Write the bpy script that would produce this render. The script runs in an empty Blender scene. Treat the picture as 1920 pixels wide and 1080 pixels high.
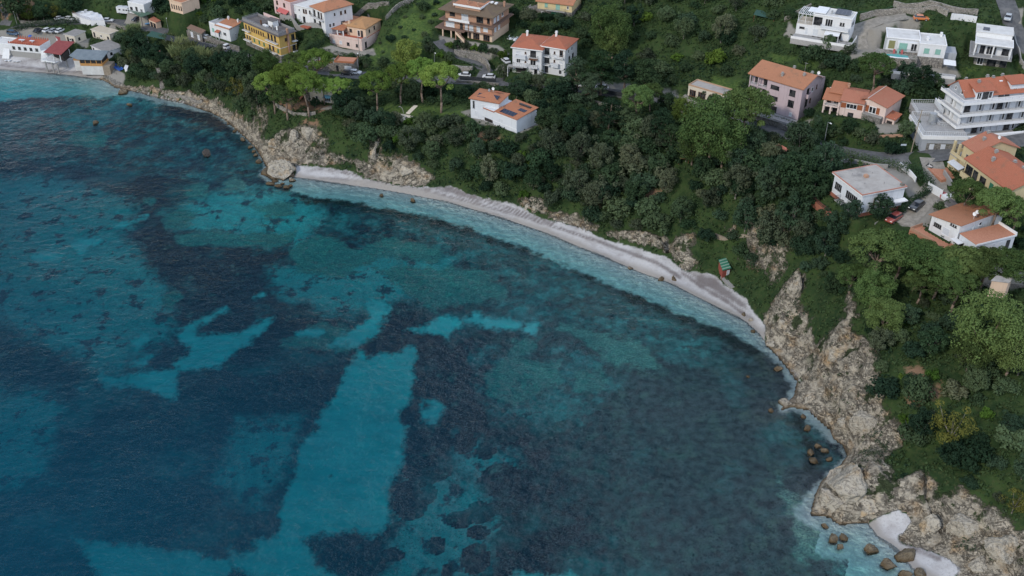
import bpy, bmesh, math, random
import numpy as np
from mathutils import Vector, Matrix
random.seed(7); np.random.seed(7)
R = math.radians
SC = bpy.context.scene
COL = SC.collection

# ------------------------------------------------------------------ camera, sky, sun, exposure
CAM_Z = 145.0; PITCH = R(34.0); FPX = 1950.0
cam_d = bpy.data.cameras.new('camera'); cam = bpy.data.objects.new('camera', cam_d); COL.objects.link(cam)
cam.location = (0, 0, CAM_Z); cam.rotation_euler = (R(90) - PITCH, 0, 0)
cam_d.sensor_width = 36.0; cam_d.lens = FPX / 1920.0 * 36.0
cam_d.clip_start = 0.5; cam_d.clip_end = 12000
SC.camera = cam
SUN_EL, SUN_AZ = R(36), R(228)      # azimuth clockwise from +Y (away from the camera)
W = bpy.data.worlds.new('World'); SC.world = W; W.use_nodes = True
nt = W.node_tree; nt.nodes.clear()
sky = nt.nodes.new('ShaderNodeTexSky'); sky.sky_type = 'NISHITA'; sky.sun_disc = False
sky.sun_elevation = SUN_EL; sky.sun_rotation = SUN_AZ
sky.air_density = 1.0; sky.dust_density = 0.5; sky.ozone_density = 1.0; sky.altitude = 60
bg = nt.nodes.new('ShaderNodeBackground'); bg.inputs['Strength'].default_value = 0.15
wo = nt.nodes.new('ShaderNodeOutputWorld')
wt = nt.nodes.new('ShaderNodeTexCoord'); wm = nt.nodes.new('ShaderNodeMapping'); wm.inputs['Scale'].default_value = (1, 1, 2.2)
wn = nt.nodes.new('ShaderNodeTexNoise'); wn.inputs['Scale'].default_value = 2.6; wn.inputs['Detail'].default_value = 6; wn.inputs['Roughness'].default_value = .6
wr = nt.nodes.new('ShaderNodeMapRange'); wr.interpolation_type = 'SMOOTHSTEP'; wr.inputs[1].default_value = .36; wr.inputs[2].default_value = .66
wd = nt.nodes.new('ShaderNodeSeparateXYZ'); wa = nt.nodes.new('ShaderNodeMath'); wa.operation = 'MULTIPLY_ADD'; wa.inputs[1].default_value = 1.2
wx = nt.nodes.new('ShaderNodeMix'); wx.data_type = 'RGBA'; wx.inputs[7].default_value = (6.4, 7.4, 9.2, 1)      # grey-white cloud, broken
for a_, b_ in ((wt.outputs['Generated'], wm.inputs[0]), (wm.outputs[0], wn.inputs['Vector']), (wt.outputs['Generated'], wd.inputs[0]), (wd.outputs[0], wa.inputs[0]), (wn.outputs['Fac'], wa.inputs[2]), (wa.outputs[0], wr.inputs[0]), (wr.outputs[0], wx.inputs[0]), (sky.outputs[0], wx.inputs[6]), (wx.outputs[2], bg.inputs[0])): nt.links.new(a_, b_)
nt.links.new(bg.outputs[0], wo.inputs[0])
sun_d = bpy.data.lights.new('sun', 'SUN'); sun = bpy.data.objects.new('sun', sun_d); COL.objects.link(sun)
sun_d.energy = 1.9; sun_d.angle = R(6); sun_d.color = (1.0, 0.93, 0.82)
sd = Vector((math.sin(SUN_AZ) * math.cos(SUN_EL), math.cos(SUN_AZ) * math.cos(SUN_EL), math.sin(SUN_EL)))
sun.rotation_euler = sd.to_track_quat('Z', 'Y').to_euler()
SC.view_settings.view_transform = 'Standard'; SC.view_settings.look = 'None'
SC.view_settings.exposure = 0.12; SC.view_settings.gamma = 1.0
SC.render.engine = 'CYCLES'
SC.cycles.max_bounces = 6; SC.cycles.diffuse_bounces = 2; SC.cycles.glossy_bounces = 3
SC.cycles.transparent_max_bounces = 8; SC.cycles.use_denoising = True
SC.cycles.sample_clamp_direct = 4; SC.cycles.sample_clamp_indirect = 3
SC.cycles.caustics_reflective = False; SC.cycles.caustics_refractive = False

# ------------------------------------------------------------------ picture <-> place
CP, SP = math.cos(PITCH), math.sin(PITCH)
def ray(px, py):
    x = (px - 960) / FPX; y = -(py - 540) / FPX
    return np.array([x, CP + y * SP, -SP + y * CP])
def P(px, py, z):
    d = ray(px, py); t = (CAM_Z - z) / -d[2]
    return Vector((d[0] * t, d[1] * t, z))
def proj(x, y, z):
    zz = z - CAM_Z; dep = y * CP - zz * SP; up = y * SP + zz * CP
    return 960 + FPX * x / dep, 540 - FPX * up / dep, dep

# ------------------------------------------------------------------ numpy helpers
_rng = np.random.RandomState(11); _T = _rng.rand(8, 256, 256)
def vnoise(x, y, s=0):
    T = _T[s % 8]; xi = np.floor(x).astype(int); yi = np.floor(y).astype(int); fx = x - xi; fy = y - yi
    fx = fx * fx * (3 - 2 * fx); fy = fy * fy * (3 - 2 * fy)
    a = T[xi & 255, yi & 255]; b = T[(xi + 1) & 255, yi & 255]; c = T[xi & 255, (yi + 1) & 255]; d = T[(xi + 1) & 255, (yi + 1) & 255]
    return a + (b - a) * fx + (c - a) * fy + (a - b - c + d) * fx * fy
def fbm(x, y, sc, o=4, s=0, ridge=False):
    r = 0; amp = 1; tot = 0; k = 1 / sc
    for i in range(o):
        n = vnoise(x * k + 37.1 * i, y * k + 17.7 * i, s + i)
        if ridge: n = 1 - abs(2 * n - 1)
        r = r + amp * n; tot += amp; amp *= .5; k *= 2.03
    return r / tot
def sstep(a, b, x):
    t = np.clip((x - a) / (b - a), 0, 1); return t * t * (3 - 2 * t)
def seg_d(X, Y, pts, closed=False):
    """distance to a polyline, and the parameter (index + fraction) of the nearest point"""
    best = np.full(X.shape, 1e9); par = np.zeros(X.shape); n = len(pts)
    for i in range(n if closed else n - 1):
        ax, ay = pts[i][:2]; bx, by = pts[(i + 1) % n][:2]; dx, dy = bx - ax, by - ay
        t = np.clip(((X - ax) * dx + (Y - ay) * dy) / (dx * dx + dy * dy + 1e-9), 0, 1)
        d = np.hypot(X - ax - t * dx, Y - ay - t * dy); m = d < best
        best = np.where(m, d, best); par = np.where(m, i + t, par)
    return best, par
def inside(X, Y, pts):
    r = np.zeros(X.shape, bool); n = len(pts)
    for i in range(n):
        ax, ay = pts[i][:2]; bx, by = pts[(i + 1) % n][:2]
        if ay == by: continue
        c = ((ay > Y) != (by > Y)) & (X < (bx - ax) * (Y - ay) / (by - ay) + ax)
        r ^= c
    return r
def sdist(X, Y, pts):
    d, _ = seg_d(X, Y, pts, True); return np.where(inside(X, Y, pts), d, -d)
# ------------------------------------------------------------------ the lie of the land
SHORE = [(-60,126),(0,130),(50,134),(100,138),(150,143),(190,148),(205,155),(216,163),(232,167),(262,173),(300,184),(345,193),(368,201),
 (395,209),(420,222),(440,238),(460,256),(480,276),(492,296),(500,312),(494,326),(512,337),(545,331),(560,333),(620,342),(700,352),(760,362),
 (830,376),(900,396),(960,415),(1020,435),(1080,460),(1140,485),(1200,510),(1250,528),(1300,553),(1350,578),(1400,604),(1430,632),(1440,648),
 (1454,662),(1474,685),(1496,715),(1490,742),(1464,768),(1485,762),(1517,768),(1535,785),(1559,806),(1563,821),(1581,833),(1591,853),
 (1577,872),(1542,902),(1531,925),(1521,964),(1556,968),(1573,982),(1628,979),(1645,1005),(1668,1022),(1690,1040),(1712,1066),(1745,1085),(1800,1130),(1900,1230)]
BACK = [(0,92,2.5),(100,98,2.5),(180,112,2.5),(205,128,2.0),(232,150,1.6),(300,172,2),(350,178,2.2),(395,200,2)]
BACK2 = [(552,306,1.6),(600,310,2),(650,316,2.2),(690,332,2.2),(740,343,2.2),(790,347,2.2),(850,346,2.4),(880,360,2.4),(930,374,2.2),(960,378,2),
 (1016,405,2),(1081,419,2),(1131,444,1.8),(1157,450,1.9),(1196,461,2),(1252,478,2),(1280,502,1.6),(1297,506,1.8),(1334,509,2.4),(1359,528,2.4),
 (1382,545,2.2),(1404,562,1.8),(1420,585,1.4),(1440,608,1.0)]
ROADS = {   # centre line (px, py, z), half width
 'road': ([(-60,60,5.5),(0,52,6),(40,45,6.5),(110,42,7),(170,40,7.6),(230,42,8.2),(290,56,9.2),(340,66,10),(390,79,11),(440,93,12.2),(490,106,13),(540,119,13.8),
   (600,132,14.4),(660,140,15),(740,146,15.8),(820,149,16.4),(905,152,17.2),(990,156,18),(1080,166,19.2),(1160,176,20.4),(1240,186,21.6),(1320,200,23),
   (1400,222,24.4),(1460,244,25.4),(1520,268,26.6),(1580,284,28),(1640,294,29.6),(1700,297,31),(1750,292,32),(1800,283,32.6),(1860,272,33.4),(1920,262,34),(2000,250,35)], 3.1),
 'side_road': ([(905,146,17.2),(912,133,18),(900,122,18.8),(880,112,19.8),(850,100,20.8),(832,88,22.4),(822,76,23.6)], 2.2),
 'lane': ([(0,8,13),(16,22,10.5),(14,36,8),(8,48,6.4)], 2.4),
 'driveway': ([(1745,296,32),(1752,318,31.4),(1757,345,30.6),(1735,372,29.6),(1712,398,28.4),(1690,420,27.4)], 2.6),
 'hill_road': ([(1700,30,46.6),(1650,38,45),(1612,52,43.4),(1606,72,41.6),(1612,92,40)], 2.6),
 'upper_lane': ([(1885,0,50),(1893,22,48.6),(1898,46,46.4),(1912,70,44.4),(1936,100,43)], 2.6),
}
PTS = [ # (px, py, z): heights read off the photograph
 (0,5,14),(60,25,9),(120,12,13),(60,62,4.5),(130,62,5),(180,75,4.5),(220,105,5),(250,120,4),(200,10,15),(300,10,19),(400,20,19),(440,5,25),(470,30,19),(400,60,13),(330,50,12),
 (280,90,7),(330,110,8),(380,120,10),(430,130,11),(300,140,6),(350,160,5),(400,175,7),(440,190,9),(480,170,12),(460,215,8),(500,150,13),
 (490,200,11.5),(510,195,13),(560,210,13.3),(600,190,13.6),(620,200,13.5),(560,180,14),(650,170,14.5),(600,160,14.6),(690,180,15),(690,205,14),(740,190,15.4),(770,206,15),(800,200,15.6),(850,200,16.2),(700,215,13.5),
 (520,225,9.5),(490,245,6),(515,255,7),(555,262,7.5),(600,235,12),(590,270,6.5),(640,250,10.5),(610,292,3.4),(650,285,6),(690,262,10.5),(705,262,11),(715,300,6),(750,300,7),(790,315,6),(735,275,9.5),(790,280,9.5),(850,300,8.6),
 (545,285,3.8),(520,275,4),(528,300,1.6),
 (640,110,16),(600,95,17.5),(580,60,22),(620,45,22.5),(700,40,24),(690,85,17.5),(720,100,17.6),(760,80,21.5),(760,40,25),(720,20,27),(800,20,27),(800,80,22),(790,115,18.6),(860,75,24),(900,80,24),(930,90,23.4),(940,60,25),(890,20,28),(1000,30,28),(1060,32,29),(1050,60,26),
 (960,120,20),(1040,132,20.2),(1100,120,22.5),(1130,70,26),(1200,110,25),(1250,60,32),(1220,10,35),(1330,10,38),(1350,60,34),(1340,110,29),(1380,150,27),(1310,175,25.4),(1430,80,35),(1440,30,40),(1500,5,44),(1480,90,36),
 (900,215,17),(890,235,16),(965,250,16.4),(1000,225,17.4),(1050,200,18.6),(1020,240,17),(1100,220,18.6),(1150,205,20),(1180,245,19),(1240,230,21),(1290,220,22.6),(1340,235,23),
 (870,255,14),(930,290,11),(880,320,6.5),(980,290,12.5),(980,340,7),(1060,290,14.6),(1060,350,8.4),(1040,395,3.6),(1130,290,16),(1130,350,10),(1110,400,6),(1200,300,17),(1210,360,11.5),(1200,410,8),(1260,305,18),(1300,330,17.4),(1290,370,14),(1280,420,10.5),(1240,450,6.5),
 (1340,300,20.6),(1400,280,23),(1450,280,24.8),(1380,340,21),(1450,340,24),(1500,320,26),(1540,310,27.6),(1350,390,16.5),(1350,440,10.5),(1310,460,8),(1330,490,4.4),(1420,400,21),(1480,380,24.6),(1530,370,27.4),(1420,450,16),(1390,480,10.5),(1400,520,6.4),(1430,500,11.5),(1440,545,7),
 (1380,500,6),(1365,515,4.4),(1480,440,21.6),(1540,420,26),(1590,400,28.4),(1560,440,26.6),(1640,420,30),(1620,460,29.4),(1700,450,31.2),(1640,520,27.6),(1560,490,24.5),(1500,475,20.6),(1490,500,18),(1470,540,13),(1460,580,8),(1450,620,3.4),(1520,540,17),(1500,590,10),(1490,640,4.4),
 (1560,560,20),(1560,600,16),(1545,640,11.6),(1530,665,6.5),(1515,690,3.4),(1600,560,24),(1620,600,22.6),(1600,640,17.4),(1580,680,12),(1550,710,7),(1530,745,4),(1620,690,16.4),(1600,740,10),(1570,780,4.6),(1570,755,6),
 (1700,560,26.6),(1760,540,29),(1800,500,31),(1880,520,32),(1920,600,30),(1860,620,28),(1700,640,24),(1800,650,26.4),(1680,700,20.5),(1740,730,20),(1640,760,12.6),(1700,800,14),(1640,800,9.6),(1605,800,5.6),(1620,830,5.4),(1660,845,7.6),(1700,850,9),(1600,850,2.4),
 (1800,800,18),(1880,760,22),(1920,850,20),(1780,870,12),(1850,900,14),(1600,885,6.5),(1640,880,8.6),(1585,900,6.8),(1560,920,5.4),(1545,948,2),(1600,940,4.4),(1650,930,5.6),(1700,900,8.6),(1640,968,1.6),(1700,925,6.8),(1720,950,4.6),(1670,985,1.2),(1700,1000,1.0),(1740,990,3.6),(1780,1010,4.4),(1760,1040,1.0),(1800,960,8),(1850,980,8.4),(1900,960,11),(1840,1030,5),(1900,1050,6.6),(1860,1075,3.4),(1920,1100,6),
 (1460,750,1),(1480,752,2.2),
 (1600,230,32),(1680,220,33),(1560,200,32),(1460,215,27.6),(1540,225,30),(1530,190,31),(1420,185,27.4),(1570,260,29),(1640,260,31),(1700,260,32.6),(1620,330,31),(1600,310,29.8),(1690,340,32.6),(1640,385,30),(1780,250,33),(1780,320,33),(1850,350,33.6),(1900,400,33.6),(1830,400,33.4),(1780,440,32.8),(1850,470,33),(1910,470,34),(1730,430,32),
 (1700,190,35.4),(1780,165,37),(1860,150,38.2),(1920,140,39),(1600,150,36),(1650,170,36.6),(1640,110,39.6),(1700,120,39.5),(1760,120,39.8),(1850,120,40.5),(1910,110,41.5),(1560,110,38),(1520,75,41),(1580,85,42),(1550,40,44),(1640,20,47.5),(1750,20,49),(1800,40,47),(1740,60,45),(1840,30,48.5),(1920,20,50),(1980,80,45),(1800,75,43.5)]
PTS = [(x, y, z * (1 - .28 * float(sstep(320, 520, y)) * float(sstep(1280, 1390, x)))) for x, y, z in PTS]
XYZ = [P(*p) for p in PTS]
def along(L, step):
    out = []
    Q = [P(*p) for p in L]
    for a, b in zip(Q[:-1], Q[1:]):
        n = max(1, int((b - a).length / step))
        out += [a.lerp(b, i / n) for i in range(n)]
    return out + [Q[-1]]
SHW = [P(x, y, 0) for x, y in SHORE]
XYZ += along([(x, y, 0) for x, y in SHORE], 6) + along(BACK, 7) + along(BACK2, 6)
for k, (L, w) in ROADS.items(): XYZ += along(L, 12)
XYZ += [Vector(p) for p in ((-520,520,50),(-300,620,70),(0,640,90),(300,620,92),(520,460,72),(420,320,60),(300,200,45),(150,90,5),(110,60,3),(-420,450,20),(0,1000,130),(800,1000,150),(-800,1000,110),(900,300,100),(600,60,40),(300,60,20))]
A_ = np.array([[v.x, v.y, v.z] for v in XYZ]); 
def rbf_fit(A):
    n = len(A); D = np.hypot(A[:, None, 0] - A[None, :, 0], A[:, None, 1] - A[None, :, 1])
    M = np.zeros((n + 3, n + 3)); M[:n, :n] = -D - 0.0 ; M[:n, :n] -= np.eye(n) * -0.6
    M[:n, n] = 1; M[:n, n + 1:] = A[:, :2]; M[n, :n] = 1; M[n + 1:, :n] = A[:, :2].T
    return np.linalg.solve(M, np.r_[A[:, 2], 0, 0, 0])
WR = rbf_fit(A_)
def rbf(X, Y):
    s = X.shape; x = X.ravel(); y = Y.ravel(); o = np.empty(x.size); n = len(A_)
    for i in range(0, x.size, 8000):
        D = np.hypot(x[i:i + 8000, None] - A_[None, :, 0], y[i:i + 8000, None] - A_[None, :, 1])
        o[i:i + 8000] = -D @ WR[:n] + WR[n] + WR[n + 1] * x[i:i + 8000] + WR[n + 2] * y[i:i + 8000]
    return o.reshape(s)
LAND = [(v.x, v.y) for v in SHW] + [(400, 20), (3000, -200), (3000, 4000), (-3000, 4000), (-3000, 700), (-600, 430)]

xs = np.concatenate([[-4000, -2500, -1500, -900, -650], np.arange(-480, -260, 4.0), np.arange(-260, -85, 0.9), np.arange(-85, -15, .6), np.arange(-15, 25, .85), np.arange(25, 128, .46), np.arange(128, 280, .9), np.arange(280, 520, 5.0), [650, 900, 1500, 2500, 4000]])
ys = np.concatenate([[-600, -200, -50, 0, 30, 60, 80], np.arange(95, 118, .8), np.arange(118, 236, .46), np.arange(236, 285, .7), np.arange(285, 345, .62), np.arange(345, 420, .9), np.arange(420, 520, 1.5), np.arange(520, 720, 6.0), [800, 1000, 1400, 2000, 3200, 5000]])
GX, GY = np.meshgrid(xs, ys)
COAST = sdist(GX, GY, LAND)                       # metres inland from the waterline, negative at sea
BKD = seg_d(GX, GY, along(BACK2, 6))[0]
zr = rbf(GX, GY)
Z = np.where(COAST > 0, np.minimum(np.maximum(zr, 0.08 * np.minimum(COAST, 12)), 0.02 + 1.9 * COAST), 0)
Z = np.where(COAST > 0, np.maximum(Z, 0.07 * np.minimum(COAST, 20)), Z)
far = sstep(300, 900, np.hypot(GX, GY - 200))
def depth_of(C):                                  # sea depth from distance offshore; shallower at right so the water looks greyer
    return 0.13 * np.minimum(-C, 9) + (10.5 - 7.2 * sstep(-12, 30, GX)) * (1 - np.exp(-np.maximum(-C - 9, 0) / 70.0))
Z = np.where(COAST <= 0, -depth_of(COAST), Z)
PXg, PYg, DEP = proj(GX, GY, Z)
PXg = np.where(DEP > 5, PXg, -9999); PYg = np.where(DEP > 5, PYg, -9999)
MPP = np.clip(DEP, 20, 600) / FPX                 # metres per photo pixel at each vertex

# slope and ground cover masks -------------------------------------------------
gy_, gx_ = np.gradient(Z, ys, xs); SLOPE = np.hypot(gx_, gy_)
def pmask(polys, mpp=None):
    """signed distance in metres to polygons read off the photograph"""
    m = np.full(GX.shape, -9.0)
    for p in polys:
        q = np.array(p, float); lo = q.min(0) - 25; hi = q.max(0) + 25
        s = (PXg > lo[0]) & (PXg < hi[0]) & (PYg > lo[1]) & (PYg < hi[1])
        if s.any(): m[s] = np.maximum(m[s], sdist(PXg[s], PYg[s], p) * MPP[s] * 1.25)
    return np.clip(m, -9, 9)
BEACH = [[(x, y - 0) for x, y, z in BACK2] + [(x, y + 24) for x, y in SHORE[::-1] if 545 <= x <= 1440],
 [(-60,90),(0,92),(100,98),(180,112),(205,128),(190,152),(100,146),(0,138),(-60,132)],
 [(1454,655),(1468,668),(1490,690),(1512,718),(1500,725),(1478,695),(1452,668)],[(1512,762),(1522,765),(1540,782),(1564,806),(1562,812),(1540,795),(1512,772)],
 [(1608,986),(1626,974),(1646,962),(1664,954),(1690,950),(1706,960),(1716,976),(1706,996),(1690,1010),(1716,1018),(1752,1028),(1782,1042),(1806,1062),(1800,1092),(1730,1110),(1678,1080),(1640,1045),(1620,1015)],
 [(232,166),(250,164),(300,176),(345,186),(372,196),(368,203),(300,187),(240,172)]]
ROCK = [[(395,205),(420,208),(445,226),(468,250),(490,266),(508,262),(525,246),(545,240),(560,231),(590,234),(600,248),(590,270),(610,285),(640,292),(655,304),(600,310),(550,310),(550,330),(490,332),(480,300),(440,250)],
 [(655,300),(690,300),(695,262),(708,255),(716,275),(712,295),(740,292),(770,300),(800,318),(815,335),(790,348),(740,345),(690,334)],
 [(970,372),(1000,368),(1030,380),(1025,402),(985,398)],[(1030,398),(1075,400),(1120,415),(1130,428),(1120,440),(1060,425),(1030,412)],
 [(1115,372),(1125,345),(1132,350),(1122,380)],[(1195,380),(1215,360),(1225,362),(1205,395),(1210,430),(1196,440)],
 [(1130,430),(1180,425),(1220,430),(1262,440),(1300,430),(1316,445),(1300,470),(1330,490),(1300,505),(1285,515),(1250,480),(1190,462),(1135,448)],
 [(1350,420),(1385,415),(1390,440),(1355,440)],
 [(1500,505),(1512,522),(1495,560),(1515,590),(1522,620),(1530,655),(1520,690),(1470,690),(1440,640),(1430,600),(1450,570),(1470,535)],
 [(1575,600),(1600,625),(1640,650),(1650,700),(1660,760),(1690,800),(1700,830),(1640,850),(1600,860),(1590,840),(1555,800),(1500,765),(1460,775),(1460,745),(1490,735),(1520,700),(1530,650),(1550,640)],
 [(1592,540),(1602,545),(1606,600),(1580,615)],[(1600,858),(1640,840),(1690,835),(1680,860),(1690,890),(1720,880),(1760,900),(1750,930),(1800,915),(1830,940),(1870,960),(1920,1000),(1960,1100),(1800,1100),(1790,1040),(1730,1020),(1700,1010),(1725,970),(1690,955),(1640,960),(1625,985),(1570,990),(1515,970),(1535,910)],
 [(330,185),(350,172),(380,168),(392,182),(405,195),(400,208),(380,203),(345,190)]]
ROCKVEG = [[(1640,965),(1600,940),(1610,925),(1665,900),(1660,885),(1700,870),(1720,885),(1690,905),(1650,935)],[(540,290),(560,262),(585,268),(590,290),(570,302)],[(1820,1050),(1850,1030),(1900,1040),(1890,1080),(1820,1085)],[(1600,930),(1590,915),(1612,905)],[(1620,870),(1660,850),(1700,850),(1720,885),(1650,885)]]
EARTH = [[(1700,690),(1720,680),(1735,700),(1715,718)],[(1695,735),(1730,728),(1765,718),(1762,740),(1720,760),(1700,750)],[(1112,355),(1122,342),(1135,350),(1128,385),(1105,395)],[(1200,370),(1245,345),(1255,352),(1215,375)],[(520,190),(560,182),(600,196),(620,200),(600,210),(560,200),(540,212)],[(560,225),(590,222),(600,235),(570,235)],
 [(0,0),(50,0),(95,15),(90,25),(0,35)],[(855,235),(905,250),(940,262),(930,270),(860,250)]]
LAWN = [[(700,200),(735,195),(790,198),(860,200),(890,220),(860,225),(800,210),(770,225),(720,222),(700,212)],[(690,100),(740,50),(770,10),(800,-10),(850,0),(830,30),(810,50),(805,90),(795,120),(760,130),(720,122),(670,122)],
 [(1270,250),(1350,248),(1400,262),(1330,262)],[(1060,236),(1110,232),(1160,246),(1100,250)],[(1440,100),(1520,112),(1560,125),(1540,130),(1450,120)],[(1340,140),(1400,150),(1380,170),(1320,165)],[(350,150),(390,148),(420,170),(380,178)],[(1800,128),(1870,125),(1880,140),(1810,145)]]
PAVED = [[(0,64),(60,58),(120,62),(170,75),(165,90),(100,90),(0,84)],[(190,50),(220,30),(250,20),(270,26),(290,50),(250,52)],[(820,60),(940,88),(955,102),(930,104),(860,92),(830,90)],[(598,92),(620,84),(680,94),(700,90),(705,104),(640,104)],[(865,210),(900,200),(1000,210),(1000,216),(1020,222),(975,252),(900,232)],[(1370,205),(1500,228),(1520,222),(1525,232),(1500,236),(1440,222)],
 [(1590,50),(1640,28),(1720,28),(1730,42),(1680,50),(1652,62),(1655,80),(1636,106),(1592,112),(1602,85)],[(1670,125),(1700,120),(1790,120),(1800,145),(1750,150),(1690,145)],[(1480,40),(1500,70),(1600,88),(1600,96),(1470,66)],[(1640,235),(1655,225),(1695,235),(1680,250),(1650,252)],[(1755,300),(1760,330),(1780,350),(1790,380),(1750,400),(1740,430),(1690,430),(1680,408),(1730,360),(1742,310)],[(1560,300),(1640,285),(1700,305),(1730,350),(1720,366),(1700,352),(1640,310)],[(1820,525),(1870,505),(1920,510),(1920,540),(1860,545)],
 [(1860,255),(1920,250),(1920,275),(1870,275)],[(185,120),(200,118),(235,140),(230,160),(215,160),(180,132)],[(1880,20),(1920,10),(1920,110),(1905,105),(1890,50)],[(925,122),(960,120),(1070,128),(1060,136),(950,135)],[(1100,150),(1260,165),(1330,190),(1330,198),(1240,182),(1100,162)],[(1270,200),(1330,195),(1345,210),(1300,215)],
 [(600,205),(640,190),(660,200),(650,205)]]
ROADP = []
mBeach = pmask(BEACH) - .7; mRock = np.maximum(pmask(ROCK), np.where((mBeach < -3) & (COAST < 40), np.minimum((SLOPE - 1.9) * 4, .4), -9)); mRock = np.where(COAST < 2.2, np.maximum(mRock, (2.2 - COAST) * .8), mRock)
mRock -= np.maximum(pmask(ROCKVEG), -1) * 1.0 + 1.0
mEarth = pmask(EARTH); mLawn = pmask(LAWN); mPave = pmask(PAVED)
mRock = np.where(COAST > 60, -9, mRock); mRock = np.where((PYg > 640) & (mBeach > -2.8), np.maximum(mRock, 1.2), mRock); mRock = np.where(mBeach > .2, -4, mRock); mRock -= 1.6 * ((PXg > 215) & (PXg < 470) & (PYg < 300) & (COAST > 2.5)); mRock -= 1.3 * ((PXg > 1100) & (PXg < 1400) & (PYg < 500))

# relief: rock ribs, hummocks
rk = sstep(-1.5, 2.5, mRock) * (COAST > 0.0) * sstep(.6, -1.2, mBeach)
wx_ = (fbm(GX, GY, 7, 3, 2) - .5) * 7; wy_ = (fbm(GX, GY, 7, 3, 5) - .5) * 7
rel = (fbm(GX + wx_, GY + wy_, 13, 4, 1, True) - .6) * 4.6 + (fbm(GX * 1.0 + GY * .5 + wx_, (GY - GX * .5) * .45 + wy_, 4.2, 3, 3, True) - .6) * 2.0
def blocks(sc, s):
    '''fractured beds: each cell of a jittered lattice has its own level and tilt'''
    u = (GX + wx_ * .6) / sc; v = (GY + wy_ * .6) / (sc * 1.5); iu = np.floor(u).astype(int); iv = np.floor(v).astype(int); best = np.full(GX.shape, 9e9); out = np.zeros(GX.shape)
    for du in (-1, 0, 1):
        for dv in (-1, 0, 1):
            a = (iu + du) & 255; c = (iv + dv) & 255; ox = u - (iu + du) - _T[s][a, c]; oy = v - (iv + dv) - _T[s + 1][a, c]; d = ox * ox + oy * oy; m = d < best; best = np.where(m, d, best)
            out = np.where(m, (_T[s + 2][a, c] - .5) * 1.2 + (_T[s + 3][a, c] - .5) * 2.2 * ox + (_T[s + 4][a, c] - .35) * 2.0 * oy, out)
    return out
rel = rel * .6 + blocks(8.5, 0) * 2.2 + blocks(3.6, 2) * .8
Z = np.where(COAST > 0, np.maximum(Z + rk * rel * np.minimum(1, .25 + Z / 6) * np.clip(COAST / 2.5, 0, 1), np.minimum(.35, .09 * COAST)), Z)
hum = sstep(1, 6, COAST) * (1 - rk) * sstep(-.5, -3, np.maximum(np.maximum(mBeach, mPave), mLawn))
Z += hum * ((fbm(GX, GY, 14, 3, 2) - .5) * 1.2 + (fbm(GX, GY, 3, 3, 4) - .5) * .9)
Z += (COAST > 0) * sstep(-1, 2, mBeach) * ((fbm(GX, GY, 5, 3, 6) - .5) * .22)
Z += far * (fbm(GX, GY, 240, 4, 1) - .5) * 60 * (COAST > 60)
def carve(L, w, soft=2.2, drop=0.06):
    """bed the road into the slope"""
    global Z
    Q = along(L, 5); lo = np.array([[v.x, v.y] for v in Q])
    s = (GX > lo[:, 0].min() - w - 4) & (GX < lo[:, 0].max() + w + 4) & (GY > lo[:, 1].min() - w - 4) & (GY < lo[:, 1].max() + w + 4)
    d, t = seg_d(GX[s], GY[s], Q); zz = np.interp(t, range(len(Q)), [v.z for v in Q]) - drop
    k = 1 - sstep(w + .5, w + soft + .5, d); Z[s] = Z[s] * (1 - k) + zz * k
for k, (L, w) in ROADS.items(): carve(L, w)
def pad(corners, z, grow=0.6, soft=1.6):
    """level the ground under a building or terrace; corners are world xy"""
    global Z
    q = np.array([[c[0], c[1]] for c in corners]); g = grow + soft
    s = (GX > q[:, 0].min() - g) & (GX < q[:, 0].max() + g) & (GY > q[:, 1].min() - g) & (GY < q[:, 1].max() + g)
    d = sdist(GX[s], GY[s], [tuple(c) for c in q]); k = sstep(-g, -grow, d) * np.clip(COAST[s] / 9, 0, 1); Z[s] = Z[s] * (1 - k) + (z - .05) * k
def gz(x, y):
    """height of the ground sheet at a place"""
    i = min(max(np.searchsorted(xs, x) - 1, 0), len(xs) - 2); j = min(max(np.searchsorted(ys, y) - 1, 0), len(ys) - 2)
    u = (x - xs[i]) / (xs[i + 1] - xs[i]); v = (y - ys[j]) / (ys[j + 1] - ys[j])
    return float((Z[j, i] * (1 - u) + Z[j, i + 1] * u) * (1 - v) + (Z[j + 1, i] * (1 - u) + Z[j + 1, i + 1] * u) * v)
def G(px, py, far_=520):
    """the place on the ground that a pixel of the photograph shows"""
    d = ray(px, py); t = 40 / math.sqrt(d @ d); pt = t
    while t < far_:
        x, y, z = d[0] * t, d[1] * t, CAM_Z + d[2] * t
        if z <= max(gz(x, y), 0):
            for _ in range(10):
                m = (pt + t) / 2; x, y, z = d[0] * m, d[1] * m, CAM_Z + d[2] * m
                if z <= max(gz(x, y), 0): t = m
                else: pt = m
            return Vector((x, y, max(gz(x, y), 0)))
        pt = t; t += 1.2
    return Vector((d[0] * t, d[1] * t, gz(d[0] * t, d[1] * t)))
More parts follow.
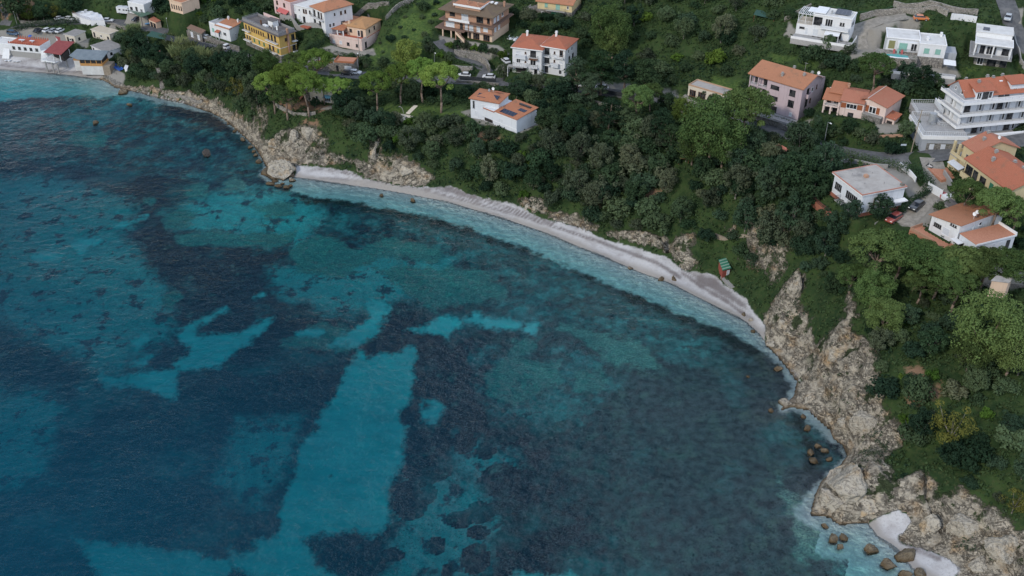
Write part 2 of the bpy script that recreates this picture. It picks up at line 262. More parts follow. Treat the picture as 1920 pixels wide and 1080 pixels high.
# ------------------------------------------------------------------ where the buildings stand (read off eave corners, levelled into the slope)
class Frame:
    """A: front-left eave corner, Bc: front-right, Cc: back corner next to Bc (or next to A); z: eave height, z0: ground"""
    def __init__(s, A, Bc, Cc, z, z0, adj='B', W=None, grow=.8, H=None, soft=1.6):
        a, b = P(*A, z), P(*Bc, z); u = (b - a); s.L = u.length; u.normalize(); v = Vector((-u.y, u.x, 0))
        s.W = W if W else abs((P(*Cc, z) - (b if adj == 'B' else a)).dot(v))
        s.o = Vector((a.x, a.y, z0)); s.u = u; s.v = v; s.rz = math.atan2(u.y, u.x); s.z0 = z0; s.H = H or z - z0
        s.c = [(s.at(x, y).x, s.at(x, y).y) for x, y in ((0, 0), (s.L, 0), (s.L, s.W), (0, s.W))]
        pad(s.c, z0, grow, soft)
    def at(s, x, y, z=0): return s.o + s.u * x + s.v * y + Vector((0, 0, z))
F = {}
def fr(k, *a, **kw): F[k] = Frame(*a, **kw)
fr('yellow_block', (448.7, 37.5), (521, 68.7), (560, 58.7), 22.4, 13.6)
fr('white_cottage', (391.7, 43), (429.5, 54.8), (451, 44.4), 17.4, 12.9)
fr('hip_house', (584, 12), (607.5, 22.5), (656, 7), 28.8, 22.6)
fr('flat_wing', (545, 7.5), (586, 17), None, 28.2, 22.6, W=9)
fr('pink_far', (512, -6), (544, 6), None, 29, 23.4, W=8)
fr('peach_house', (617.6, 67.4), (678, 78), (700, 62), 20.4, 17.2, W=13)
fr('stone_garage', (626, 117), (663.6, 119.5), None, 18.0, 15.0, W=5)
fr('brown_villa', (821.4, 16.7), (924, 34.4), (952, 15.6), 32.4, 23.7, W=15)
fr('twin_house', (958.7, 87.5), (1017.5, 94.5), (979, 66), 28.4, 20.2, adj='A', W=12)
fr('twin_house_right', (1014, 85), (1061, 93), (1089.5, 73), 29.0, 20.2)
fr('solar_house', (879.5, 183.7), (936, 193.7), (970, 178), 22.8, 16.6)
fr('solar_low', (907.5, 200), (968.7, 223.7), (995, 200.5), 20.9, 16.6)
fr('pink_flats', (1405, 137.5), (1506, 167.5), (1551, 147.5), 36.4, 27.6)
fr('pink_house', (1544, 182), (1621, 195), None, 36.9, 32.6, W=8)
fr('pink_house_right', (1621, 187.5), (1664, 200), (1684, 175), 37.4, 32.6)
fr('white_villa', (1526, 27), (1597.7, 38), (1605.7, 24.7), 47.8, 41.8)
fr('pool_villa', (1725, 82.5), (1775, 87), (1765, 68), 45.8, 39.8, W=8)
fr('terrace_villa', (1829, 81), (1900, 90), None, 47.0, 40.8, W=11)
fr('hotel', (1806, 197), (1920, 186.7), (1755.5, 167), 42.4, 33.4, adj='A')
fr('yellow_house', (1808.6, 296), (1892, 357), None, 38.0, 31.6, W=11)
fr('yellow_house_back', (1804, 267), (1829.5, 285.5), None, 38.8, 31.6, W=11)
fr('flat_house', (1560.2, 323.5), (1616.7, 366.8), (1702.2, 351.2), 34.0, 28.4)
fr('terrace_house', (1741, 430.5), (1791, 459), None, 28.4, 28.4, W=10.5, H=5.0)
fr('terrace_low', (1800.9, 437.8), (1831, 458.3), (1904.4, 440.2), 31.4, 28.2)
fr('garage', (1291, 160), (1357.5, 179.5), (1375, 170), 26.6, 23.6)
fr('shutter_house', (1008, 1), (1072.5, 9), None, 33, 29, W=10)
fr('pine_house', (580, 171), (640, 177), None, 16.8, 13.6, W=6)
fr('beach_restaurant', (15, 81), (74, 86.5), (92.5, 75), 7.4, 3.0)
fr('blue_roof', (148, 109), (189, 110), (199, 99), 7.2, 2.6, soft=7)
fr('grey_bungalow', (121, 64), (139, 67.5), (161, 59), 8, 5)
fr('sand_bungalow', (171, 55), (205, 64), (219, 57), 8.4, 5.4)
fr('low_white', (171, 85.5), (198, 97), None, 7.2, 4.6, W=7)
fr('upper_white', (239, 4), (269, 10), None, 16, 12, W=9)
fr('beige_far', (317, 0), (340, 6), None, 22, 18, W=8)
# terraces that are paved level with a house
T_ANNEX = Frame((1708, 216), (1732, 254), (1809, 246.5), 35.8, 31.6, grow=.3)
pad([tuple(P(x, y, 39.8).xy) for x, y in ((1646, 100), (1652, 92), (1690, 84), (1722, 92), (1720, 106), (1695, 108))], 40.4)
# ------------------------------------------------------------------ materials
MATS = {}
def nm(name):
    m = bpy.data.materials.new(name); m.use_nodes = True; n = m.node_tree; n.nodes.clear(); return m, n
class NT:
    """small node-graph writer"""
    def __init__(s, n): s.n = n
    def node(s, t, **kw):
        x = s.n.nodes.new(t)
        for k, v in kw.items():
            if k.startswith('i_'): x.inputs[int(k[2:]) if k[2:].isdigit() else k[2:].replace('_', ' ')].default_value = v
            else: setattr(x, k, v)
        return x
    def link(s, a, b): s.n.links.new(a, b)
    def attr(s, nme): return s.node('ShaderNodeAttribute', attribute_name=nme).outputs['Fac']
    def pos(s): return s.node('ShaderNodeNewGeometry').outputs['Position']
    def obj(s): return s.node('ShaderNodeTexCoord').outputs['Object']
    def noise(s, v, sc, det=4, rough=.55, dist=0):
        x = s.node('ShaderNodeTexNoise'); x.inputs['Scale'].default_value = sc; x.inputs['Detail'].default_value = det
        x.inputs['Roughness'].default_value = rough; x.inputs['Distortion'].default_value = dist; s.link(v, x.inputs['Vector']); return x.outputs['Fac']
    def vor(s, v, sc, feat='F1', out='Distance', rnd=1):
        x = s.node('ShaderNodeTexVoronoi', feature=feat); x.inputs['Scale'].default_value = sc; x.inputs['Randomness'].default_value = rnd; s.link(v, x.inputs['Vector']); return x.outputs[out]
    def scale(s, v, sc):
        x = s.node('ShaderNodeMapping'); x.inputs['Scale'].default_value = sc; s.link(v, x.inputs['Vector']); return x.outputs[0]
    def math(s, op, a, b=0, c=None):
        x = s.node('ShaderNodeMath', operation=op)
        for i, q in enumerate((a, b) if c is None else (a, b, c)):
            if isinstance(q, (int, float)): x.inputs[i].default_value = q
            else: s.link(q, x.inputs[i])
        return x.outputs[0]
    def ss(s, a, b, x):
        n = s.node('ShaderNodeMapRange', interpolation_type='SMOOTHSTEP'); n.inputs[1].default_value = a; n.inputs[2].default_value = b
        s.link(x, n.inputs[0]); return n.outputs[0]
    def mix(s, f, a, b, mode='MIX'):
        x = s.node('ShaderNodeMix', data_type='RGBA', blend_type=mode)
        for i, q in ((0, f), (6, a), (7, b)):
            if isinstance(q, (int, float)): x.inputs[i].default_value = q
            elif isinstance(q, tuple): x.inputs[i].default_value = (*q, 1)
            else: s.link(q, x.inputs[i])
        return x.outputs[2]
    def bump(s, h, dist=.1, st=1.0, nrm=None):
        x = s.node('ShaderNodeBump'); x.inputs['Strength'].default_value = st; x.inputs['Distance'].default_value = dist; s.link(h, x.inputs['Height'])
        if nrm is not None: s.link(nrm, x.inputs['Normal'])
        return x.outputs[0]
    def bsdf(s, col, rough=.9, nrm=None, spec=.25, metal=0, sub=None):
        x = s.node('ShaderNodeBsdfPrincipled'); x.inputs['Metallic'].default_value = metal; x.inputs['Specular IOR Level'].default_value = spec
        for k, q in (('Base Color', col), ('Roughness', rough)):
            if isinstance(q, (int, float)): x.inputs[k].default_value = q
            elif isinstance(q, tuple): x.inputs[k].default_value = (*q, 1)
            else: s.link(q, x.inputs[k])
        if nrm is not None: s.link(nrm, x.inputs['Normal'])
        return x
    def out(s, sh, vol=None):
        o = s.node('ShaderNodeOutputMaterial'); s.link(sh.outputs[0] if hasattr(sh, 'outputs') else sh, o.inputs[0])
        if vol: s.link(vol.outputs[0], o.inputs[1])

def mat_ground():
    m, n = nm('ground'); t = NT(n); p = t.pos()
    nb = t.noise(p, .18, 5); nf = t.noise(p, 1.3, 5, .65); nvf = t.noise(p, 6, 4, .7)
    wob = t.math('MULTIPLY', t.math('SUBTRACT', t.noise(p, .55, 6, .65), .5), 6.0)
    wob2 = t.math('MULTIPLY', t.math('SUBTRACT', t.noise(p, .35, 5, .6), .5), 2.2)
    # rough scrub soil
    veg = t.mix(t.ss(.35, .65, nb), (.016, .034, .012), (.034, .06, .018)); veg = t.mix(t.ss(.45, .7, nf), veg, (.045, .06, .022))
    veg = t.mix(t.ss(.62, .75, nvf), veg, (.075, .07, .04))
    lawn = t.mix(t.ss(.35, .65, nf), (.035, .07, .018), (.085, .125, .032)); lawn = t.mix(t.ss(.45, .65, nb), lawn, (.035, .06, .02)); lawn = t.mix(t.ss(.64, .8, nvf), lawn, (.13, .15, .05))
    earth = t.mix(nf, (.16, .09, .055), (.26, .17, .11)); earth = t.mix(t.ss(.55, .7, nvf), earth, (.12, .1, .06))
    pave = t.mix(nf, (.19, .18, .16), (.29, .27, .235)); pave = t.mix(t.ss(.55, .75, nb), pave, (.15, .14, .13))
    # rock: beds, cracks, ochre and grey stains
    pr = t.scale(p, (1, 1, 1.6)); r1 = t.noise(pr, .34, 7, .66, .8); r2 = t.noise(pr, 1.7, 6, .7, .4)
    def lines(sc, wd): return t.ss(wd, .0, t.math('ABSOLUTE', t.math('SUBTRACT', t.noise(pr, sc, 5, .62, 1.2), .5)))
    crk = t.math('MULTIPLY', t.math('MAXIMUM', lines(.22, .03), t.math('MULTIPLY', lines(.75, .05), .7)), t.ss(.35, .55, t.noise(pr, .4, 4, .6)))
    strata = t.ss(.5, .6, t.noise(t.scale(p, (.35, .35, 3.2)), .9, 4, .6, .5)); rock = t.mix(r1, (.24, .21, .165), (.55, .485, .38)); rock = t.mix(t.ss(.5, .78, t.noise(pr, .23, 4)), rock, (.36, .235, .12)); rock = t.mix(t.ss(.55, .75, r2), rock, (.55, .5, .42))
    rock = t.mix(t.math('MULTIPLY', t.ss(.5, .68, t.noise(pr, .55, 5, .6)), .55), rock, (.2, .175, .14)); rock = t.mix(t.math('MULTIPLY', strata, .3), rock, (.13, .105, .075)); rock = t.mix(crk, rock, t.mix(.75, rock, (.05, .042, .035)))
    z = t.node('ShaderNodeSeparateXYZ'); t.link(p, z.inputs[0]); z = z.outputs[2]
    rock = t.mix(t.ss(1.15, .25, t.math('ADD', z, t.math('MULTIPLY', nf, .9))), rock, t.mix(nf, (.1, .072, .045), (.22, .145, .075)))
    tuft = t.math('MAXIMUM', t.ss(.62, .67, t.noise(p, .8, 5, .6)), t.ss(.56, .62, t.noise(p, .24, 5, .6))); rock = t.mix(t.math('MULTIPLY', tuft, t.ss(2, 5, z)), rock, t.mix(nvf, (.03, .045, .02), (.07, .085, .04)))
    # pebbles, wrack lines
    peb = t.mix(t.noise(p, 9, 3, .8), (.3, .295, .295), (.56, .55, .55)); peb = t.mix(t.ss(.45, .7, t.noise(p, .35, 4)), peb, (.34, .325, .32))
    wr = t.attr('wrack'); wob3 = t.math('MULTIPLY', t.math('SUBTRACT', t.noise(t.scale(p, (1, 1, 1)), .5, 7, .75), .5), 2.2)
    peb = t.mix(t.math('MULTIPLY', t.ss(-.3, 1.2, t.math('ADD', wr, wob3)), .85), peb, t.mix(nvf, (.07, .056, .055), (.18, .155, .15)))
    peb = t.mix(t.math('MULTIPLY', t.ss(.5, .68, t.noise(p, 2.6, 5, .75)), .5), peb, (.2, .19, .185))
    peb = t.mix(t.ss(2.4, .4, t.math('ADD', t.attr('coast'), wob2)), peb, t.mix(nf, (.24, .22, .2), (.31, .29, .27)))
    def lay(base, col, a, w, k=.35): return t.mix(t.ss(-k, k, t.math('ADD', t.attr(a), w)), base, col)
    c = lay(veg, lawn, 'lawn', wob2, 1.2); c = lay(c, earth, 'earth', wob, .8); c = lay(c, rock, 'rock', wob, .5)
    c = lay(c, pave, 'pave', wob2, .5); c = lay(c, peb, 'beach', t.math('ADD', wob2, t.math('MULTIPLY', wob, .35)), .4)
    rf = t.ss(-.5, .5, t.math('ADD', t.attr('rock'), wob))
    h = t.math('ADD', t.math('MULTIPLY', t.math('ADD', t.math('MULTIPLY', r1, 1.6), t.math('ADD', t.math('MULTIPLY', r2, .7), t.math('MULTIPLY', crk, -.8))), rf), t.math('MULTIPLY', nvf, .12))
    t.out(t.bsdf(c, .95, t.bump(h, .5, 1.0), .15)); return m

def mat_seabed():
    m, n = nm('seabed'); t = NT(n); p = t.pos(); q = t.scale(p, (1, 1, 0))
    nb = t.noise(q, .07, 5); nf = t.noise(q, .6, 6, .7); nm_ = t.noise(q, .2, 6, .65); nv = t.noise(q, 2.4, 5, .75)
    wob = t.math('ADD', t.math('MULTIPLY', t.math('SUBTRACT', t.noise(q, .6, 7, .72), .5), 4.6), t.math('MULTIPLY', t.math('SUBTRACT', t.noise(q, .14, 4, .6), .5), 6.0))
    w2 = t.math('MULTIPLY', t.math('SUBTRACT', t.noise(q, .22, 7, .68), .5), 9.0)
    grass = t.mix(t.ss(.35, .65, nf), (.009, .013, .024), (.032, .042, .06)); grass = t.mix(t.ss(.5, .72, nm_), grass, (.06, .062, .07)); grass = t.mix(t.ss(.5, .68, nv), grass, t.mix(.5, grass, (.15, .2, .2)))
    reef = t.mix(t.ss(.3, .7, nf), (.2, .3, .25), (.5, .52, .38)); reef = t.mix(t.ss(.42, .6, nv), reef, (.12, .18, .17))
    ln = t.ss(.03, .0, t.math('ABSOLUTE', t.math('SUBTRACT', t.noise(t.scale(q, (1, 2.2, 1)), .16, 4, .6, 1.0), .5))); reef = t.mix(t.math('MULTIPLY', ln, .6), reef, (.06, .09, .1))
    teal = t.mix(t.ss(.3, .7, nf), (.14, .42, .38), (.26, .62, .56)); teal = t.mix(t.ss(.52, .62, nm_), teal, (.05, .08, .1)); teal = t.mix(t.ss(.5, .64, nv), teal, (.1, .17, .18))
    sand = t.mix(nf, (.7, .74, .68), (.82, .86, .78))
    shal = t.mix(t.ss(.35, .65, nf), (.5, .5, .46), (.66, .65, .6))
    def lay(base, col, a, w, k=.4): return t.mix(t.ss(-k, k, t.math('ADD', t.attr(a), w)), base, col)
    pal = t.mix(t.ss(.36, .62, nf), (.03, .035, .042), (.135, .13, .13)); pal = t.mix(t.ss(.5, .66, nm_), pal, t.mix(nv, (.1, .11, .095), (.22, .21, .175))); pal = t.mix(t.ss(.52, .64, t.noise(q, 1.2, 5, .7)), pal, (.03, .038, .045))  # mottled bottom, with the grey of the sky's sheen put into its colour
    grass = t.mix(t.math('MULTIPLY', t.ss(.56, .72, nm_), .6), grass, reef)
    grass = lay(grass, pal, 'pale', w2, 4.0); grass = t.mix(t.math('MULTIPLY', t.ss(.5, .66, t.noise(q, .045, 4, .6)), .35), grass, teal)
    c = lay(grass, teal, 'teal', t.math('MULTIPLY', w2, 1.7), 3.6); c = lay(c, reef, 'reef', w2, 1.0); sand = t.mix(t.math('MULTIPLY', t.ss(.55, .72, t.noise(q, 1.1, 5, .7)), .55), sand, (.22, .27, .24)); sand = t.mix(t.ss(.4, .7, t.noise(t.scale(q, (.5, 1.6, 1)), .25, 4, .6)), sand, (.58, .64, .58))
    c = lay(c, sand, 'sand', wob, 1.15)
    c = lay(c, shal, 'shallow', wob, 1.1); c = lay(c, t.mix(t.ss(.4, .7, nv), (.014, .022, .022), (.045, .058, .05)), 'weed', t.math('ADD', t.math('MULTIPLY', w2, 1.5), -1.0), 1.6)
    t.out(t.bsdf(c, 1.0, t.bump(nf, .3), 0)); return m

def mat_water():
    m, n = nm('sea_water'); t = NT(n); p = t.pos(); q = t.node('ShaderNodeMapping'); q.inputs['Rotation'].default_value = (0, 0, R(24)); q.inputs['Scale'].default_value = (.8, 1.12, 0); t.link(p, q.inputs[0]); q = q.outputs[0]
    patch = t.ss(.3, .68, t.noise(t.scale(p, (1, 1, 0)), .028, 4, .6))
    h = t.math('ADD', t.math('MULTIPLY', t.noise(q, .55, 3, .6, .4), .55), t.math('ADD', t.math('MULTIPLY', t.noise(q, 1.5, 3, .6, .4), .26), t.math('MULTIPLY', t.noise(q, .16, 2), .8)))
    h = t.math('MULTIPLY', h, t.math('MULTIPLY_ADD', patch, .75, .45))
    b = t.bump(h, .72, 1.0)
    fr_ = t.node('ShaderNodeFresnel'); fr_.inputs[0].default_value = 1.33; t.link(b, fr_.inputs[1])
    gl = t.node('ShaderNodeBsdfGlossy'); gl.inputs['Roughness'].default_value = .06; gl.inputs['Color'].default_value = (1, 1, 1, 1); t.link(b, gl.inputs['Normal'])
    tr = t.node('ShaderNodeBsdfTransparent'); tr.inputs[0].default_value = (.93, .98, .985, 1)
    df = t.node('ShaderNodeBsdfDiffuse'); df.inputs[0].default_value = (.002, .1, .165, 1)
    deep = t.ss(25.0, 170.0, t.math('MULTIPLY', t.attr('coast'), -1.0))
    m1 = t.node('ShaderNodeMixShader'); t.link(t.math('MULTIPLY_ADD', deep, .3, .02), m1.inputs[0]); t.link(tr.outputs[0], m1.inputs[1]); t.link(df.outputs[0], m1.inputs[2])
    m2 = t.node('ShaderNodeMixShader'); t.link(fr_.outputs[0], m2.inputs[0]); t.link(m1.outputs[0], m2.inputs[1]); t.link(gl.outputs[0], m2.inputs[2])
    v = t.node('ShaderNodeVolumeAbsorption'); v.inputs['Color'].default_value = (.0, .845, .87, 1); v.inputs['Density'].default_value = .3
    t.out(m2, v); return m

# ------------------------------------------------------------------ ground, seabed and water sheets
def grid_mesh(name, keep, zz, mat, attrs, GX=GX, GY=GY):
    ny, nx = zz.shape; idx = np.arange(nx * ny).reshape(ny, nx)
    kq = keep[:-1, :-1] | keep[1:, :-1] | keep[:-1, 1:] | keep[1:, 1:]
    q = np.stack([idx[:-1, :-1], idx[:-1, 1:], idx[1:, 1:], idx[1:, :-1]], -1)[kq]
    used = np.unique(q); rem = np.full(nx * ny, -1); rem[used] = np.arange(len(used)); q = rem[q]
    co = np.stack([GX.ravel()[used], GY.ravel()[used], zz.ravel()[used]], 1).astype(np.float32)
    me = bpy.data.meshes.new(name); me.vertices.add(len(co)); me.vertices.foreach_set('co', co.ravel())
    me.loops.add(q.size); me.loops.foreach_set('vertex_index', q.ravel().astype(np.int32))
    me.polygons.add(len(q)); me.polygons.foreach_set('loop_start', np.arange(0, q.size, 4, dtype=np.int32))
    me.polygons.foreach_set('use_smooth', np.ones(len(q), bool)); me.update()
    for k, a in attrs.items():
        at = me.attributes.new(k, 'FLOAT', 'POINT'); at.data.foreach_set('value', a.ravel()[used].astype(np.float32))
    me.materials.append(mat); o = bpy.data.objects.new(name, me); COL.objects.link(o); o['kind'] = 'structure'; return o
# wrack: lines of dead seagrass along the beaches, stronger patches read off the photograph
WR_LINES = [[(600,334),(700,343),(770,354),(830,366),(900,384),(960,400),(1030,422),(1100,445),(1170,470),(1230,492),(1275,520)],[(640,322),(700,334),(740,350),(800,356),(850,352),(890,368),(960,392),(1040,418)],
 [(1280,512),(1320,540),(1370,570),(1410,600)],[(1290,510),(1340,535),(1390,572)],[(0,122),(60,128),(130,136),(190,142)],[(1690,1015),(1720,1030),(1760,1048)],[(820,352),(860,362),(900,376)]]
def linemask(lines, w, hard=9):
    m = np.full(GX.shape, -9.0)
    for L in lines:
        q = np.array(L, float); lo = q.min(0) - 40; hi = q.max(0) + 40
        s = (PXg > lo[0]) & (PXg < hi[0]) & (PYg > lo[1]) & (PYg < hi[1])
        if s.any(): m[s] = np.maximum(m[s], w - seg_d(PXg[s], PYg[s], L)[0] * MPP[s] * 1.6)
    return m
mWr = np.maximum(linemask(WR_LINES, 1.15), pmask([[(745,345),(800,350),(850,350),(895,362),(880,375),(830,362),(770,356)],[(1300,508),(1340,516),(1400,568),(1410,590),(1360,560),(1300,530)],[(600,312),(650,318),(690,332),(640,326),(560,318)],[(0,118),(100,112),(100,120),(0,124)],[(1690,1000),(1712,985),(1722,1005),(1760,1035),(1740,1040),(1705,1020)]]) * .8)
# ribs and overhangs on the steep rock: vertices pushed sideways along the downhill direction
gy_, gx_ = np.gradient(Z, ys, xs); sl = np.hypot(gx_, gy_) + 1e-6; ux, uy = -gx_ / sl, -gy_ / sl; st_ = sstep(.5, 1.3, sl) * sstep(-1, 2.5, mRock) * (COAST > .6) * (mBeach < 0)
ac = GX * .8 + GY * .6; rib = (fbm(ac + Z * .25, Z * .3 + GX * .15, 3.4, 4, 2, True) - .55) * 2.0 + (fbm(ac * 1.4, Z * 1.1, 1.7, 3, 5, True) - .55) * .9
DXr, DYr = ux * rib * st_, uy * rib * st_
MG = mat_ground()
ground = grid_mesh('ground', COAST > -1.5, Z - np.where(COAST < 0, -COAST * .35, 0), MG, dict(rock=mRock, beach=mBeach, lawn=mLawn, earth=mEarth, pave=mPave, wrack=mWr, coast=COAST), GX + DXr, GY + DYr)
# sea floor zones
SAND = [[(672,655),(690,668),(735,662),(768,650),(776,680),(773,720),(765,790),(760,830),(752,870),(735,900),(728,960),(720,992),(690,1003),(650,996),(600,1004),(560,1010),(600,1060),(640,1090),(480,1090),(440,1062),(425,1030),(505,1010),(520,962),(535,930),(545,900),(560,870),(562,835),(590,810),(600,780),(625,740),(655,690)],
 [(325,625),(350,608),(375,600),(425,573),(430,580),(385,602),(367,615),(370,628),(390,633),(430,625),(480,610),(512,595),(500,610),(470,640),(440,660),(415,685),(370,693),(335,690),(320,682),(350,665),(355,650),(340,640)],
 [(175,712),(190,690),(196,702),(240,705),(265,700),(290,690),(332,692),(335,730),(326,745),(290,735),(240,722),(200,725)],[(150,728),(168,722),(160,732)],[(248,645),(272,625),(276,640),(262,650)],[(250,686),(280,668),(270,684)],
 [(136,455),(190,445),(198,452),(165,465),(158,480),(145,478)],[(60,478),(90,472),(115,480),(110,490),(65,490)],[(755,615),(800,610),(830,595),(880,590),(900,588),(915,600),(985,600),(975,616),(920,613),(880,607),(850,615),(840,635),(820,630),(790,625)],
 [(550,622),(575,616),(603,622),(598,634),(560,632)],[(612,646),(640,628),(662,618),(690,598),(690,570),(715,562),(735,578),(705,622),(665,652),(622,650)],[(790,752),(812,748),(832,758),(822,775),(812,790),(792,788)],[(765,655),(775,652),(778,690),(768,690)],
 [(985,610),(1005,600),(1012,605),(1000,630),(988,625)],[(930,1090),(960,1078),(1010,1070),(1060,1062),(1090,1090)],[(480,556),(498,546),(496,556)],[(140,1010),(300,1030),(430,1050),(430,1100),(200,1100)],[(215,424),(275,405),(272,412),(230,428)]]
TEAL = [[(-60,330),(120,330),(160,350),(270,480),(330,560),(320,640),(200,700),(60,640),(-60,560)],[(170,350),(260,380),(230,440),(150,440),(120,380)],[(300,400),(420,350),(560,350),(620,400),(560,470),(400,450),(320,430)],[(500,500),(700,470),(850,480),(840,540),(640,600),(520,560)],
 [(760,880),(900,900),(930,1000),(900,1090),(720,1090),(740,960)],[(-60,720),(120,740),(90,900),(-60,940)],[(450,790),(560,780),(560,850),(480,960),(400,900)],[(860,820),(980,850),(920,930),(850,880)],[(-60,120),(200,150),(300,200),(200,190),(60,170),(-60,200)]]
TEAL2 = [[(560,350),(800,400),(1000,470),(1200,540),(1400,640),(1300,700),(1000,600),(700,520)],[(860,640),(1100,640),(1180,720),(1100,800),(900,790)],[(1500,960),(1540,960),(1620,1090),(1560,1090)],[(60,190),(260,190),(420,240),(480,300),(500,345),(430,350),(250,330),(-60,300),(-60,230)]]
REEF = [[(300,405),(330,390),(370,400),(350,425),(310,430)],[(320,440),(400,430),(480,440),(560,430),(540,460),(420,462),(330,455)],[(345,350),(395,345),(385,370),(350,368)],[(430,330),(460,340),(455,355),(420,360)],[(265,368),(290,365),(288,385),(270,380)],[(540,470),(600,440),(680,470),(720,440),(830,470),(820,495),(720,480),(640,520),(560,510)],[(305,555),(330,535),(340,560),(320,580),(300,575)],[(470,380),(540,380),(560,400),(500,410)],
 [(910,700),(960,670),(1050,680),(1050,720),(960,760),(910,740)],[(960,635),(1010,640),(1000,660),(950,660)],[(1080,700),(1140,690),(1130,730),(1080,730)],[(1030,600),(1200,640),(1250,700),(1150,680)],[(160,160),(210,150),(205,185),(150,180)],[(130,250),(200,250),(200,275),(140,275)],[(1460,900),(1540,990),(1580,1060),(1500,1050)],[(600,600),(700,640),(640,660),(520,650)],[(700,500),(900,500),(960,560),(800,580)]]
WEED = [[(545,348),(620,352),(760,378),(860,402),(960,440),(1020,475),(1000,490),(900,450),(780,420),(660,395),(560,380)],[(1030,470),(1100,495),(1200,530),(1300,575),(1390,620),(1440,665),(1430,690),(1360,650),(1280,610),(1180,570),(1080,520)],[(1470,735),(1510,760),(1560,830),(1580,850),(1540,900),(1500,900),(1470,820)]]
mS = pmask(SAND)
BLOBS = [(1160-700+360,1022,18,17),(890,1048,26,28),(895,998,20,13),(840,1070,12,14),(495,985,32,26),(455,1024,28,16),(620,940-50,0.1,.1),(805,830,40,22),(800,880,44,26),(800,770-10,9,9),(870,830,20,20),(910,845,16,16),(780,925,40,26),(770,950,30,24),(900,960,26,20),(860,975,26,16),(770,780,20,20),(585,798,14,12),(450,992,10,7),(690,1058,30,20),(660,1030,34,24),(735,1040,22,12),(1020,1020,90,60),(940,900,40,30)]
for bx, by, rx, ry in BLOBS:
    e = (1 - np.hypot((PXg - bx) / rx, (PYg - by) / ry)) * min(rx, ry) * MPP * 1.6
    mS = np.where(e > -2, np.minimum(mS, -e), mS)
mT = np.maximum(pmask(TEAL) - .6, np.minimum(pmask(TEAL2), 2) - 3.6)
for bx, by, rx, ry in BLOBS: mT = np.where(np.hypot((PXg - bx) / rx, (PYg - by) / ry) < 1, -9, mT)
SHW_W = [28, 24, 20, 17, 14, 12, 10, 8, 5, 3.5, 3, 3, 2, 1, .8, .8, .8, .8, .8, .8, .8, 2, 5, 7] + [8.5] * 11 + [8, 7, 5.5, 4, 2.6, 1.8, 1.4, 1.2, 1.0, .8, .9, 2.6, 2.8, 2, 1.2, .8, .7, .7, .8, 1.4, 3, 6, 8, 10, 11, 12, 12, 12, 12, 12, 12, 12]
SPAR = seg_d(GX, GY, SHW)[1]; SWID = np.interp(SPAR, range(len(SHORE)), SHW_W[:len(SHORE)])
shal = np.clip((SWID + COAST) * 1.3, -9, 9); mWeed = np.minimum(pmask(WEED) - 2.2 * (PXg > 1440), (-COAST - SWID * .9) * 1.5)
SB = mat_seabed()
seabed = grid_mesh('seabed', COAST < 0, np.where(COAST < 0, Z, Z - .6) - .05, SB, dict(sand=mS, teal=mT, reef=pmask(REEF), weed=mWeed, shallow=shal, pale=pmask([[(700,380),(1000,420),(1400,600),(1500,720),(1540,900),(1600,1090),(1180,1090),(1010,800),(900,640),(800,520)]])))
MW = mat_water()
sea = grid_mesh('sea', COAST < 1.2, np.zeros_like(Z), MW, dict(coast=COAST))
# carriageways, draped 4 cm over the bedded slope
def strip(name, L, w, mat, lift=.05, step=3.0, kind='structure'):
    Q = along(L, step); bm = bmesh.new(); prev = None
    for i, q in enumerate(Q):
        a = Q[max(i - 1, 0)]; b = Q[min(i + 1, len(Q) - 1)]; d = (b - a); d.z = 0; d.normalize(); s = Vector((-d.y, d.x, 0))
        row = [bm.verts.new(q + s * (w * k) + Vector((0, 0, lift))) for k in (-1, -.5, 0, .5, 1)]
        if prev:
            for k in range(4): bm.faces.new((prev[k + 1], prev[k], row[k], row[k + 1]))
        prev = row
    me = bpy.data.meshes.new(name); bm.to_mesh(me); bm.free(); me.materials.append(mat); o = bpy.data.objects.new(name, me); COL.objects.link(o); o['kind'] = kind; return o
def mat_simple(name, c1, c2, sc=1.5, rough=.9, bump=.0, spec=.25, c3=None, metal=0):
    if name in MATS: return MATS[name]
    m, n = nm(name); t = NT(n); p = t.pos(); a = t.noise(p, sc, 5, .65); c = t.mix(t.ss(.3, .7, a), c1, c2)
    if c3: c = t.mix(t.ss(.52, .75, t.noise(p, sc * .31, 4, .6)), c, c3)
    t.out(t.bsdf(c, rough, t.bump(t.noise(p, sc * 6, 3), bump) if bump else None, spec, metal)); MATS[name] = m; return m
ASPH = mat_simple('asphalt', (.075, .076, .08), (.125, .125, .125), .8, .9, .01, c3=(.16, .155, .15))
GRAV = mat_simple('gravel', (.2, .185, .16), (.3, .275, .24), 1.2, .95, .02, c3=(.16, .15, .12))
for k, (L, w) in ROADS.items(): strip(k, L, w, GRAV if k in ('hill_road', 'driveway') else ASPH)
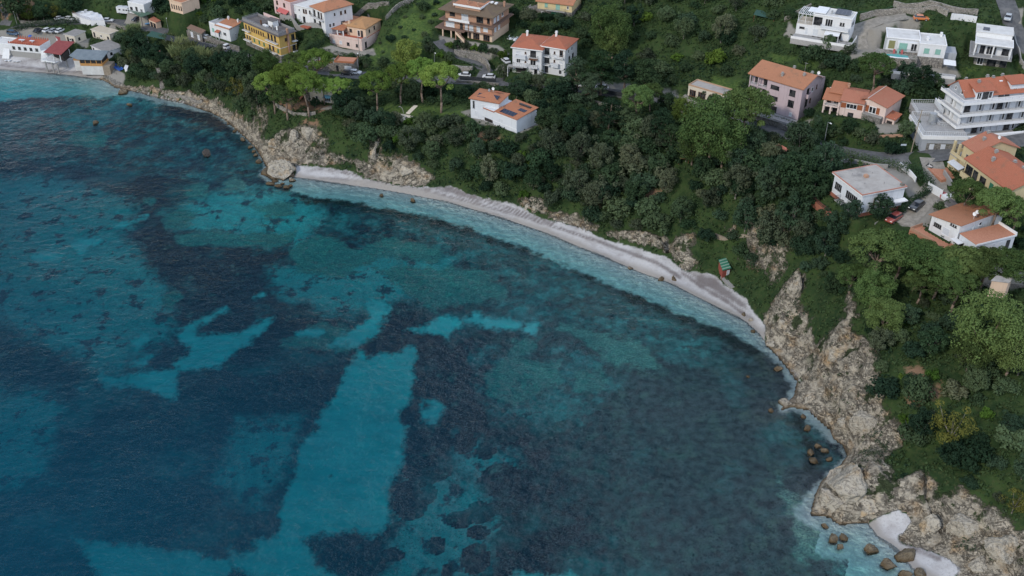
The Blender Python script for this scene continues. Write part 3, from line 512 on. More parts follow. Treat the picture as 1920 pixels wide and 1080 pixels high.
# ------------------------------------------------------------------ building kit
class MB:
    def __init__(s): s.v = []; s.f = []
    def quad(s, *p): i = len(s.v); s.v += [tuple(q) for q in p]; s.f.append(tuple(range(i, i + len(p)))); return s
    def box(s, x0, y0, z0, x1, y1, z1):
        i = len(s.v); s.v += [(x0, y0, z0), (x1, y0, z0), (x1, y1, z0), (x0, y1, z0), (x0, y0, z1), (x1, y0, z1), (x1, y1, z1), (x0, y1, z1)]
        s.f += [tuple(i + k for k in q) for q in ((3, 2, 1, 0), (4, 5, 6, 7), (0, 1, 5, 4), (1, 2, 6, 5), (2, 3, 7, 6), (3, 0, 4, 7))]; return s
    def prism(s, pts, z0, z1):
        """upright prism over a counter-clockwise outline"""
        i = len(s.v); n = len(pts); s.v += [(p[0], p[1], z0) for p in pts] + [(p[0], p[1], z1) for p in pts]
        s.f.append(tuple(i + n + k for k in range(n))); s.f.append(tuple(i + n - 1 - k for k in range(n)))
        for k in range(n): s.f.append((i + k, i + (k + 1) % n, i + n + (k + 1) % n, i + n + k))
        return s
    def tube(s, a, b, r0, r1=None, n=6, cap=True):
        a, b = Vector(a), Vector(b); r1 = r0 if r1 is None else r1; d = (b - a).normalized(); u = d.orthogonal().normalized(); w = d.cross(u); i = len(s.v)
        for c, r in ((a, r0), (b, r1)):
            for k in range(n): g = 2 * math.pi * k / n; s.v.append(tuple(c + (u * math.cos(g) + w * math.sin(g)) * r))
        for k in range(n): s.f.append((i + k, i + (k + 1) % n, i + n + (k + 1) % n, i + n + k))
        if cap: s.f.append(tuple(i + n + k for k in range(n))); s.f.append(tuple(i + n - 1 - k for k in range(n)))
        return s
    def path(s, pts, r, n=5):
        for a, b in zip(pts[:-1], pts[1:]): s.tube(a, b, r if not isinstance(r, tuple) else r[0], None, n)
        return s
    def mesh(s, name, mat, smooth=False):
        me = bpy.data.meshes.new(name); me.from_pydata(s.v, [], s.f); me.update()
        if smooth: me.polygons.foreach_set('use_smooth', [True] * len(me.polygons))
        me.materials.append(mat); return me
    def build(s, name, mat, parent=None, loc=None, rz=0, smooth=False):
        return link(name, s.mesh(name, mat, smooth), parent, loc, rz)
def link(name, me, parent=None, loc=None, rz=0):
    o = bpy.data.objects.new(name, me); COL.objects.link(o)
    if parent: o.parent = parent
    if loc is not None: o.location = loc
    o.rotation_euler = (0, 0, rz); return o
def tag(o, label, cat, group=None, kind=None):
    o['label'] = label; o['category'] = cat
    if group: o['group'] = group
    if kind: o['kind'] = kind
    return o
def thing(name, label, cat, loc=(0, 0, 0), rz=0, group=None):
    o = bpy.data.objects.new(name, None); COL.objects.link(o); o.location = loc; o.rotation_euler = (0, 0, rz); o.empty_display_size = .5
    return tag(o, label, cat, group)
def dup(o, loc=None, rz=None, label=None, group=None, sc=None):
    """a copy of a thing with copies of its parts and sub-parts"""
    c = o.copy(); COL.objects.link(c)
    if loc is not None: c.location = loc
    if rz is not None: c.rotation_euler = (0, 0, rz)
    if sc is not None: c.scale = sc if hasattr(sc, '__len__') else (sc, sc, sc)
    if label: c['label'] = label
    if group: c['group'] = group
    for ch in list(o.children): dup(ch).parent = c
    return c

def plaster(name, c, dirt=.55):
    if name in MATS: return MATS[name]
    m, n = nm(name); t = NT(n); o = t.obj(); a = t.noise(o, .7, 5, .6); st = t.noise(t.scale(o, (2.2, 2.2, .16)), 1.0, 5, .7); d = tuple(q * dirt for q in c)
    col = t.mix(t.math('MULTIPLY', t.ss(.5, .8, st), .6), t.mix(t.math('MULTIPLY', t.ss(.4, .75, a), .4), c, tuple(q * .86 for q in c)), d)
    t.out(t.bsdf(col, .9, t.bump(t.noise(o, 8, 3), .01), .2)); MATS[name] = m; return m
def tiles(name, c, c2, moss=(.16, .12, .08)):
    if name in MATS: return MATS[name]
    m, n = nm(name); t = NT(n); o = t.obj(); a = t.noise(o, 5.5, 3, .8); b = t.noise(o, .45, 5, .65)
    w = t.node('ShaderNodeTexWave', bands_direction='X'); w.inputs['Scale'].default_value = 1.15; w.inputs['Distortion'].default_value = .6; t.link(o, w.inputs[0])
    w2 = t.node('ShaderNodeTexWave', bands_direction='Y'); w2.inputs['Scale'].default_value = .95; w2.inputs['Distortion'].default_value = .6; t.link(o, w2.inputs[0])
    row = t.math('MULTIPLY', w.outputs['Fac'], w2.outputs['Fac'])
    col = t.mix(t.ss(.3, .7, a), c, c2); col = t.mix(t.math('MULTIPLY', t.ss(.2, .8, row), .25), col, tuple(q * .55 for q in c)); col = t.mix(t.math('MULTIPLY', t.ss(.52, .78, b), .7), col, moss)
    t.out(t.bsdf(col, .9, t.bump(t.math('ADD', row, a), .05), .2)); MATS[name] = m; return m
def stonework(name='stone', c1=(.13, .12, .11), c2=(.3, .28, .25)):
    if name in MATS: return MATS[name]
    m, n = nm(name); t = NT(n); o = t.pos(); v = t.vor(t.scale(o, (1, 1, 1.4)), 2.4, 'F1', 'Color'); e = t.vor(t.scale(o, (1, 1, 1.4)), 2.4, 'DISTANCE_TO_EDGE')
    s = t.node('ShaderNodeSeparateColor'); t.link(v, s.inputs[0]); col = t.mix(s.outputs[0], c1, c2); col = t.mix(t.ss(.08, .0, e), col, (.1, .09, .08)); col = t.mix(t.ss(.55, .75, t.noise(o, .5, 5)), col, (.09, .1, .065))
    t.out(t.bsdf(col, .95, t.bump(e, .2), .15)); MATS[name] = m; return m
WHITE = plaster('white_plaster', (.66, .665, .67)); BLUEW = plaster('cool_white_plaster', (.6, .62, .65)); CREAM = plaster('cream_plaster', (.62, .56, .46)); PINK = plaster('pink_plaster', (.62, .46, .44)); PEACH = plaster('peach_plaster', (.66, .49, .36)); PALEPINK = plaster('pale_pink_plaster', (.66, .52, .46))
LILAC = plaster('lilac_plaster', (.5, .4, .42)); YELLOW = plaster('yellow_plaster', (.56, .375, .12)); STRAW = plaster('straw_plaster', (.53, .44, .27)); BRICK = plaster('salmon_render', (.42, .25, .17)); GREYW = plaster('grey_plaster', (.34, .355, .38)); TRIM = plaster('white_trim', (.72, .72, .72), .75); CONC = plaster('concrete', (.3, .29, .275))
TERRA = tiles('terracotta_tiles', (.42, .18, .1), (.33, .13, .07)); ORANGE = tiles('orange_tiles', (.43, .2, .115), (.35, .155, .085)); REDT = tiles('red_tiles', (.42, .15, .09), (.31, .105, .06)); BROWNT = tiles('brown_tiles', (.17, .125, .085), (.12, .088, .065), (.2, .16, .07)); ROSE = tiles('rose_tiles', (.42, .17, .11), (.34, .14, .09), (.36, .2, .12))
STONE = stonework(); RUBBLE = stonework('rubble', (.2, .185, .165), (.38, .35, .31))
FLATR = mat_simple('flat_roofing', (.32, .295, .27), (.39, .365, .335), .6, .95, .004, c3=(.2, .19, .18)); DARKR = mat_simple('dark_roofing', (.1, .092, .092), (.155, .14, .135), .5, .95, c3=(.07, .065, .065)); WHITER = mat_simple('white_roofing', (.5, .49, .47), (.6, .59, .57), .6, .9, c3=(.42, .4, .38)); BEIGER = mat_simple('beige_roofing', (.4, .34, .26), (.48, .42, .33), .7)
TFLOOR = mat_simple('terracotta_paving', (.38, .17, .105), (.46, .22, .14), 3, .8); REDF = mat_simple('red_paving', (.32, .085, .05), (.4, .12, .07), 2.5, .8); DECKG = mat_simple('grey_paving', (.28, .275, .27), (.36, .35, .34), 2); SAGE = mat_simple('sage_screen', (.2, .2, .09), (.26, .25, .12), 4)
WOODO = mat_simple('orange_timber', (.4, .2, .07), (.5, .27, .1), 3); WOODB = mat_simple('brown_timber', (.12, .06, .035), (.18, .09, .05), 3); WOODG = mat_simple('weathered_timber', (.2, .16, .12), (.3, .25, .19), 2.5); METAL = mat_simple('galvanised_metal', (.3, .31, .32), (.4, .41, .42), 3, .5, metal=.4); DMETAL = mat_simple('dark_metal', (.03, .03, .032), (.05, .05, .05), 3, .5)
WPAINT = mat_simple('white_paint', (.62, .63, .64), (.72, .73, .74), 3, .5); GREENS = mat_simple('green_paint', (.03, .14, .085), (.045, .19, .12), 4, .6); TEALS = mat_simple('turquoise_paint', (.2, .38, .32), (.25, .45, .38), 4, .6); BROWNS = mat_simple('brown_shutter', (.24, .075, .03), (.3, .1, .045), 4, .6); ROLLER = mat_simple('pale_roller', (.5, .52, .55), (.6, .62, .65), 4, .6); DARKIN = mat_simple('shaded_interior', (.022, .02, .02), (.045, .04, .038), 1.5)  # shaded_interior: flat dark colour standing in for shade inside openings
BLUEC = mat_simple('blue_cloth', (.03, .09, .34), (.05, .14, .45), 3); NETG = mat_simple('green_netting', (.03, .075, .06), (.045, .1, .08), 2); NETD = mat_simple('dark_netting', (.022, .027, .03), (.04, .045, .05), 1.5); REDC = mat_simple('red_cloth', (.4, .1, .1), (.5, .14, .13), 3); SOLAR = None
def mat_glass():
    m, n = nm('window_glass'); t = NT(n); o = t.pos(); c = t.mix(t.ss(.42, .6, t.noise(o, .8, 2)), (.012, .014, .018), (.06, .06, .062)); t.out(t.bsdf(c, .12, None, .5)); return m
GLASS = mat_glass()
def mat_solar():
    m, n = nm('solar_cells'); t = NT(n); o = t.obj(); e = t.node('ShaderNodeTexBrick', offset=0); e.inputs['Scale'].default_value = 1.0; e.inputs['Mortar Size'].default_value = .025; e.inputs['Brick Width'].default_value = 1.0; e.inputs['Row Height'].default_value = .55
    for k, c in ((1, (.012, .014, .03)), (2, (.016, .02, .04)), (3, (.12, .13, .15))): e.inputs[k].default_value = (*c, 1)
    t.link(o, e.inputs[0]); t.out(t.bsdf(e.outputs[0], .2, None, .5)); return m
SOLAR = mat_solar()
_wc = {}
def wmesh(w, h, sty):
    """window meshes: frame ring with mullions, and what fills it"""
    k = (round(w, 2), round(h, 2), sty)
    if k not in _wc:
        fm = {'w': TRIM, 'd': TRIM, 's': TRIM, 'b': WOODB, 'o': None, 'g': GREENS, 't': TEALS, 'k': DMETAL, 'y': TRIM}[sty[0]]
        f = MB(); q = .09; n = max(1, int(round(w / .75))) if sty[0] in 'wbkd' else 1
        for x0, z0, x1, z1 in ((0, 0, w, q), (0, h - q, w, h), (0, q, q, h - q), (w - q, q, w, h - q)): f.box(x0 - w / 2, -.07, z0, x1 - w / 2, .12, z1)
        for i in range(1, n): x = -w / 2 + w * i / n; f.box(x - .04, -.05, q, x + .04, .1, h - q)
        f.box(-w / 2 - .1, -.14, -.08, w / 2 + .1, .1, -.002)
        p = MB().box(-w / 2 + q, -.02, q, w / 2 - q, .08, h - q)
        pm = {'w': GLASS, 'd': GLASS, 'b': GLASS, 'k': GLASS, 's': ROLLER, 'o': DARKIN, 'g': GREENS, 't': TEALS, 'y': SAGE}[sty[0]]  # style o: dark panel painted as the shade of an opening, no glass
        _wc[k] = (f.mesh('window', fm or CONC), p.mesh('pane', pm))
    return _wc[k]
_sc = {}
def smesh(w, h, mat):
    k = (round(w, 2), round(h, 2), mat.name)
    if k not in _sc: _sc[k] = MB().box(-w / 2, -.1, 0, w / 2, -.03, h).mesh('shutter', mat)
    return _sc[k]
class Bld:
    def __init__(s, f, name, label, cat='house', group=None):
        s.f = f; s.L, s.W, s.H = f.L, f.W, f.H; s.root = thing(name, label, cat, f.o, f.rz, group)
    def part(s, name, mb, mat, parent=None, smooth=False): return mb.build(name, mat, parent or s.root, smooth=smooth)
    def block(s, x0, y0, x1, y1, z0, z1, mat, name='wall'): return s.part(name, MB().box(x0, y0, z0, x1, y1, z1), mat)
    def place(s, face, blk, t, off=0):
        x0, y0, x1, y1 = blk
        return {'f': ((x0 + t, y0 - off), 0), 'r': ((x1 + off, y0 + t), R(90)), 'b': ((x1 - t, y1 + off), R(180)), 'l': ((x0 - off, y0 + t), R(-90))}[face]
    def wins(s, face, blk, L, sh=None):
        for a in L:
            t, z, w, h, sty = a[:5]; (x, y), rz = s.place(face, blk, t); fr_, pn = wmesh(w, h, sty); q = a[5] if len(a) > 5 else sh
            nme = 'door' if sty == 'd' or (h > 2.0 and w < 1.3) else 'garage_door' if sty == 'bg' else 'window'
            wo = link(nme, fr_, s.root, (x, y, z), rz); link('shutter' if sty[0] in 'sgty' else 'pane', pn, wo)
            if q:
                for sg in (-1, 1): link('shutter', smesh(w * .5, h, q), wo, (sg * w * .77, 0, 0))
    def rail(s, parent, pts, h=.95, mat=None, solid=False, name='railing', step=.5):
        m = MB()
        for a, b in zip(pts[:-1], pts[1:]):
            a, b = Vector(a), Vector(b)
            if solid:
                d = (b - a); u = Vector((-d.y, d.x, 0)).normalized() * .06; i = len(m.v)
                m.v += [tuple(p) for p in (a - u, b - u, b + u, a + u)] + [tuple(p + Vector((0, 0, h))) for p in (a - u, b - u, b + u, a + u)]
                m.f += [tuple(i + k for k in q) for q in ((3, 2, 1, 0), (4, 5, 6, 7), (0, 1, 5, 4), (1, 2, 6, 5), (2, 3, 7, 6), (3, 0, 4, 7))]
            else:
                up = Vector((0, 0, h)); n = max(1, int((b - a).length / step)); m.tube(a + up, b + up, .035, n=4); m.tube(a + up * .12, b + up * .12, .02, n=4); m.tube(a + up * .55, b + up * .55, .018, n=4)
                for i in range(n + 1): p = a.lerp(b, i / n); m.tube(p, p + up, .022, n=4)
        return s.part(name, m, mat or WPAINT, parent)
    def balcony(s, face, blk, t, z, w, dep, mat, rail=None, solid=False, h=.95, rmat=None):
        (x, y), rz = s.place(face, blk, t); o = MB().box(-w / 2, -dep, -.2, w / 2, -.002, 0).build('balcony', mat, s.root, (x, y, z), rz)
        s.rail(o, [(-w / 2 + .06, 0, 0), (-w / 2 + .06, -dep + .06, 0), (w / 2 - .06, -dep + .06, 0), (w / 2 - .06, 0, 0)], h, rmat or rail, solid); return o
    def slab(s, name, pts, th, mat, under=None, parent=None):
        """a roof plane of given outline (3-D points, counter-clockwise seen from above) with thickness"""
        m = MB(); n = len(pts); lo = [(p[0], p[1], p[2] - th) for p in pts]; m.v = [tuple(p) for p in pts] + lo; m.f = [tuple(range(n)), tuple(range(2 * n - 1, n - 1, -1))] + [(n + k, n + (k + 1) % n, (k + 1) % n, k) for k in range(n)]
        return m
    def gable(s, x0, y0, x1, y1, z, h, axis='x', ov=.5, mat=None, wall=None, split=.5, fascia=None):
        X0, X1, Y0, Y1 = x0 - ov, x1 + ov, y0 - ov, y1 + ov; m = MB(); th = .2
        if axis == 'x':
            ym = y0 + (y1 - y0) * split; k0 = h / (ym - y0); k1 = h / (y1 - ym)
            A = [(X0, Y0, z - k0 * ov), (X1, Y0, z - k0 * ov), (X1, ym, z + h), (X0, ym, z + h)]; B2 = [(X0, ym, z + h), (X1, ym, z + h), (X1, Y1, z - k1 * ov), (X0, Y1, z - k1 * ov)]
            tri = [[(x0, y0, z), (x0, y1, z), (x0, ym, z + h - .02)], [(x1, y0, z), (x1, y1, z), (x1, ym, z + h - .02)]]
        else:
            xm = x0 + (x1 - x0) * split; k0 = h / (xm - x0); k1 = h / (x1 - xm)
            A = [(X0, Y1, z - k0 * ov), (X0, Y0, z - k0 * ov), (xm, Y0, z + h), (xm, Y1, z + h)]; B2 = [(xm, Y1, z + h), (xm, Y0, z + h), (X1, Y0, z - k1 * ov), (X1, Y1, z - k1 * ov)]
            tri = [[(x0, y0, z), (x1, y0, z), (xm, y0, z + h - .02)], [(x0, y1, z), (x1, y1, z), (xm, y1, z + h - .02)]]
        o = None
        for pl in (A, B2):
            q = s.slab('roof', [(p[0], p[1], p[2] + th) for p in pl], th, mat); i = len(m.v); m.v += q.v; m.f += [tuple(i + k for k in f) for f in q.f]
        o = s.part('roof', m, mat)
        if wall:
            g = MB()
            for tr in tri: g.quad(*tr)
            s.part('gable', g, wall)
        return o
    def hip(s, x0, y0, x1, y1, z, h, ov=.5, mat=None, rl=None):
        X0, X1, Y0, Y1 = x0 - ov, x1 + ov, y0 - ov, y1 + ov; w, d = X1 - X0, Y1 - Y0; m = MB(); xm, ym = (X0 + X1) / 2, (Y0 + Y1) / 2
        if w >= d: r = d / 2 if rl is None else (w - rl) / 2; a, b = (X0 + r, ym, z + h), (X1 - r, ym, z + h)
        else: r = w / 2 if rl is None else (d - rl) / 2; a, b = (xm, Y0 + r, z + h), (xm, Y1 - r, z + h)
        c = [(X0, Y0, z), (X1, Y0, z), (X1, Y1, z), (X0, Y1, z)]
        if w >= d: m.quad(c[0], c[1], b, a); m.quad(c[1], c[2], b); m.quad(c[2], c[3], a, b); m.quad(c[3], c[0], a)
        else: m.quad(c[0], c[1], a); m.quad(c[1], c[2], b, a); m.quad(c[2], c[3], b); m.quad(c[3], c[0], a, b)
        m.box(X0, Y0, z - .2, X1, Y1, z - .004); return s.part('roof', m, mat)
    def shed(s, x0, y0, x1, y1, zf, zb, mat, th=.16, name='roof'): return s.part(name, s.slab(name, [(x0, y0, zf), (x1, y0, zf), (x1, y1, zb), (x0, y1, zb)], th, mat), mat)
    def flat(s, x0, y0, x1, y1, z, mat, par=.35, pmat=None, ov=.0, th=.14):
        r = MB().box(x0 - ov, y0 - ov, z, x1 + ov, y1 + ov, z + .12).build('roof', mat, s.root)
        if par:
            X0, X1, Y0, Y1 = x0 - ov, x1 + ov, y0 - ov, y1 + ov; m = MB(); q = .2; zz = z - .003
            m.box(X0 - .02, Y0 - .02, zz, X1 + .02, Y0 + q, z + par); m.box(X0 - .02, Y1 - q, zz, X1 + .02, Y1 + .02, z + par); m.box(X0 - .02, Y0 + q, zz, X0 + q, Y1 - q, z + par); m.box(X1 - q, Y0 + q, zz, X1 + .02, Y1 - q, z + par)
            m.build('parapet', pmat or mat, r)
        return r
    def chimney(s, roof, x, y, z, h=1.1, mat=None, w=.55):
        m = MB().box(x - w / 2, y - w / 2, z - 1.0, x + w / 2, y + w / 2, z + h); m.box(x - w / 2 - .12, y - w / 2 - .12, z + h + .001, x + w / 2 + .12, y + w / 2 + .12, z + h + .12); m.box(x - w * .35, y - w * .35, z + h + .122, x + w * .35, y + w * .35, z + h + .38); m.box(x - w / 2 - .05, y - w / 2 - .05, z + h + .382, x + w / 2 + .05, y + w / 2 + .05, z + h + .46)
        return s.part('chimney', m, mat or CONC, roof)
    def dish(s, roof, x, y, z, rz=0):
        m = MB().tube((x, y, z - .3), (x, y, z + .9), .03); n = 10; i = len(m.v); m.v.append((x, y + .12, z + .95))
        for k in range(n): g = 2 * math.pi * k / n; m.v.append((x + .45 * math.cos(g), y - .08 + .1 * math.sin(g), z + .95 + .45 * math.sin(g)))
        for k in range(n): m.f.append((i, i + 1 + k, i + 1 + (k + 1) % n))
        return s.part('satellite_dish', m, WPAINT, roof)
    def solar(s, roof, x0, y0, x1, y1, z, tilt=0.0):
        m = s.slab('solar_panel', [(x0, y0, z), (x1, y0, z), (x1, y1, z + tilt), (x0, y1, z + tilt)], .06, SOLAR); return s.part('solar_panel', m, SOLAR, roof)
    def posts(s, pts, z0, z1, r=.12, mat=None, name='post', parent=None):
        for x, y in pts: s.part(name, MB().box(x - r, y - r, z0, x + r, y + r, z1), mat or WPAINT, parent)
    def tubes(s, name, L, r, mat, parent=None):
        m = MB()
        for a, b in L: m.tube(a, b, r, n=4)
        return s.part(name, m, mat, parent)
# ------------------------------------------------------------------ the houses
b = Bld(F['yellow_block'], 'apartment_block', 'long yellow apartment block with flat dark roof and black balcony rails', 'apartment block'); L, W_, H = b.L, b.W, b.H; q = (0.9, .9, L - .9, W_ - .3); 
b.block(.9, .9, L - .9, W_ - .3, 1.6, H - .25, YELLOW); b.block(.86, .86, L - .86, W_ - .26, -3, 1.59, STONE, 'plinth')
b.part('string_course', MB().box(.8, .8, 4.1, L - .8, W_ - .2, 4.25).box(.8, .8, 1.6, L - .8, W_ - .2, 1.74), TRIM)
r = b.flat(0, 0, L, W_, H - .2, DARKR, 0); b.part('parapet', MB().box(.7, .7, H - .078, L - .7, .95, H + .75).box(.7, W_ - .75, H - .078, L - .7, W_ - .5, H + .75).box(.7, .95, H - .078, .95, W_ - .75, H + .75).box(L - .95, .95, H - .078, L - .7, W_ - .75, H + .75), plaster('grey_parapet', (.24, .23, .23)), r)
b.rail(r, [(.8, W_ - .6, H + .75), (.8, .8, H + .75), (L - .8, .8, H + .75), (L - .8, W_ - .6, H + .75)], .4, METAL, step=1.2)
b.part('stair_hut', MB().box(11.5, 3.9, H - .078, 14.2, 6.2, H + 1.9), TRIM, r); b.part('hut_roof', b.slab('', [(9.5, 3.6, H + 1.8), (14.6, 3.6, H + 2.2), (14.6, 6.6, H + 2.2), (9.5, 6.6, H + 1.8)], .12, DARKR), DARKR, r)
b.part('skylight', MB().box(10.4, 2.3, H - .078, 12.6, 3.3, H + .5), TRIM, r); b.chimney(r, 9.3, 2.6, H, 1.2, WOODB, .4); b.chimney(r, 15.6, 3.0, H, 1.0, CONC, .4); b.dish(r, 17, 3.6, H); b.dish(r, 18.6, 2.6, H)
b.wins('f', q, [(1.3 + i * 1.9, 6.0, .8, 1.5, 'k') for i in range(2)] + [(4.8 + i * 1.35, 6.0, .7, 1.35, 'b') for i in range(6)] + [(1.2, 3.0 - .4, .8, 1.2, 'k'), (2.8, 2.6, .8, 1.2, 'k'), (5.4, 2.5, .8, 1.2, 'g'), (8.4, 2.5, .8, 1.2, 'g'), (11.2, 2.5, .8, 1.2, 'g'), (14.6, 2.2, 1.0, 1.8, 'k'), (16.6, 2.2, 1.0, 1.8, 'b'), (19.4, 2.4, .8, 1.3, 'g'), (14.6, 5.9, 1.0, 2.0, 'b'), (16.5, 5.9, 1.0, 2.0, 'k'), (18.4, 5.9, 1.0, 2.0, 'k'), (4.9, .6, .7, .6, 'b'), (7.8, .6, .7, .6, 'b')] + [(11.3, -1.2, 1.7, 2.6, 'b'), (15, -.6, .9, 1.5, 'b')])
for t_, z_, w_ in ((1.9, 5.7, 4.0), (1.9, 2.3, 4.0), (16.8, 5.7, 6.6), (16.4, 1.95, 5.0)): b.balcony('f', q, t_, z_, w_, 1.0, TRIM, DMETAL, False, 1.0)
b.wins('r', q, [(2.6, 6.1, .9, 1.1, 'b'), (3.6, 2.5, .7, 1.1, 'b'), (5.4, 5.8, 1.2, 2, 'k'), (5.4, 2.2, 1.2, 2, 'k')]); b.balcony('r', q, 5.6, 5.6, 1.9, 1.1, TRIM, DMETAL); b.balcony('r', q, 5.6, 1.95, 1.9, 1.1, TRIM, DMETAL)
b.block(L - .9 + .01, 3.9, L - .3, 4.5, -2, H + 1.5, BRICK, 'chimney_stack')
b.wins('l', q, [(3, 6, .9, 1.2, 'b'), (5, 3, .9, 1.2, 'b')])

b = Bld(F['white_cottage'], 'cottage', 'small white cottage with orange tiled roof beside yellow apartment block'); L, W_, H = b.L, b.W, b.H; q = (0, 0, L, W_)
b.block(0, 0, L, W_, -2.5, H, WHITE); r = b.shed(L * .3, -.25, L + .25, W_ + .2, H + .05, H + .9, ORANGE); b.block(L * .3, 0.3, L - .05, W_, H + .001, H + .3, WHITE, 'gable_wall'); b.part('roof_terrace', MB().box(0.1, .1, H + .001, L * .29, W_ - .1, H + .1), DECKG); b.rail(None, [(L * .29, .05, H), (.05, .05, H), (.05, W_ - .05, H)], .5, TRIM, True, 'parapet')
b.chimney(r, L - 1.2, W_ - .8, H + .9, .5, TRIM, .45); b.chimney(r, 4.4, W_ - .8, H + .9, .5, TRIM, .45); b.wins('f', q, [(1.8, 1.7, 1.0, 1.3, 't'), (7.9, 1.5, 1.6, 1.3, 'w'), (4.9, .1, .8, 2.1, 'd')]); b.wins('r', q, [(2.5, 1.6, .5, .6, 'w')])
b.part('door_canopy', b.slab('', [(3.9, -1.3, 2.5), (5.9, -1.3, 2.5), (5.9, -.01, 3.0), (3.9, -.01, 3.0)], .1, REDT), REDT); b.posts([(4.1, -1.1), (5.7, -1.1)], -1, 2.42, .07)

b = Bld(F['hip_house'], 'villa', 'white villa with hipped orange roof above the peach house'); L, W_, H = b.L, b.W, b.H; q = (0, 0, L, W_)
b.block(0, 0, L, W_, -2.5, H, WHITE); r = b.hip(0, 0, L, W_, H + .21, 1.9, .6, ORANGE); b.chimney(r, 2.2, 7, H + 1.6, .6, TRIM); b.part('attic', MB().box(-1.5, 6.5, H + .35, 1.2, 9.6, H + 1.7), WHITE); b.balcony('f', q, 3.6, 3.2, 6.6, 1.1, TRIM, DMETAL)
b.wins('f', q, [(1.6, 3.3, .9, 2.1, 'k'), (4.0, 3.3, 1.1, 2.1, 'k'), (5.6, 3.3, .8, 2.1, 'b'), (1.4, .2, .9, 2, 'k'), (4.4, .2, 1.2, 2.1, 'k')]); b.wins('r', q, [(4, 3.8, .8, 1.2, 'w'), (6.5, 3.8, .7, 1.2, 'b'), (8.2, 3.8, .7, 1.2, 'b'), (1.8, .5, .9, 1.3, 'w'), (3.2, .5, .9, 1.3, 'w'), (7, .6, 1.6, .9, 'k')])
b = Bld(F['flat_wing'], 'house', 'white flat-roofed house joined left of the hipped orange roof'); L, W_, H = b.L, b.W, b.H; q = (0, 0, L, W_)
b.block(0, 0, L, W_, -2.5, H, WHITE); b.flat(0, 0, L, W_, H + .003, WHITER, .15, TRIM, .25); b.wins('f', q, [(1.2, 3.2, 1.8, 1.7, 's'), (3.6, 3.8, .7, .8, 'w'), (5.6, 3.5, .7, 1.4, 'b'), (6.6, 3.5, .7, 1.4, 'b'), (8.3, 3.4, .9, 1.6, 'w'), (1.6, .4, 1, 2.1, 'k'), (3.6, .4, 1, 2.1, 's'), (5.4, .2, 1, 2.1, 'k')])
b.part('patio', MB().box(6.2, -3.2, -.3, L, -.01, .05), REDF)
b = Bld(F['pink_far'], 'house', 'pink house with red awning, half cut off by the top of the photo'); L, W_, H = b.L, b.W, b.H; q = (0, 0, L, W_)
b.block(0, 0, L, W_, -2.5, H, PINK); b.flat(0, 0, L, W_, H + .003, ROSE, .2, PINK, .2); b.wins('f', q, [(1.5, .6, .9, 1.9, 'k'), (4, .6, 1.0, 2.0, 'k'), (7, .6, 1.0, 2.0, 'k'), (2, 3.4, 1, 1.4, 'b'), (6, 3.4, 1, 1.4, 'b')]); b.part('awning', b.slab('', [(3, -1.6, 1.8), (8.5, -1.6, 1.8), (8.5, -.01, 2.7), (3, -.01, 2.7)], .06, REDC), REDC); b.part('patio_wall', MB().box(-2, -3.4, -1.5, 7, -3.2, .5), PINK)

b = Bld(F['peach_house'], 'villa', 'peach two-level villa with covered terrace and pyramid roof'); L, W_, H = b.L, b.W, b.H; q = (0, 0, L, W_); u0 = (5.0, 3.4, L - .3, W_)
b.block(0, 0, L, W_, -1.5, H, PALEPINK); b.part('terrace_floor', MB().box(.05, .05, H + .001, L - .05, W_ - .05, H + .05), REDF); b.block(5.0, 3.4, L - .3, W_, H + .052, H + 3.1, PEACH, 'upper_wall'); b.block(.3, 5.2, 4.99, W_ - .6, H + .052, H + 3.2, PEACH, 'rear_wall')
r = b.hip(5.0, 3.4, L - .3, W_, H + 3.31, 1.5, .4, tiles('sand_tiles', (.44, .25, .12), (.36, .19, .09))); b.flat(.3, 5.2, 4.9, W_ - .6, H + 3.21, ORANGE, .12, PEACH, .1); b.shed(-.3, .9, 5.0, 5.4, H + 2.3, H + 2.75, TERRA, .14, 'porch_roof'); b.chimney(r, 5.4, 4.4, H + 3.4, .7, PEACH)
b.posts([(.25, 1.2), (2.6, 1.2), (4.8, 1.2)], H + .05, H + 2.2, .16, TRIM); b.rail(None, [(.1, 5, H + .05), (.1, .1, H + .05), (L - .1, .1, H + .05), (L - .1, 3.4, H + .05)], .75, PALEPINK, True, 'parapet')
b.wins('f', q, [(1.6, 1.1, 1.0, 1.1, 's'), (4.3, 1.1, 1.0, 1.1, 's'), (7.2, 1.0, 1.0, 1.1, 'k'), (10.6, 1.0, .8, 1.0, 'k')]); b.wins('f', u0, [(1.4, H + 1.2, 1, 1.1, 'k'), (4.5, H + .2, 1.0, 2.1, 'w'), (5.7, H + .2, .8, 2.1, 'k')]); b.wins('r', u0, [(2.2, H + 1.2, .7, 1.1, 'k'), (5.4, H + 1.2, .8, 1.2, 'k')]); b.wins('r', q, [(2.4, .3, 1, 2, 'k')])
tb = MB().box(1.2, 2.2, H + .75, 3.4, 3.2, H + .82)
for x in (1.3, 3.3):
    for y in (2.3, 3.1): tb.tube((x, y, H + .05), (x, y, H + .75), .04, n=4)
tag(tb.build('table', WPAINT, None, b.f.o, b.f.rz), 'white table under the tiled porch of the peach villa', 'table')

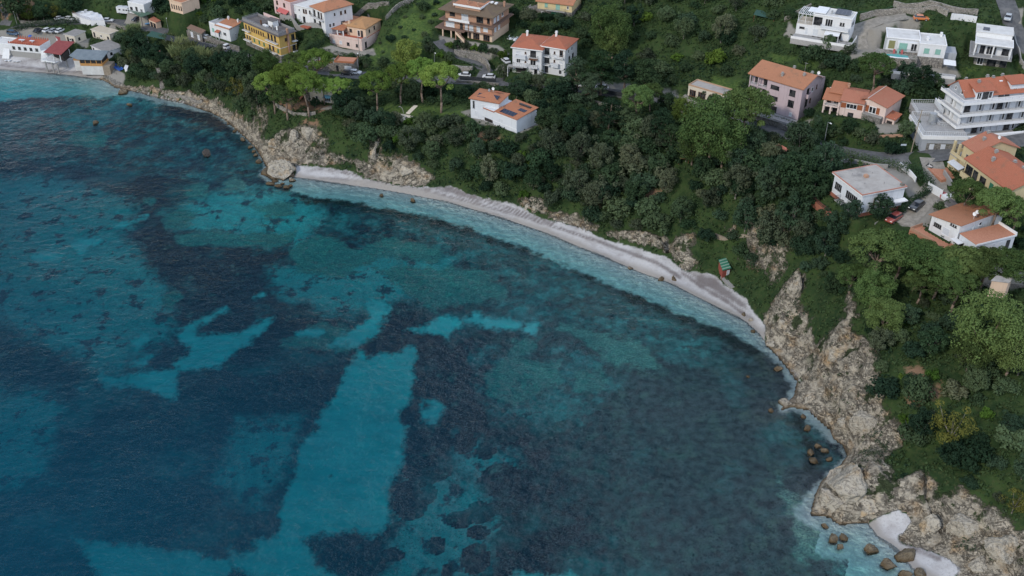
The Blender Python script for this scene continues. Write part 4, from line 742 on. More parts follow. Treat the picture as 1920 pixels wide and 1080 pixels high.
b = Bld(F['stone_garage'], 'roadside_garage', 'stone garage with white door and terracotta roof terrace by the road', 'garage'); L, W_, H = b.L, b.W, b.H; q = (0, 0, L, W_)
b.block(-9, 0.3, -.01, W_, -1.5, H - .5, STONE, 'retaining_wall'); b.block(0, 0, L, W_, -1.5, H, STONE); b.part('roof_terrace', MB().box(.05, .05, H + .001, L - .05, W_ - .05, H + .08), TFLOOR); b.rail(None, [(-6, .5, H - .5), (-.1, .5, H - .5)], .6, TERRA, True, 'parapet'); b.rail(None, [(.1, W_, H), (.1, .1, H), (L - .1, .1, H), (L - .1, W_, H)], .6, TERRA, True, 'parapet'); b.posts([(-5.9, .5), (-3, .5), (-.2, .3)], H - .5, H + .5, .18, CONC, 'pillar')
b.wins('f', q, [(1.0, .2, .8, 1.9, 'k'), (4.6, .1, 2.3, 2.0, 'sg')])

b = Bld(F['brown_villa'], 'villa', 'salmon three-storey villa with brown hipped roof and white roller shutters'); L, W_, H = b.L, b.W, b.H; q = (1.6, 1.8, L - 1.4, W_ - 1.0)
b.block(1.6, 1.8, L - 1.4, W_ - 1, 5.5, H - .1, BRICK); b.block(1.2, 1.5, L - 1.2, W_ - 1, 2.7, 5.2, BRICK, 'middle_wall'); b.block(9.5, 2.0, L - 1.4, W_ - 1, -2, 2.69, PEACH, 'ground_wall'); b.block(1.6, 6.5, 9.49, W_ - 1, -2, 2.69, CONC, 'carport_back')
b.part('upper_ledge', MB().box(0, .1, 5.201, L, W_, 5.45), plaster('brown_render', (.2, .13, .1))); b.part('lower_ledge', MB().box(-1.3, -.4, 2.4, 9.5, 6.4, 2.66).box(9.51, .9, 2.5, L - .6, 1.99, 2.68), plaster('brown_render', (.2, .13, .1)))
r = b.hip(.6, .6, L - .6, W_ - .6, H, 2.6, .7, BROWNT); b.part('penthouse', MB().box(5.2, 1.9, H + .5, 14.2, 8.2, H + 1.9), BRICK, r); b.part('penthouse_roof', MB().box(4.9, 1.6, H + 1.901, 14.6, 8.6, H + 2.1), ORANGE, r); b.part('penthouse_trim', MB().box(4.8, 1.5, H + 1.5, 14.7, 1.59, H + 2.12).box(14.61, 1.5, H + 1.5, 14.72, 8.6, H + 2.12), TRIM, r)
for x, y, z in ((4.4, 2.6, 1.0), (9.3, 3.2, 2.2), (13.4, 2.4, 2.2), (18.6, 10.5, 1.0), (3, 11, 1.2)): b.chimney(r, x, y, H + z, .7, BRICK, .5)
b.part('skylight', MB().box(15.2, 7.2, H + 2.0, 15.9, 8.4, H + 2.35).box(16.6, 7.4, H + 1.8, 17.3, 8.6, H + 2.2), TRIM, r)
b.wins('f', q, [(2.6, 6.5, 1.9, 1.6, 'k'), (7.2, 5.8, 2.5, 2.2, 's'), (12.6, 5.8, 2.4, 2.2, 'k'), (15.7, 5.9, 1.0, 2.1, 'b')]); q2 = (1.2, 1.5, L - 1.2, W_ - 1); b.wins('f', q2, [(2.2, 2.9, 3.2, 2.1, 's'), (6.4, 2.8, 1.0, 2.2, 'k'), (8.2, 2.8, 1.0, 2.2, 's'), (10.0, 2.8, 1.5, 2.2, 's'), (12.6, 2.8, 1.3, 2.2, 's'), (15.2, 3.3, 1.6, 1.5, 's')])
b.wins('r', q, [(2.2, 5.8, 1.5, 2.2, 's'), (4.4, 5.8, 1.5, 2.2, 's'), (7.6, 6.2, 1.2, 1.4, 'w')]); b.wins('r', q2, [(2.4, 2.9, 1.4, 2.1, 's'), (5, 2.9, 1.4, 2.1, 's')]); q3 = (9.5, 2, L - 1.4, W_ - 1); b.wins('f', q3, [(.9, 0, .8, 2, 'b'), (3.2, 0, 2.3, 2.1, 'bg'), (6.9, 0, 2.3, 2.1, 'bg')])
b.rail(None, [(3.6, .25, 5.45), (6.4, .25, 5.45), (11.2, .25, 5.45)], .8, TRIM, True, 'parapet'); b.rail(None, [(13.6, .25, 5.45), (L - .2, .25, 5.45), (L - .2, W_ - 1, 5.45)], .9, DMETAL, False); b.rail(None, [(6.8, 1.0, 2.69), (13.6, 1.0, 2.69)], .9, DMETAL)
b.posts([(1.5, 0), (4.6, 0), (7.6, .6)], -.5, 2.39, .2, PEACH, 'pillar'); b.part('stair', MB().quad((7.8, -2.2, 2.3), (10.6, -2.2, -.1), (10.6, -.6, -.1), (7.8, -.6, 2.3)).box(7.3, -2.3, 2.1, 7.79, -.5, 2.38).box(7.3, -2.3, -.3, 7.6, -2.0, 2.09), BRICK); b.rail(None, [(7.4, -2.3, 2.38), (10.6, -2.3, -.1)], .9, PEACH, True, 'stair_wall')

for key, nme, lab in (('twin_house', 'house', 'white house with hipped red roof, left half of the semi-detached pair'), ('twin_house_right', 'house', 'white house with hipped red roof, taller right half of the semi-detached pair')):
    b = Bld(F[key], nme, lab); L, W_, H = b.L, b.W, b.H; q = (.3, .3, L - .3, W_ - .3) if key == 'twin_house_right' else (.3, .3, L - .4, W_ - .3)
    b.block(*q, -2.0, H - .2, WHITE); r = b.hip(q[0], q[1], q[2], q[3], H, 1.5, .45, REDT); b.part('fascia', MB().box(-.2, -.2, H - .32, L + .05, -.16, H - .02).box(-.2, -.15, H - .32, -.16, W_ + .1, H - .02), TRIM, r); b.chimney(r, L * .25, W_ * .7, H + 1.2, .8, TRIM)
    if key == 'twin_house':
        b.wins('f', q, [(1.8, 6.0, 1.3, 1.1, 's'), (4.2, 6.3, .5, .7, 'b'), (6.6, 5.6, 1.8, 2.0, 'k'), (1.9, 3.2, 1.3, 1.4, 'w'), (4.2, 3.5, .5, .6, 'b'), (6.6, 2.9, 1.8, 2.0, 'w'), (2.8, .1, 3.6, 1.9, 'o'), (7.5, .2, 1, 2, 'k')]); b.balcony('f', q, 2.8, 5.0, 3.2, .9, TRIM, ROLLER, True); b.balcony('f', q, 6.8, 5.1, 2.8, .9, WOODB, DMETAL); b.balcony('f', q, 2.6, 2.4, 4.6, .9, TRIM, DMETAL); b.balcony('f', q, 6.8, 2.4, 2.8, .9, TRIM, DMETAL)
        b.part('porch', MB().box(-.9, -1.4, 2.2, 4.2, .29, 2.35), CONC); b.posts([(-.8, -1.2), (-.8, .1)], -1, 2.19, .08)
    else:
        b.wins('f', q, [(1.7, 6.2, 1.6, 2.0, 'k'), (4.2, 6.7, .5, .8, 'b'), (6.4, 6.2, 1.1, 1.9, 'b'), (1.7, 3.4, 1.6, 2.0, 'k'), (4.2, 4.0, .5, .8, 'b'), (6.4, 3.7, 1.2, 1.2, 's'), (1.6, .4, 1.2, 2, 'k'), (6.2, .5, 1, 1.4, 'w')]); b.balcony('f', q, 1.6, 5.7, 2.4, .9, TRIM, DMETAL); b.balcony('f', q, 5.6, 5.9, 3.4, .9, TRIM, METAL, False); b.balcony('f', q, 1.6, 3.0, 2.4, .9, TRIM, DMETAL); b.balcony('f', q, 4.6, 2.9, 2.4, .9, TRIM, ROLLER, True)
        b.wins('r', q, [(2.6, 6.6, .9, 1.2, 'w'), (5.2, 6.6, .9, 1.2, 'w'), (3.4, 3.4, 1.2, 2, 'k'), (6.2, 3.4, 1.2, 2, 'k')])

b = Bld(F['solar_house'], 'villa', 'white villa with stepped terracotta roofs carrying dark solar panels'); L, W_, H = b.L, b.W, b.H; q = (.3, .3, L - .3, W_ - .2); f2 = F['solar_low']
b.block(*q, -2, H - .15, BLUEW); r = b.hip(q[0], q[1], q[2], q[3], H - .0, 1.1, .45, TERRA, rl=1.0)
b.solar(r, 1.9, 1.1, 4.6, 2.9, H + .36, .42); b.solar(r, 5.6, 1.3, 8.4, 3.1, H + .4, .42); b.part('solar_panel', MB().box(6.1, 4.9, H + .95, 7.9, 5.7, H + 1.02), REDT, r); b.chimney(r, 4.4, 4.4, H + .9, .35, METAL, .35); b.dish(r, 5.4, 5.0, H + .9)
b.wins('l', q, [(2, 3.4, .9, 2.0, 'k')]); b.wins('f', q, [(1.0, 3.2, .55, 2.2, 'k'), (4.0, 3.6, .9, 1.2, 's'), (1.7, .5, .9, 2.0, 's'), (4.1, .3, .9, 1.2, 's')])
lo = Bld.__new__(Bld); lo.f = f2; lo.L, lo.W, lo.H = f2.L, f2.W, f2.H; lo.root = b.root       # the lower wing belongs to the same villa
M2 = Matrix.Translation(b.f.o).inverted(); piv = bpy.data.objects.new('wing', None)
def wing(mb, name, mat, fr_, root, par=None):
    """geometry written in a second frame, stored under the first house"""
    c, s_ = math.cos(fr_.rz - b.f.rz), math.sin(fr_.rz - b.f.rz); off = Matrix.Rotation(-b.f.rz, 3, 'Z') @ (fr_.o - b.f.o)
    mb.v = [(x * c - y * s_ + off.x, x * s_ + y * c + off.y, z + off.z) for x, y, z in mb.v]; return mb.build(name, mat, par or root)
l2, w2, h2 = f2.L, f2.W, f2.H
wing(MB().box(0, 0, -2.5, l2, w2 - .3, h2 - .1), 'wing_wall', BLUEW, f2, b.root); rr = wing(lo.slab('', [(4.2, -.25, h2), (l2 + .3, -.25, h2), (l2 + .3, w2 + .1, h2 + .75), (4.2, w2 + .1, h2 + .75)], .16, TERRA), 'wing_roof', TERRA, f2, b.root)
wing(lo.slab('', [(-.2, -.25, h2 - .35), (4.19, -.25, h2 - .35), (4.19, 3.4, h2 + .1), (-.2, 3.4, h2 + .1)], .16, REDT), 'porch_roof', REDT, f2, b.root)
wing(lo.slab('', [(5.6, .5, h2 + .13), (10.8, .5, h2 + .13), (10.8, 2.6, h2 + .32), (5.6, 2.6, h2 + .32)], .06, SOLAR), 'solar_panel', SOLAR, f2, b.root, rr); wing(lo.slab('', [(9.2, 4.2, h2 + .42), (11.8, 4.2, h2 + .42), (11.8, 5.6, h2 + .53), (9.2, 5.6, h2 + .53)], .06, SOLAR), 'solar_panel', SOLAR, f2, b.root, rr); wing(MB().box(7.4, 6.9, h2 + .6, 11.6, 7.5, h2 + 1.0), 'roof_vent', DMETAL, f2, b.root, rr)
wing(MB().box(-.05, -.06, h2 - .62, l2 + .05, -.005, h2 - .5).box(3.0, -.06, 1.1, l2 + .05, -.005, 1.22), 'trim', TRIM, f2, b.root)
for t_, z_, w_, hh in ((1.8, .1, 3.2, 1.0), (6.6, 1.5, 1.4, 1.0)): wing(MB().box(t_ - w_ / 2, -.05, z_, t_ + w_ / 2, .1, z_ + hh), 'window', DARKIN if z_ < 1 else ROLLER, f2, b.root)
bpy.data.objects.remove(piv)

b = Bld(F['pink_flats'], 'apartment_block', 'lilac-pink three-storey apartment block with terracotta gable roof', 'apartment block'); L, W_, H = b.L, b.W, b.H; q = (.2, .2, L - .2, W_)
b.block(.2, 1.6, L - .2, W_, -2.5, H, LILAC); b.block(5.6, .2, L - .2, 1.59, -2.5, H, LILAC, 'front_wall'); b.part('loggia', MB().box(.2, .2, 5.6, 5.59, 1.59, 5.8).box(.2, .2, 2.6, 5.59, 1.59, 2.8).box(.2, .2, -2, .5, .5, H).box(2.7, .2, -2, 3.0, .5, H).box(.2, .2, H - .3, 5.59, 1.59, H), LILAC)
r = b.gable(.2, .2, L - .2, W_, H, 1.7, 'x', .5, ORANGE, LILAC, .62); b.block(L - 2.6, W_ + .01, L - .1, W_ + 1.8, -2, H - .4, LILAC, 'rear_wing')
for x, y, z in ((8.4, 2.5, .8), (9.2, 7.2, 1.4), (13.4, 5.0, 1.2), (14.6, 7.0, 1.4)): b.chimney(r, x, y, H + z, .6, CONC, .5)
b.tubes('antenna', [((12.5, 6.8, H + 1.6), (12.5, 6.8, H + 4.4)), ((12.1, 6.8, H + 4.2), (13.1, 6.8, H + 4.2))], .04, METAL, r); b.dish(r, L - .4, 8.6, H + .9)
b.wins('f', (.2, 1.6, L, W_), [(1.6, 5.9, 1.3, 1.8, 'k'), (4.2, 5.9, 1.2, 2.0, 'k'), (1.6, 2.9, 1.3, 1.8, 'k'), (4.2, 2.9, 1.2, 2.0, 'k'), (2.6, .0, 3.6, 2.3, 'o')]); b.wins('f', (.2, .2, L, W_), [(7.8, 6.4, 2.5, 1.1, 'k'), (7.8, 3.4, 2.5, 1.1, 'k'), (13.0, 6.0, 1.7, 1.7, 'k'), (13.0, 2.9, 1.7, 1.9, 'k'), (7.6, -.6, 3.4, 2.4, 'o'), (13.4, .4, .8, 1.1, 's')])
b.rail(None, [(.4, .4, 5.8), (5.5, .4, 5.8)], .8, TRIM, False, step=.22); b.rail(None, [(.4, .4, 2.8), (5.5, .4, 2.8)], .8, TRIM, False, step=.22); b.wins('r', q, [(3.2, 5.8, 1.2, 2.1, 'k'), (5.6, 6.2, .9, 1.3, 'w'), (3.2, 2.8, 1.2, 2.1, 'k'), (8, 6.3, .5, 1.2, 'b'), (5.4, 3.2, .7, 1.3, 'b')]); b.part('forecourt', MB().box(4, -3.4, -.6, L, -.0, -.02), DECKG); b.balcony('r', q, 3.4, 5.6, 2.2, .8, LILAC, LILAC, True)

b = Bld(F['pink_house'], 'villa', 'peach-pink villa with three terracotta roofs and brown shutters beside the hotel'); L, W_, H = b.L, b.W, b.H; q = (.2, .2, L, W_); W3 = W_
b.block(4.3, .6, L, W_, -2.5, H - .1, PALEPINK); b.block(.2, 2.2, 4.29, W_, -2.5, H - .3, PALEPINK, 'left_wall'); b.part('loggia', MB().box(.2, .2, 1.9, 4.29, 2.19, 2.1).box(.2, .2, -1.5, .55, .6, H - .5).box(3.9, .2, -1.5, 4.29, .6, H - .5).box(2.0, .2, -1.5, 2.4, .6, 1.89), PALEPINK)
r = b.shed(-.2, -.1, 4.4, 5.0, H - .45, H + .7, TERRA); b.shed(.9, 2.6, 5.0, W_, H + .55, H + 1.7, TERRA); b.shed(4.2, .1, L + .1, 4.8, H - .1, H + 1.2, ROSE); b.shed(4.0, 4.8, L + .1, W_ + .3, H + 1.2, H + .5, ROSE); b.chimney(r, 5.0, 6.4, H + 1.0, .7, BRICK)
b.rail(None, [(.4, .35, 2.1), (4.2, .35, 2.1)], .75, TRIM, False, step=.2); b.wins('f', (.2, 2.2, L, W_), [(1.1, 2.2, 1.0, 1.9, 'b'), (2.9, 2.2, 1.2, 1.9, 'w'), (1.0, -1.0, 1.5, 2.4, 'o'), (3, -1, 1.5, 2.4, 'o')]); b.wins('f', (4.3, .6, L, W_), [(2.9, 2.2, 2.6, 1.3, 'w', BROWNS), (3.0, -.4, 1.4, 1.5, 'k')])
f3 = F['pink_house_right']; l3, w3, h3 = f3.L, f3.W, f3.H; wing(MB().box(0, .3, -2.5, l3 - .3, w3, h3 - .1), 'right_wall', PALEPINK, f3, b.root); k = Bld.slab; r3 = wing(k(b, '', [(-.9, -.4, h3 + .35), (1.0, -.4, h3 + .95), (1.0, w3 + .3, h3 + .95), (-.9, w3 + .3, h3 + .35)], .16, ROSE), 'right_roof', ROSE, f3, b.root); wing(k(b, '', [(1.0, -.4, h3 + .95), (l3 + .3, -.4, h3 - .2), (l3 + .3, w3 + .3, h3 - .2), (1.0, w3 + .3, h3 + .95)], .16, ROSE), 'right_roof', ROSE, f3, b.root)
wing(MB().box(.95, -.42, h3 + .82, 1.08, w3 + .32, h3 + 1.0), 'ridge_tiles', WHITER, f3, b.root, r3); wing(MB().quad((0, .3, h3 - .1), (l3 - .3, .3, h3 - .1), (1.0, .3, h3 + .8)), 'gable', PALEPINK, f3, b.root); wing(MB().box(.4, -.9, -2.6, l3 - .7, .29, 1.6), 'stone_bay', STONE, f3, b.root); wing(MB().box(.3, -1.0, 1.601, l3 - .6, .29, 1.75), 'balcony', CONC, f3, b.root)
wing(MB().box(1.5, .22, 1.76, 3.4, .4, 3.6), 'window', TRIM, f3, b.root); wing(MB().box(1.65, .19, 1.95, 2.35, .3, 3.45).box(2.55, .19, 1.95, 3.25, .3, 3.45), 'pane', GLASS, f3, b.root); wing(MB().box(.6, .2, 1.95, 1.45, .28, 3.6), 'shutter', BROWNS, f3, b.root); wing(MB().box(3.45, .2, 1.95, 4.3, .28, 3.6), 'shutter', BROWNS, f3, b.root)
wing(MB().box(l3 - .29, 1.4, -2, l3 + 2.0, 4.6, 1.6), 'annex_wall', PALEPINK, f3, b.root); wing(k(b, '', [(l3 - .5, .9, 1.7), (l3 + 2.4, .9, 1.5), (l3 + 2.4, 4.8, 1.9), (l3 - .5, 4.8, 2.2)], .14, REDT), 'annex_roof', REDT, f3, b.root); wing(MB().box(l3 + .1, 1.33, -1.0, l3 + 1.5, 1.6, .7), 'archway', DARKIN, f3, b.root)

b = Bld(F['white_villa'], 'villa', 'white modern villa with flat roof, solar panels and slatted pergola'); L, W_, H = b.L, b.W, b.H; q = (0, 0, L, W_)
b.block(0, 0, L, W_, -2, H, WHITE); r = b.flat(0, 0, L, W_, H + .003, WHITER, .3, TRIM, .1); b.block(-4.2, 0, -.01, W_, -2, 2.9, LILAC if False else WHITE, 'left_wall'); b.part('terrace_floor', MB().box(-4.2, 0, 2.901, -.01, W_, 2.98), BEIGER)
b.tubes('pergola', [((x, .2, 2.98), (x, .2, 5.7)) for x in (-4.0, -2.0)] + [((x, W_ - .2, 2.98), (x, W_ - .2, 5.7)) for x in (-4.0, -2.0)] + [((-4.1 + .5 * i, 0, 5.75), (-4.1 + .5 * i, W_, 5.75)) for i in range(9)] + [((-4.2, .2, 5.65), (0, .2, 5.65)), ((-4.2, W_ - .2, 5.65), (0, W_ - .2, 5.65))], .09, WPAINT); b.part('pergola_cover', MB().box(-2.2, 2.2, 5.86, -.1, W_, 5.92), WPAINT); b.rail(None, [(-4.1, W_, 2.98), (-4.1, .1, 2.98), (-.1, .1, 2.98)], .8, WPAINT)
b.part('sun_deck', MB().box(.05, .6, H + .32, 3.0, W_ - .1, H + .5), WPAINT, r); b.solar(r, 5.2, 2.2, 9.2, 5.2, H + .4, .5); b.chimney(r, 4.4, 2.2, H, .7, METAL, .35)
b.wins('f', q, [(1.4, 3.3, 2.3, 2.2, 'k'), (4.4, 3.3, 2.0, 2.1, 'w'), (7.6, 4.0, .5, .9, 'k'), (8.3, 4.0, .5, .9, 'k'), (1.2, .2, 1.5, 1.9, 's'), (6.8, .2, 3.0, 2.1, 'o')]); b.wins('f', (-4.2, 0, 0, W_), [(1.6, 1.6, 1.4, .5, 'k'), (2.9, 0.1, .9, 1.9, 's')]); b.balcony('f', q, 6.2, 2.9, 7.6, 1.0, TRIM, ROLLER, True, .8); b.part('awning', b.slab('', [(4.0, -2.6, 1.9), (8.0, -2.6, 1.9), (8.0, -.2, 2.4), (4.0, -.2, 2.4)], .1, WPAINT), WPAINT); b.posts([(4.1, -2.5), (7.9, -2.5)], -1, 1.8, .07); b.part('forecourt', MB().box(-4.4, -4.4, -1.5, L + 1.6, -.01, -.05), DECKG); b.rail(None, [(-4.4, -4.3, -.05), (L + 1.5, -4.3, -.05), (L + 1.5, 4, -.05)], .7, TRIM, True, 'garden_wall'); b.wins('r', q, [(1.6, 3.9, .7, 1, 'k'), (3.4, 3.9, .7, 1, 'k')])
tb = MB().box(5.0, -2.0, .65, 7.0, -1.0, .72)
for x in (5.1, 6.9):
    for y in (-1.9, -1.1): tb.tube((x, y, -.04), (x, y, .65), .04, n=4)
tag(tb.build('table', WPAINT, None, b.f.o, b.f.rz), 'white garden table under the awning of the modern villa', 'table')

b = Bld(F['pool_villa'], 'villa', 'white flat-roofed villa with green shutters over a stone base, beside the turquoise pool'); L, W_, H = b.L, b.W, b.H; q = (0, 0, L, W_); q2 = (-8.0, 1.6, -.01, W_ + 1)
b.block(0, 0, L, W_, 2.7, H, WHITE); b.block(-.05, -.05, L + .05, W_, -2.5, 2.69, RUBBLE, 'stone_base'); r = b.flat(0, 0, L, W_, H + .003, WHITER, .3, TRIM, .08); b.block(-8.0, 2.2, -.01, W_ + 1, -2.5, H + .2, WHITE, 'left_wall'); r2 = b.flat(-8.0, 2.2, -.02, W_ + 1, H + .203, WHITER, .3, TRIM, .3); b.block(-5.4, .7, -.01, 2.19, -2.5, 3.2, RUBBLE, 'bay_base'); b.block(-5.4, .9, -.02, 2.19, 3.21, H - .2, WHITE, 'bay')
b.wins('f', q, [(2.0, 3.7, 1.3, 1.3, 't'), (4.8, 3.7, 1.3, 1.3, 't'), (4.4, -.2, 2.4, 2.0, 'k')]); b.wins('f', (-5.4, .9, 0, W_), [(1.5, 3.6, 2.0, 1.9, 't'), (4.2, 3.5, 1.5, 2.1, 'w')]); b.wins('f', (-8, 2.2, 0, W_), [(1.3, 3.2, 1.8, 2.4, 'ys')]); b.rail(None, [(-5.3, .6, 3.22), (-.3, .6, 3.22)], .8, METAL); b.chimney(r, 2.0, 3.0, H, .6, TRIM); b.chimney(r, 5.6, 6.8, H, .8, TRIM)
b.part('pool_deck', MB().prism([(-11.6, -1.0), (-9.5, -2.6), (-6, -3.4), (-2, -3.3), (-.06, -2.4), (-.06, -.06), (-5.41, .69), (-5.41, 2.19), (-10, 2.4)], -2.5, 2.9), RUBBLE); b.part('pool_water', MB().prism([(-9.2, -1.3), (-7.6, -2.4), (-5.4, -2.9), (-2.4, -2.7), (-2.4, -1.1), (-5, -.7)], 2.9, 2.93), mat_simple('pool_water', (.06, .3, .3), (.09, .36, .36), 1.5, .1)); b.part('pool_coping', MB().prism([(-11.4, -1.1), (-9.3, -2.7), (-6, -3.5), (-2.2, -3.3), (-2.3, -2.75), (-5.4, -2.95), (-7.7, -2.45), (-9.3, -1.3)], 2.901, 3.0), TRIM)
b.block(L + .06, 2.0, L + 3.2, W_ - 1, -1, 3.6, GREYW, 'side_wall'); b.part('patio', MB().box(-6, -7.0, -1.5, L + 3, -3.4, -.05), DECKG); b.rail(None, [(-7, -6.9, -.05), (L + 2.8, -6.9, -.05)], .7, TRIM, True, 'garden_wall'); b.part('awning', b.slab('', [(L + .1, -1.6, 1.7), (L + 3.2, -1.6, 1.6), (L + 3.2, .8, 2.1), (L + .1, .8, 2.3)], .06, WPAINT), WPAINT)
for i, (c_, m_) in enumerate((('red', REDC), ('green', TEALS), ('red', REDC))):
    tag(MB().box(-6.2 + i * 1.0, -.2, 2.91, -5.7 + i * 1.0, .3, 3.35).box(-6.2 + i * 1.0, .3, 3.0, -5.7 + i * 1.0, .38, 3.9).build('chair', m_, None, b.f.o, b.f.rz), ('left red', 'bright green', 'right red')[i] + ' chair on the terrace behind the turquoise pool', 'chair')

b = Bld(F['terrace_villa'], 'villa', 'white two-storey villa with deep flat roof and wraparound balcony at far right'); L, W_, H = b.L, b.W, b.H
b.block(.9, 2.0, L - .3, W_, -2, 2.7, RUBBLE); b.block(.9, 2.0, L - .3, W_ - .5, 2.95, H - .2, WHITE, 'upper_wall'); b.part('balcony', MB().box(-.8, -.6, 2.701, L + .4, W_, 2.94), DECKG); r = b.flat(0, 0, L, 5.6, H - .1, WHITER, .25, TRIM, .05); b.part('roof_block', MB().box(-.1, 5.7, H - .19, L - .4, W_ + 1, H + 1.1), WHITE, r); b.part('upper_roof', MB().box(-.3, 5.6, H + 1.101, L - .2, W_ + 1.2, H + 1.3), WHITER, r); b.solar(r, 1.4, 7.0, 3.0, 8.6, H + 1.4, .3)
b.posts([(.25, .3), (4.6, .3), (L - .3, .3)], 2.95, H - .11, .16, TRIM, 'pillar'); b.rail(None, [(-.7, W_ - 2, 2.94), (-.7, -.5, 2.94), (L + .3, -.5, 2.94), (L + .3, W_ - 1, 2.94)], .9, METAL); q = (.9, 2.0, L - .3, W_); b.wins('f', q, [(1.2, 3.0, 1.2, 2.2, 'k'), (3.4, 3.0, 2.4, 2.2, 'w'), (6.8, 3.3, 1.7, 1.7, 'k'), (1.4, .0, 1.5, 2.2, 'w'), (4.2, .0, 2.2, 2.2, 'k'), (7.0, .1, 1.6, 2, 'k')]); b.wins('l', q, [(1.5, 3.1, 1.2, 2.1, 'k')])

b = Bld(F['hotel'], 'hotel', 'large white terraced hotel with three long balcony tiers and red-tiled roof', 'hotel'); L0, W0, H0 = b.L, b.W, b.H; L, W_, H = L0 + 6, W0, H0
for i, (z, d, xo) in enumerate(((3.0, 0, -.3), (6.0, .0, -.15), (9.0, 0, 0))):
    sl = b.part('balcony', MB().box(xo, 0, z - .28, L, W_, z - .001).box(xo, 0, z, L, .16, z + .42).box(xo, .161, z, xo + .16, W_, z + .42), TRIM); b.rail(sl, [(xo + .08, W_, z + .42), (xo + .08, .08, z + .42), (L, .08, z + .42)], .45, METAL, step=1.8)
for z in (0, 3.0, 6.0): b.block(1.6 if z else 1.0, 2.0, L, W_ - .1, z + .002 if z else -3, z + 2.71, GREYW)
q = (1.6, 2, L, W_)
for z, row in ((3.05, 'swsswswkswks'), (6.05, 'kswswkwswskw'), (0.0, 'wskwssskwsws')):
    x = 1.2
    for i, c in enumerate(row): b.wins('f', q, [(x, z + (.1 if z else .3), (.75, 1.5)[c != 'w'] , 2.0, c)]); x += 1.75
    b.wins('l', q, [(1.8, z + .1, 2.2, 2.0, 's'), (4.4, z + .1, .8, 2.0, 'w'), (6.2, z + .1, 2.0, 2.0, 's')] if z else [])
b.part('pier', MB().box(1.0, 1.4, 3.0, 1.5, 1.9, 8.2), TRIM); b.part('pier', MB().box(1.0, 5, 3.0, 1.5, 5.6, 8.71), TRIM)
b.block(2.0, 2.6, L, W_ - .4, 9.001, 10.0, GREYW, 'attic_wall'); r = b.gable(2.0, 2.6, L, W_ - .4, 9.9, 2.5, 'x', .35, REDT, GREYW, .55); b.part('verge', MB().box(1.62, 2.2, 9.6, 1.66, 6.8, 9.61), TRIM, r)
b.part('dormer', MB().box(4.4, 2.2, 9.02, 9.0, 5.0, 11.1), BLUEW, r); b.part('dormer_roof', b.slab('', [(4.0, 1.9, 11.2), (9.5, 1.9, 11.2), (9.5, 6.4, 12.3), (4.0, 6.4, 12.3)], .16, REDT), REDT, r); b.part('dormer', MB().box(14.2, 3.2, 9.02, 18.6, 5.6, 11.8), BLUEW, r); b.part('dormer_roof', b.slab('', [(13.8, 2.8, 11.9), (19, 2.8, 11.9), (19, 6.6, 12.7), (13.8, 6.6, 12.7)], .16, REDT), REDT, r)
b.wins('f', (4.4, 2.2, 9, 5), [(.9, 9.1, 1.2, 1.7, 'w'), (2.6, 9.1, 1.6, 1.7, 'k'), (3.9, 9.1, 1.0, 1.7, 'w')]); b.wins('f', (14.2, 3.2, 18, 5), [(1.2, 9.4, 1.2, 1.3, 'w')]); b.wins('l', (2.0, 2.6, L, W_), [(1.6, 9.8, .9, 1.1, 'w'), (4.4, 9.9, .7, .9, 'w')]); b.wins('f', (2, 2.6, L, W_), [(9.6, 9.1, 1.4, .7, 'k'), (11.2, 9.1, 1.2, .7, 'k')])
for x, y, z in ((6.5, 5.2, 11.9), (9.8, 7.0, 12.2), (11.0, 6.4, 12.1), (14.5, 7.8, 11.8), (5, 8.2, 11.4)): b.chimney(r, x, y, z, .4, CONC, .5)
b.part('skylight', MB().box(12.2, 5.2, 11.4, 13.0, 6.2, 12.0), TRIM, r); b.part('entrance_ramp', MB().box(2.0, -1.4, -2.5, L, -.6, .9), TRIM); b.part('forecourt', MB().box(1.0, -.59, -2.5, L, 1.99, -.02), DECKG)
# hotel terraces stepping down to the road
fa = T_ANNEX; l4, w4, h4 = fa.L, fa.W, fa.H
wing(MB().prism([(0, 0), (l4, 0), (l4, w4), (3.2, w4), (3.2, 7.5), (0, 7.5)], -2.5, h4 - .2), 'terrace_wall', GREYW, fa, b.root); tf = wing(MB().prism([(-.1, -.1), (l4 + .1, -.1), (l4 + .1, w4), (3.2, w4), (3.2, 7.5), (-.1, 7.5)], h4 - .199, h4), 'terrace', DECKG, fa, b.root); wing(MB().box(l4 + .11, -.15, h4 - .9, l4 + .3, w4, h4 + .12).box(-.2, -.3, h4 - .9, l4 + .3, -.11, h4 + .12), 'terrace_edge', TRIM, fa, b.root)
wing(MB().box(l4 + .001, 1.2, -1.4, l4 + .06, w4 - .2, 2.2), 'stone_facing', STONE, fa, b.root)
for y in (1.9, 4.6): wing(MB().box(l4 + .062, y, -.3 if y > 3 else .6, l4 + .12, y + 1.1, 2.0), 'shutter', ROLLER, fa, b.root)
m = MB()
def rl(pts, z, h=.95):
    for a, c in zip(pts[:-1], pts[1:]):
        a = Vector((*a, z)); c = Vector((*c, z)); up = Vector((0, 0, h)); n = max(1, int((c - a).length / .5)); m.tube(a + up, c + up, .04, n=4); m.tube(a + up * .5, c + up * .5, .02, n=4); m.tube(a + up * .12, c + up * .12, .02, n=4)
        for i in range(n + 1): p = a.lerp(c, i / n); m.tube(p, p + up, .025, n=4)
rl([(.1, 7.4), (.1, 0), (l4, 0), (l4, w4)], h4 + .12); rl([(2.6, 5), (6.2, 5.4), (6.2, w4)], h4 + .01); wing(m, 'railing', WPAINT, fa, b.root)
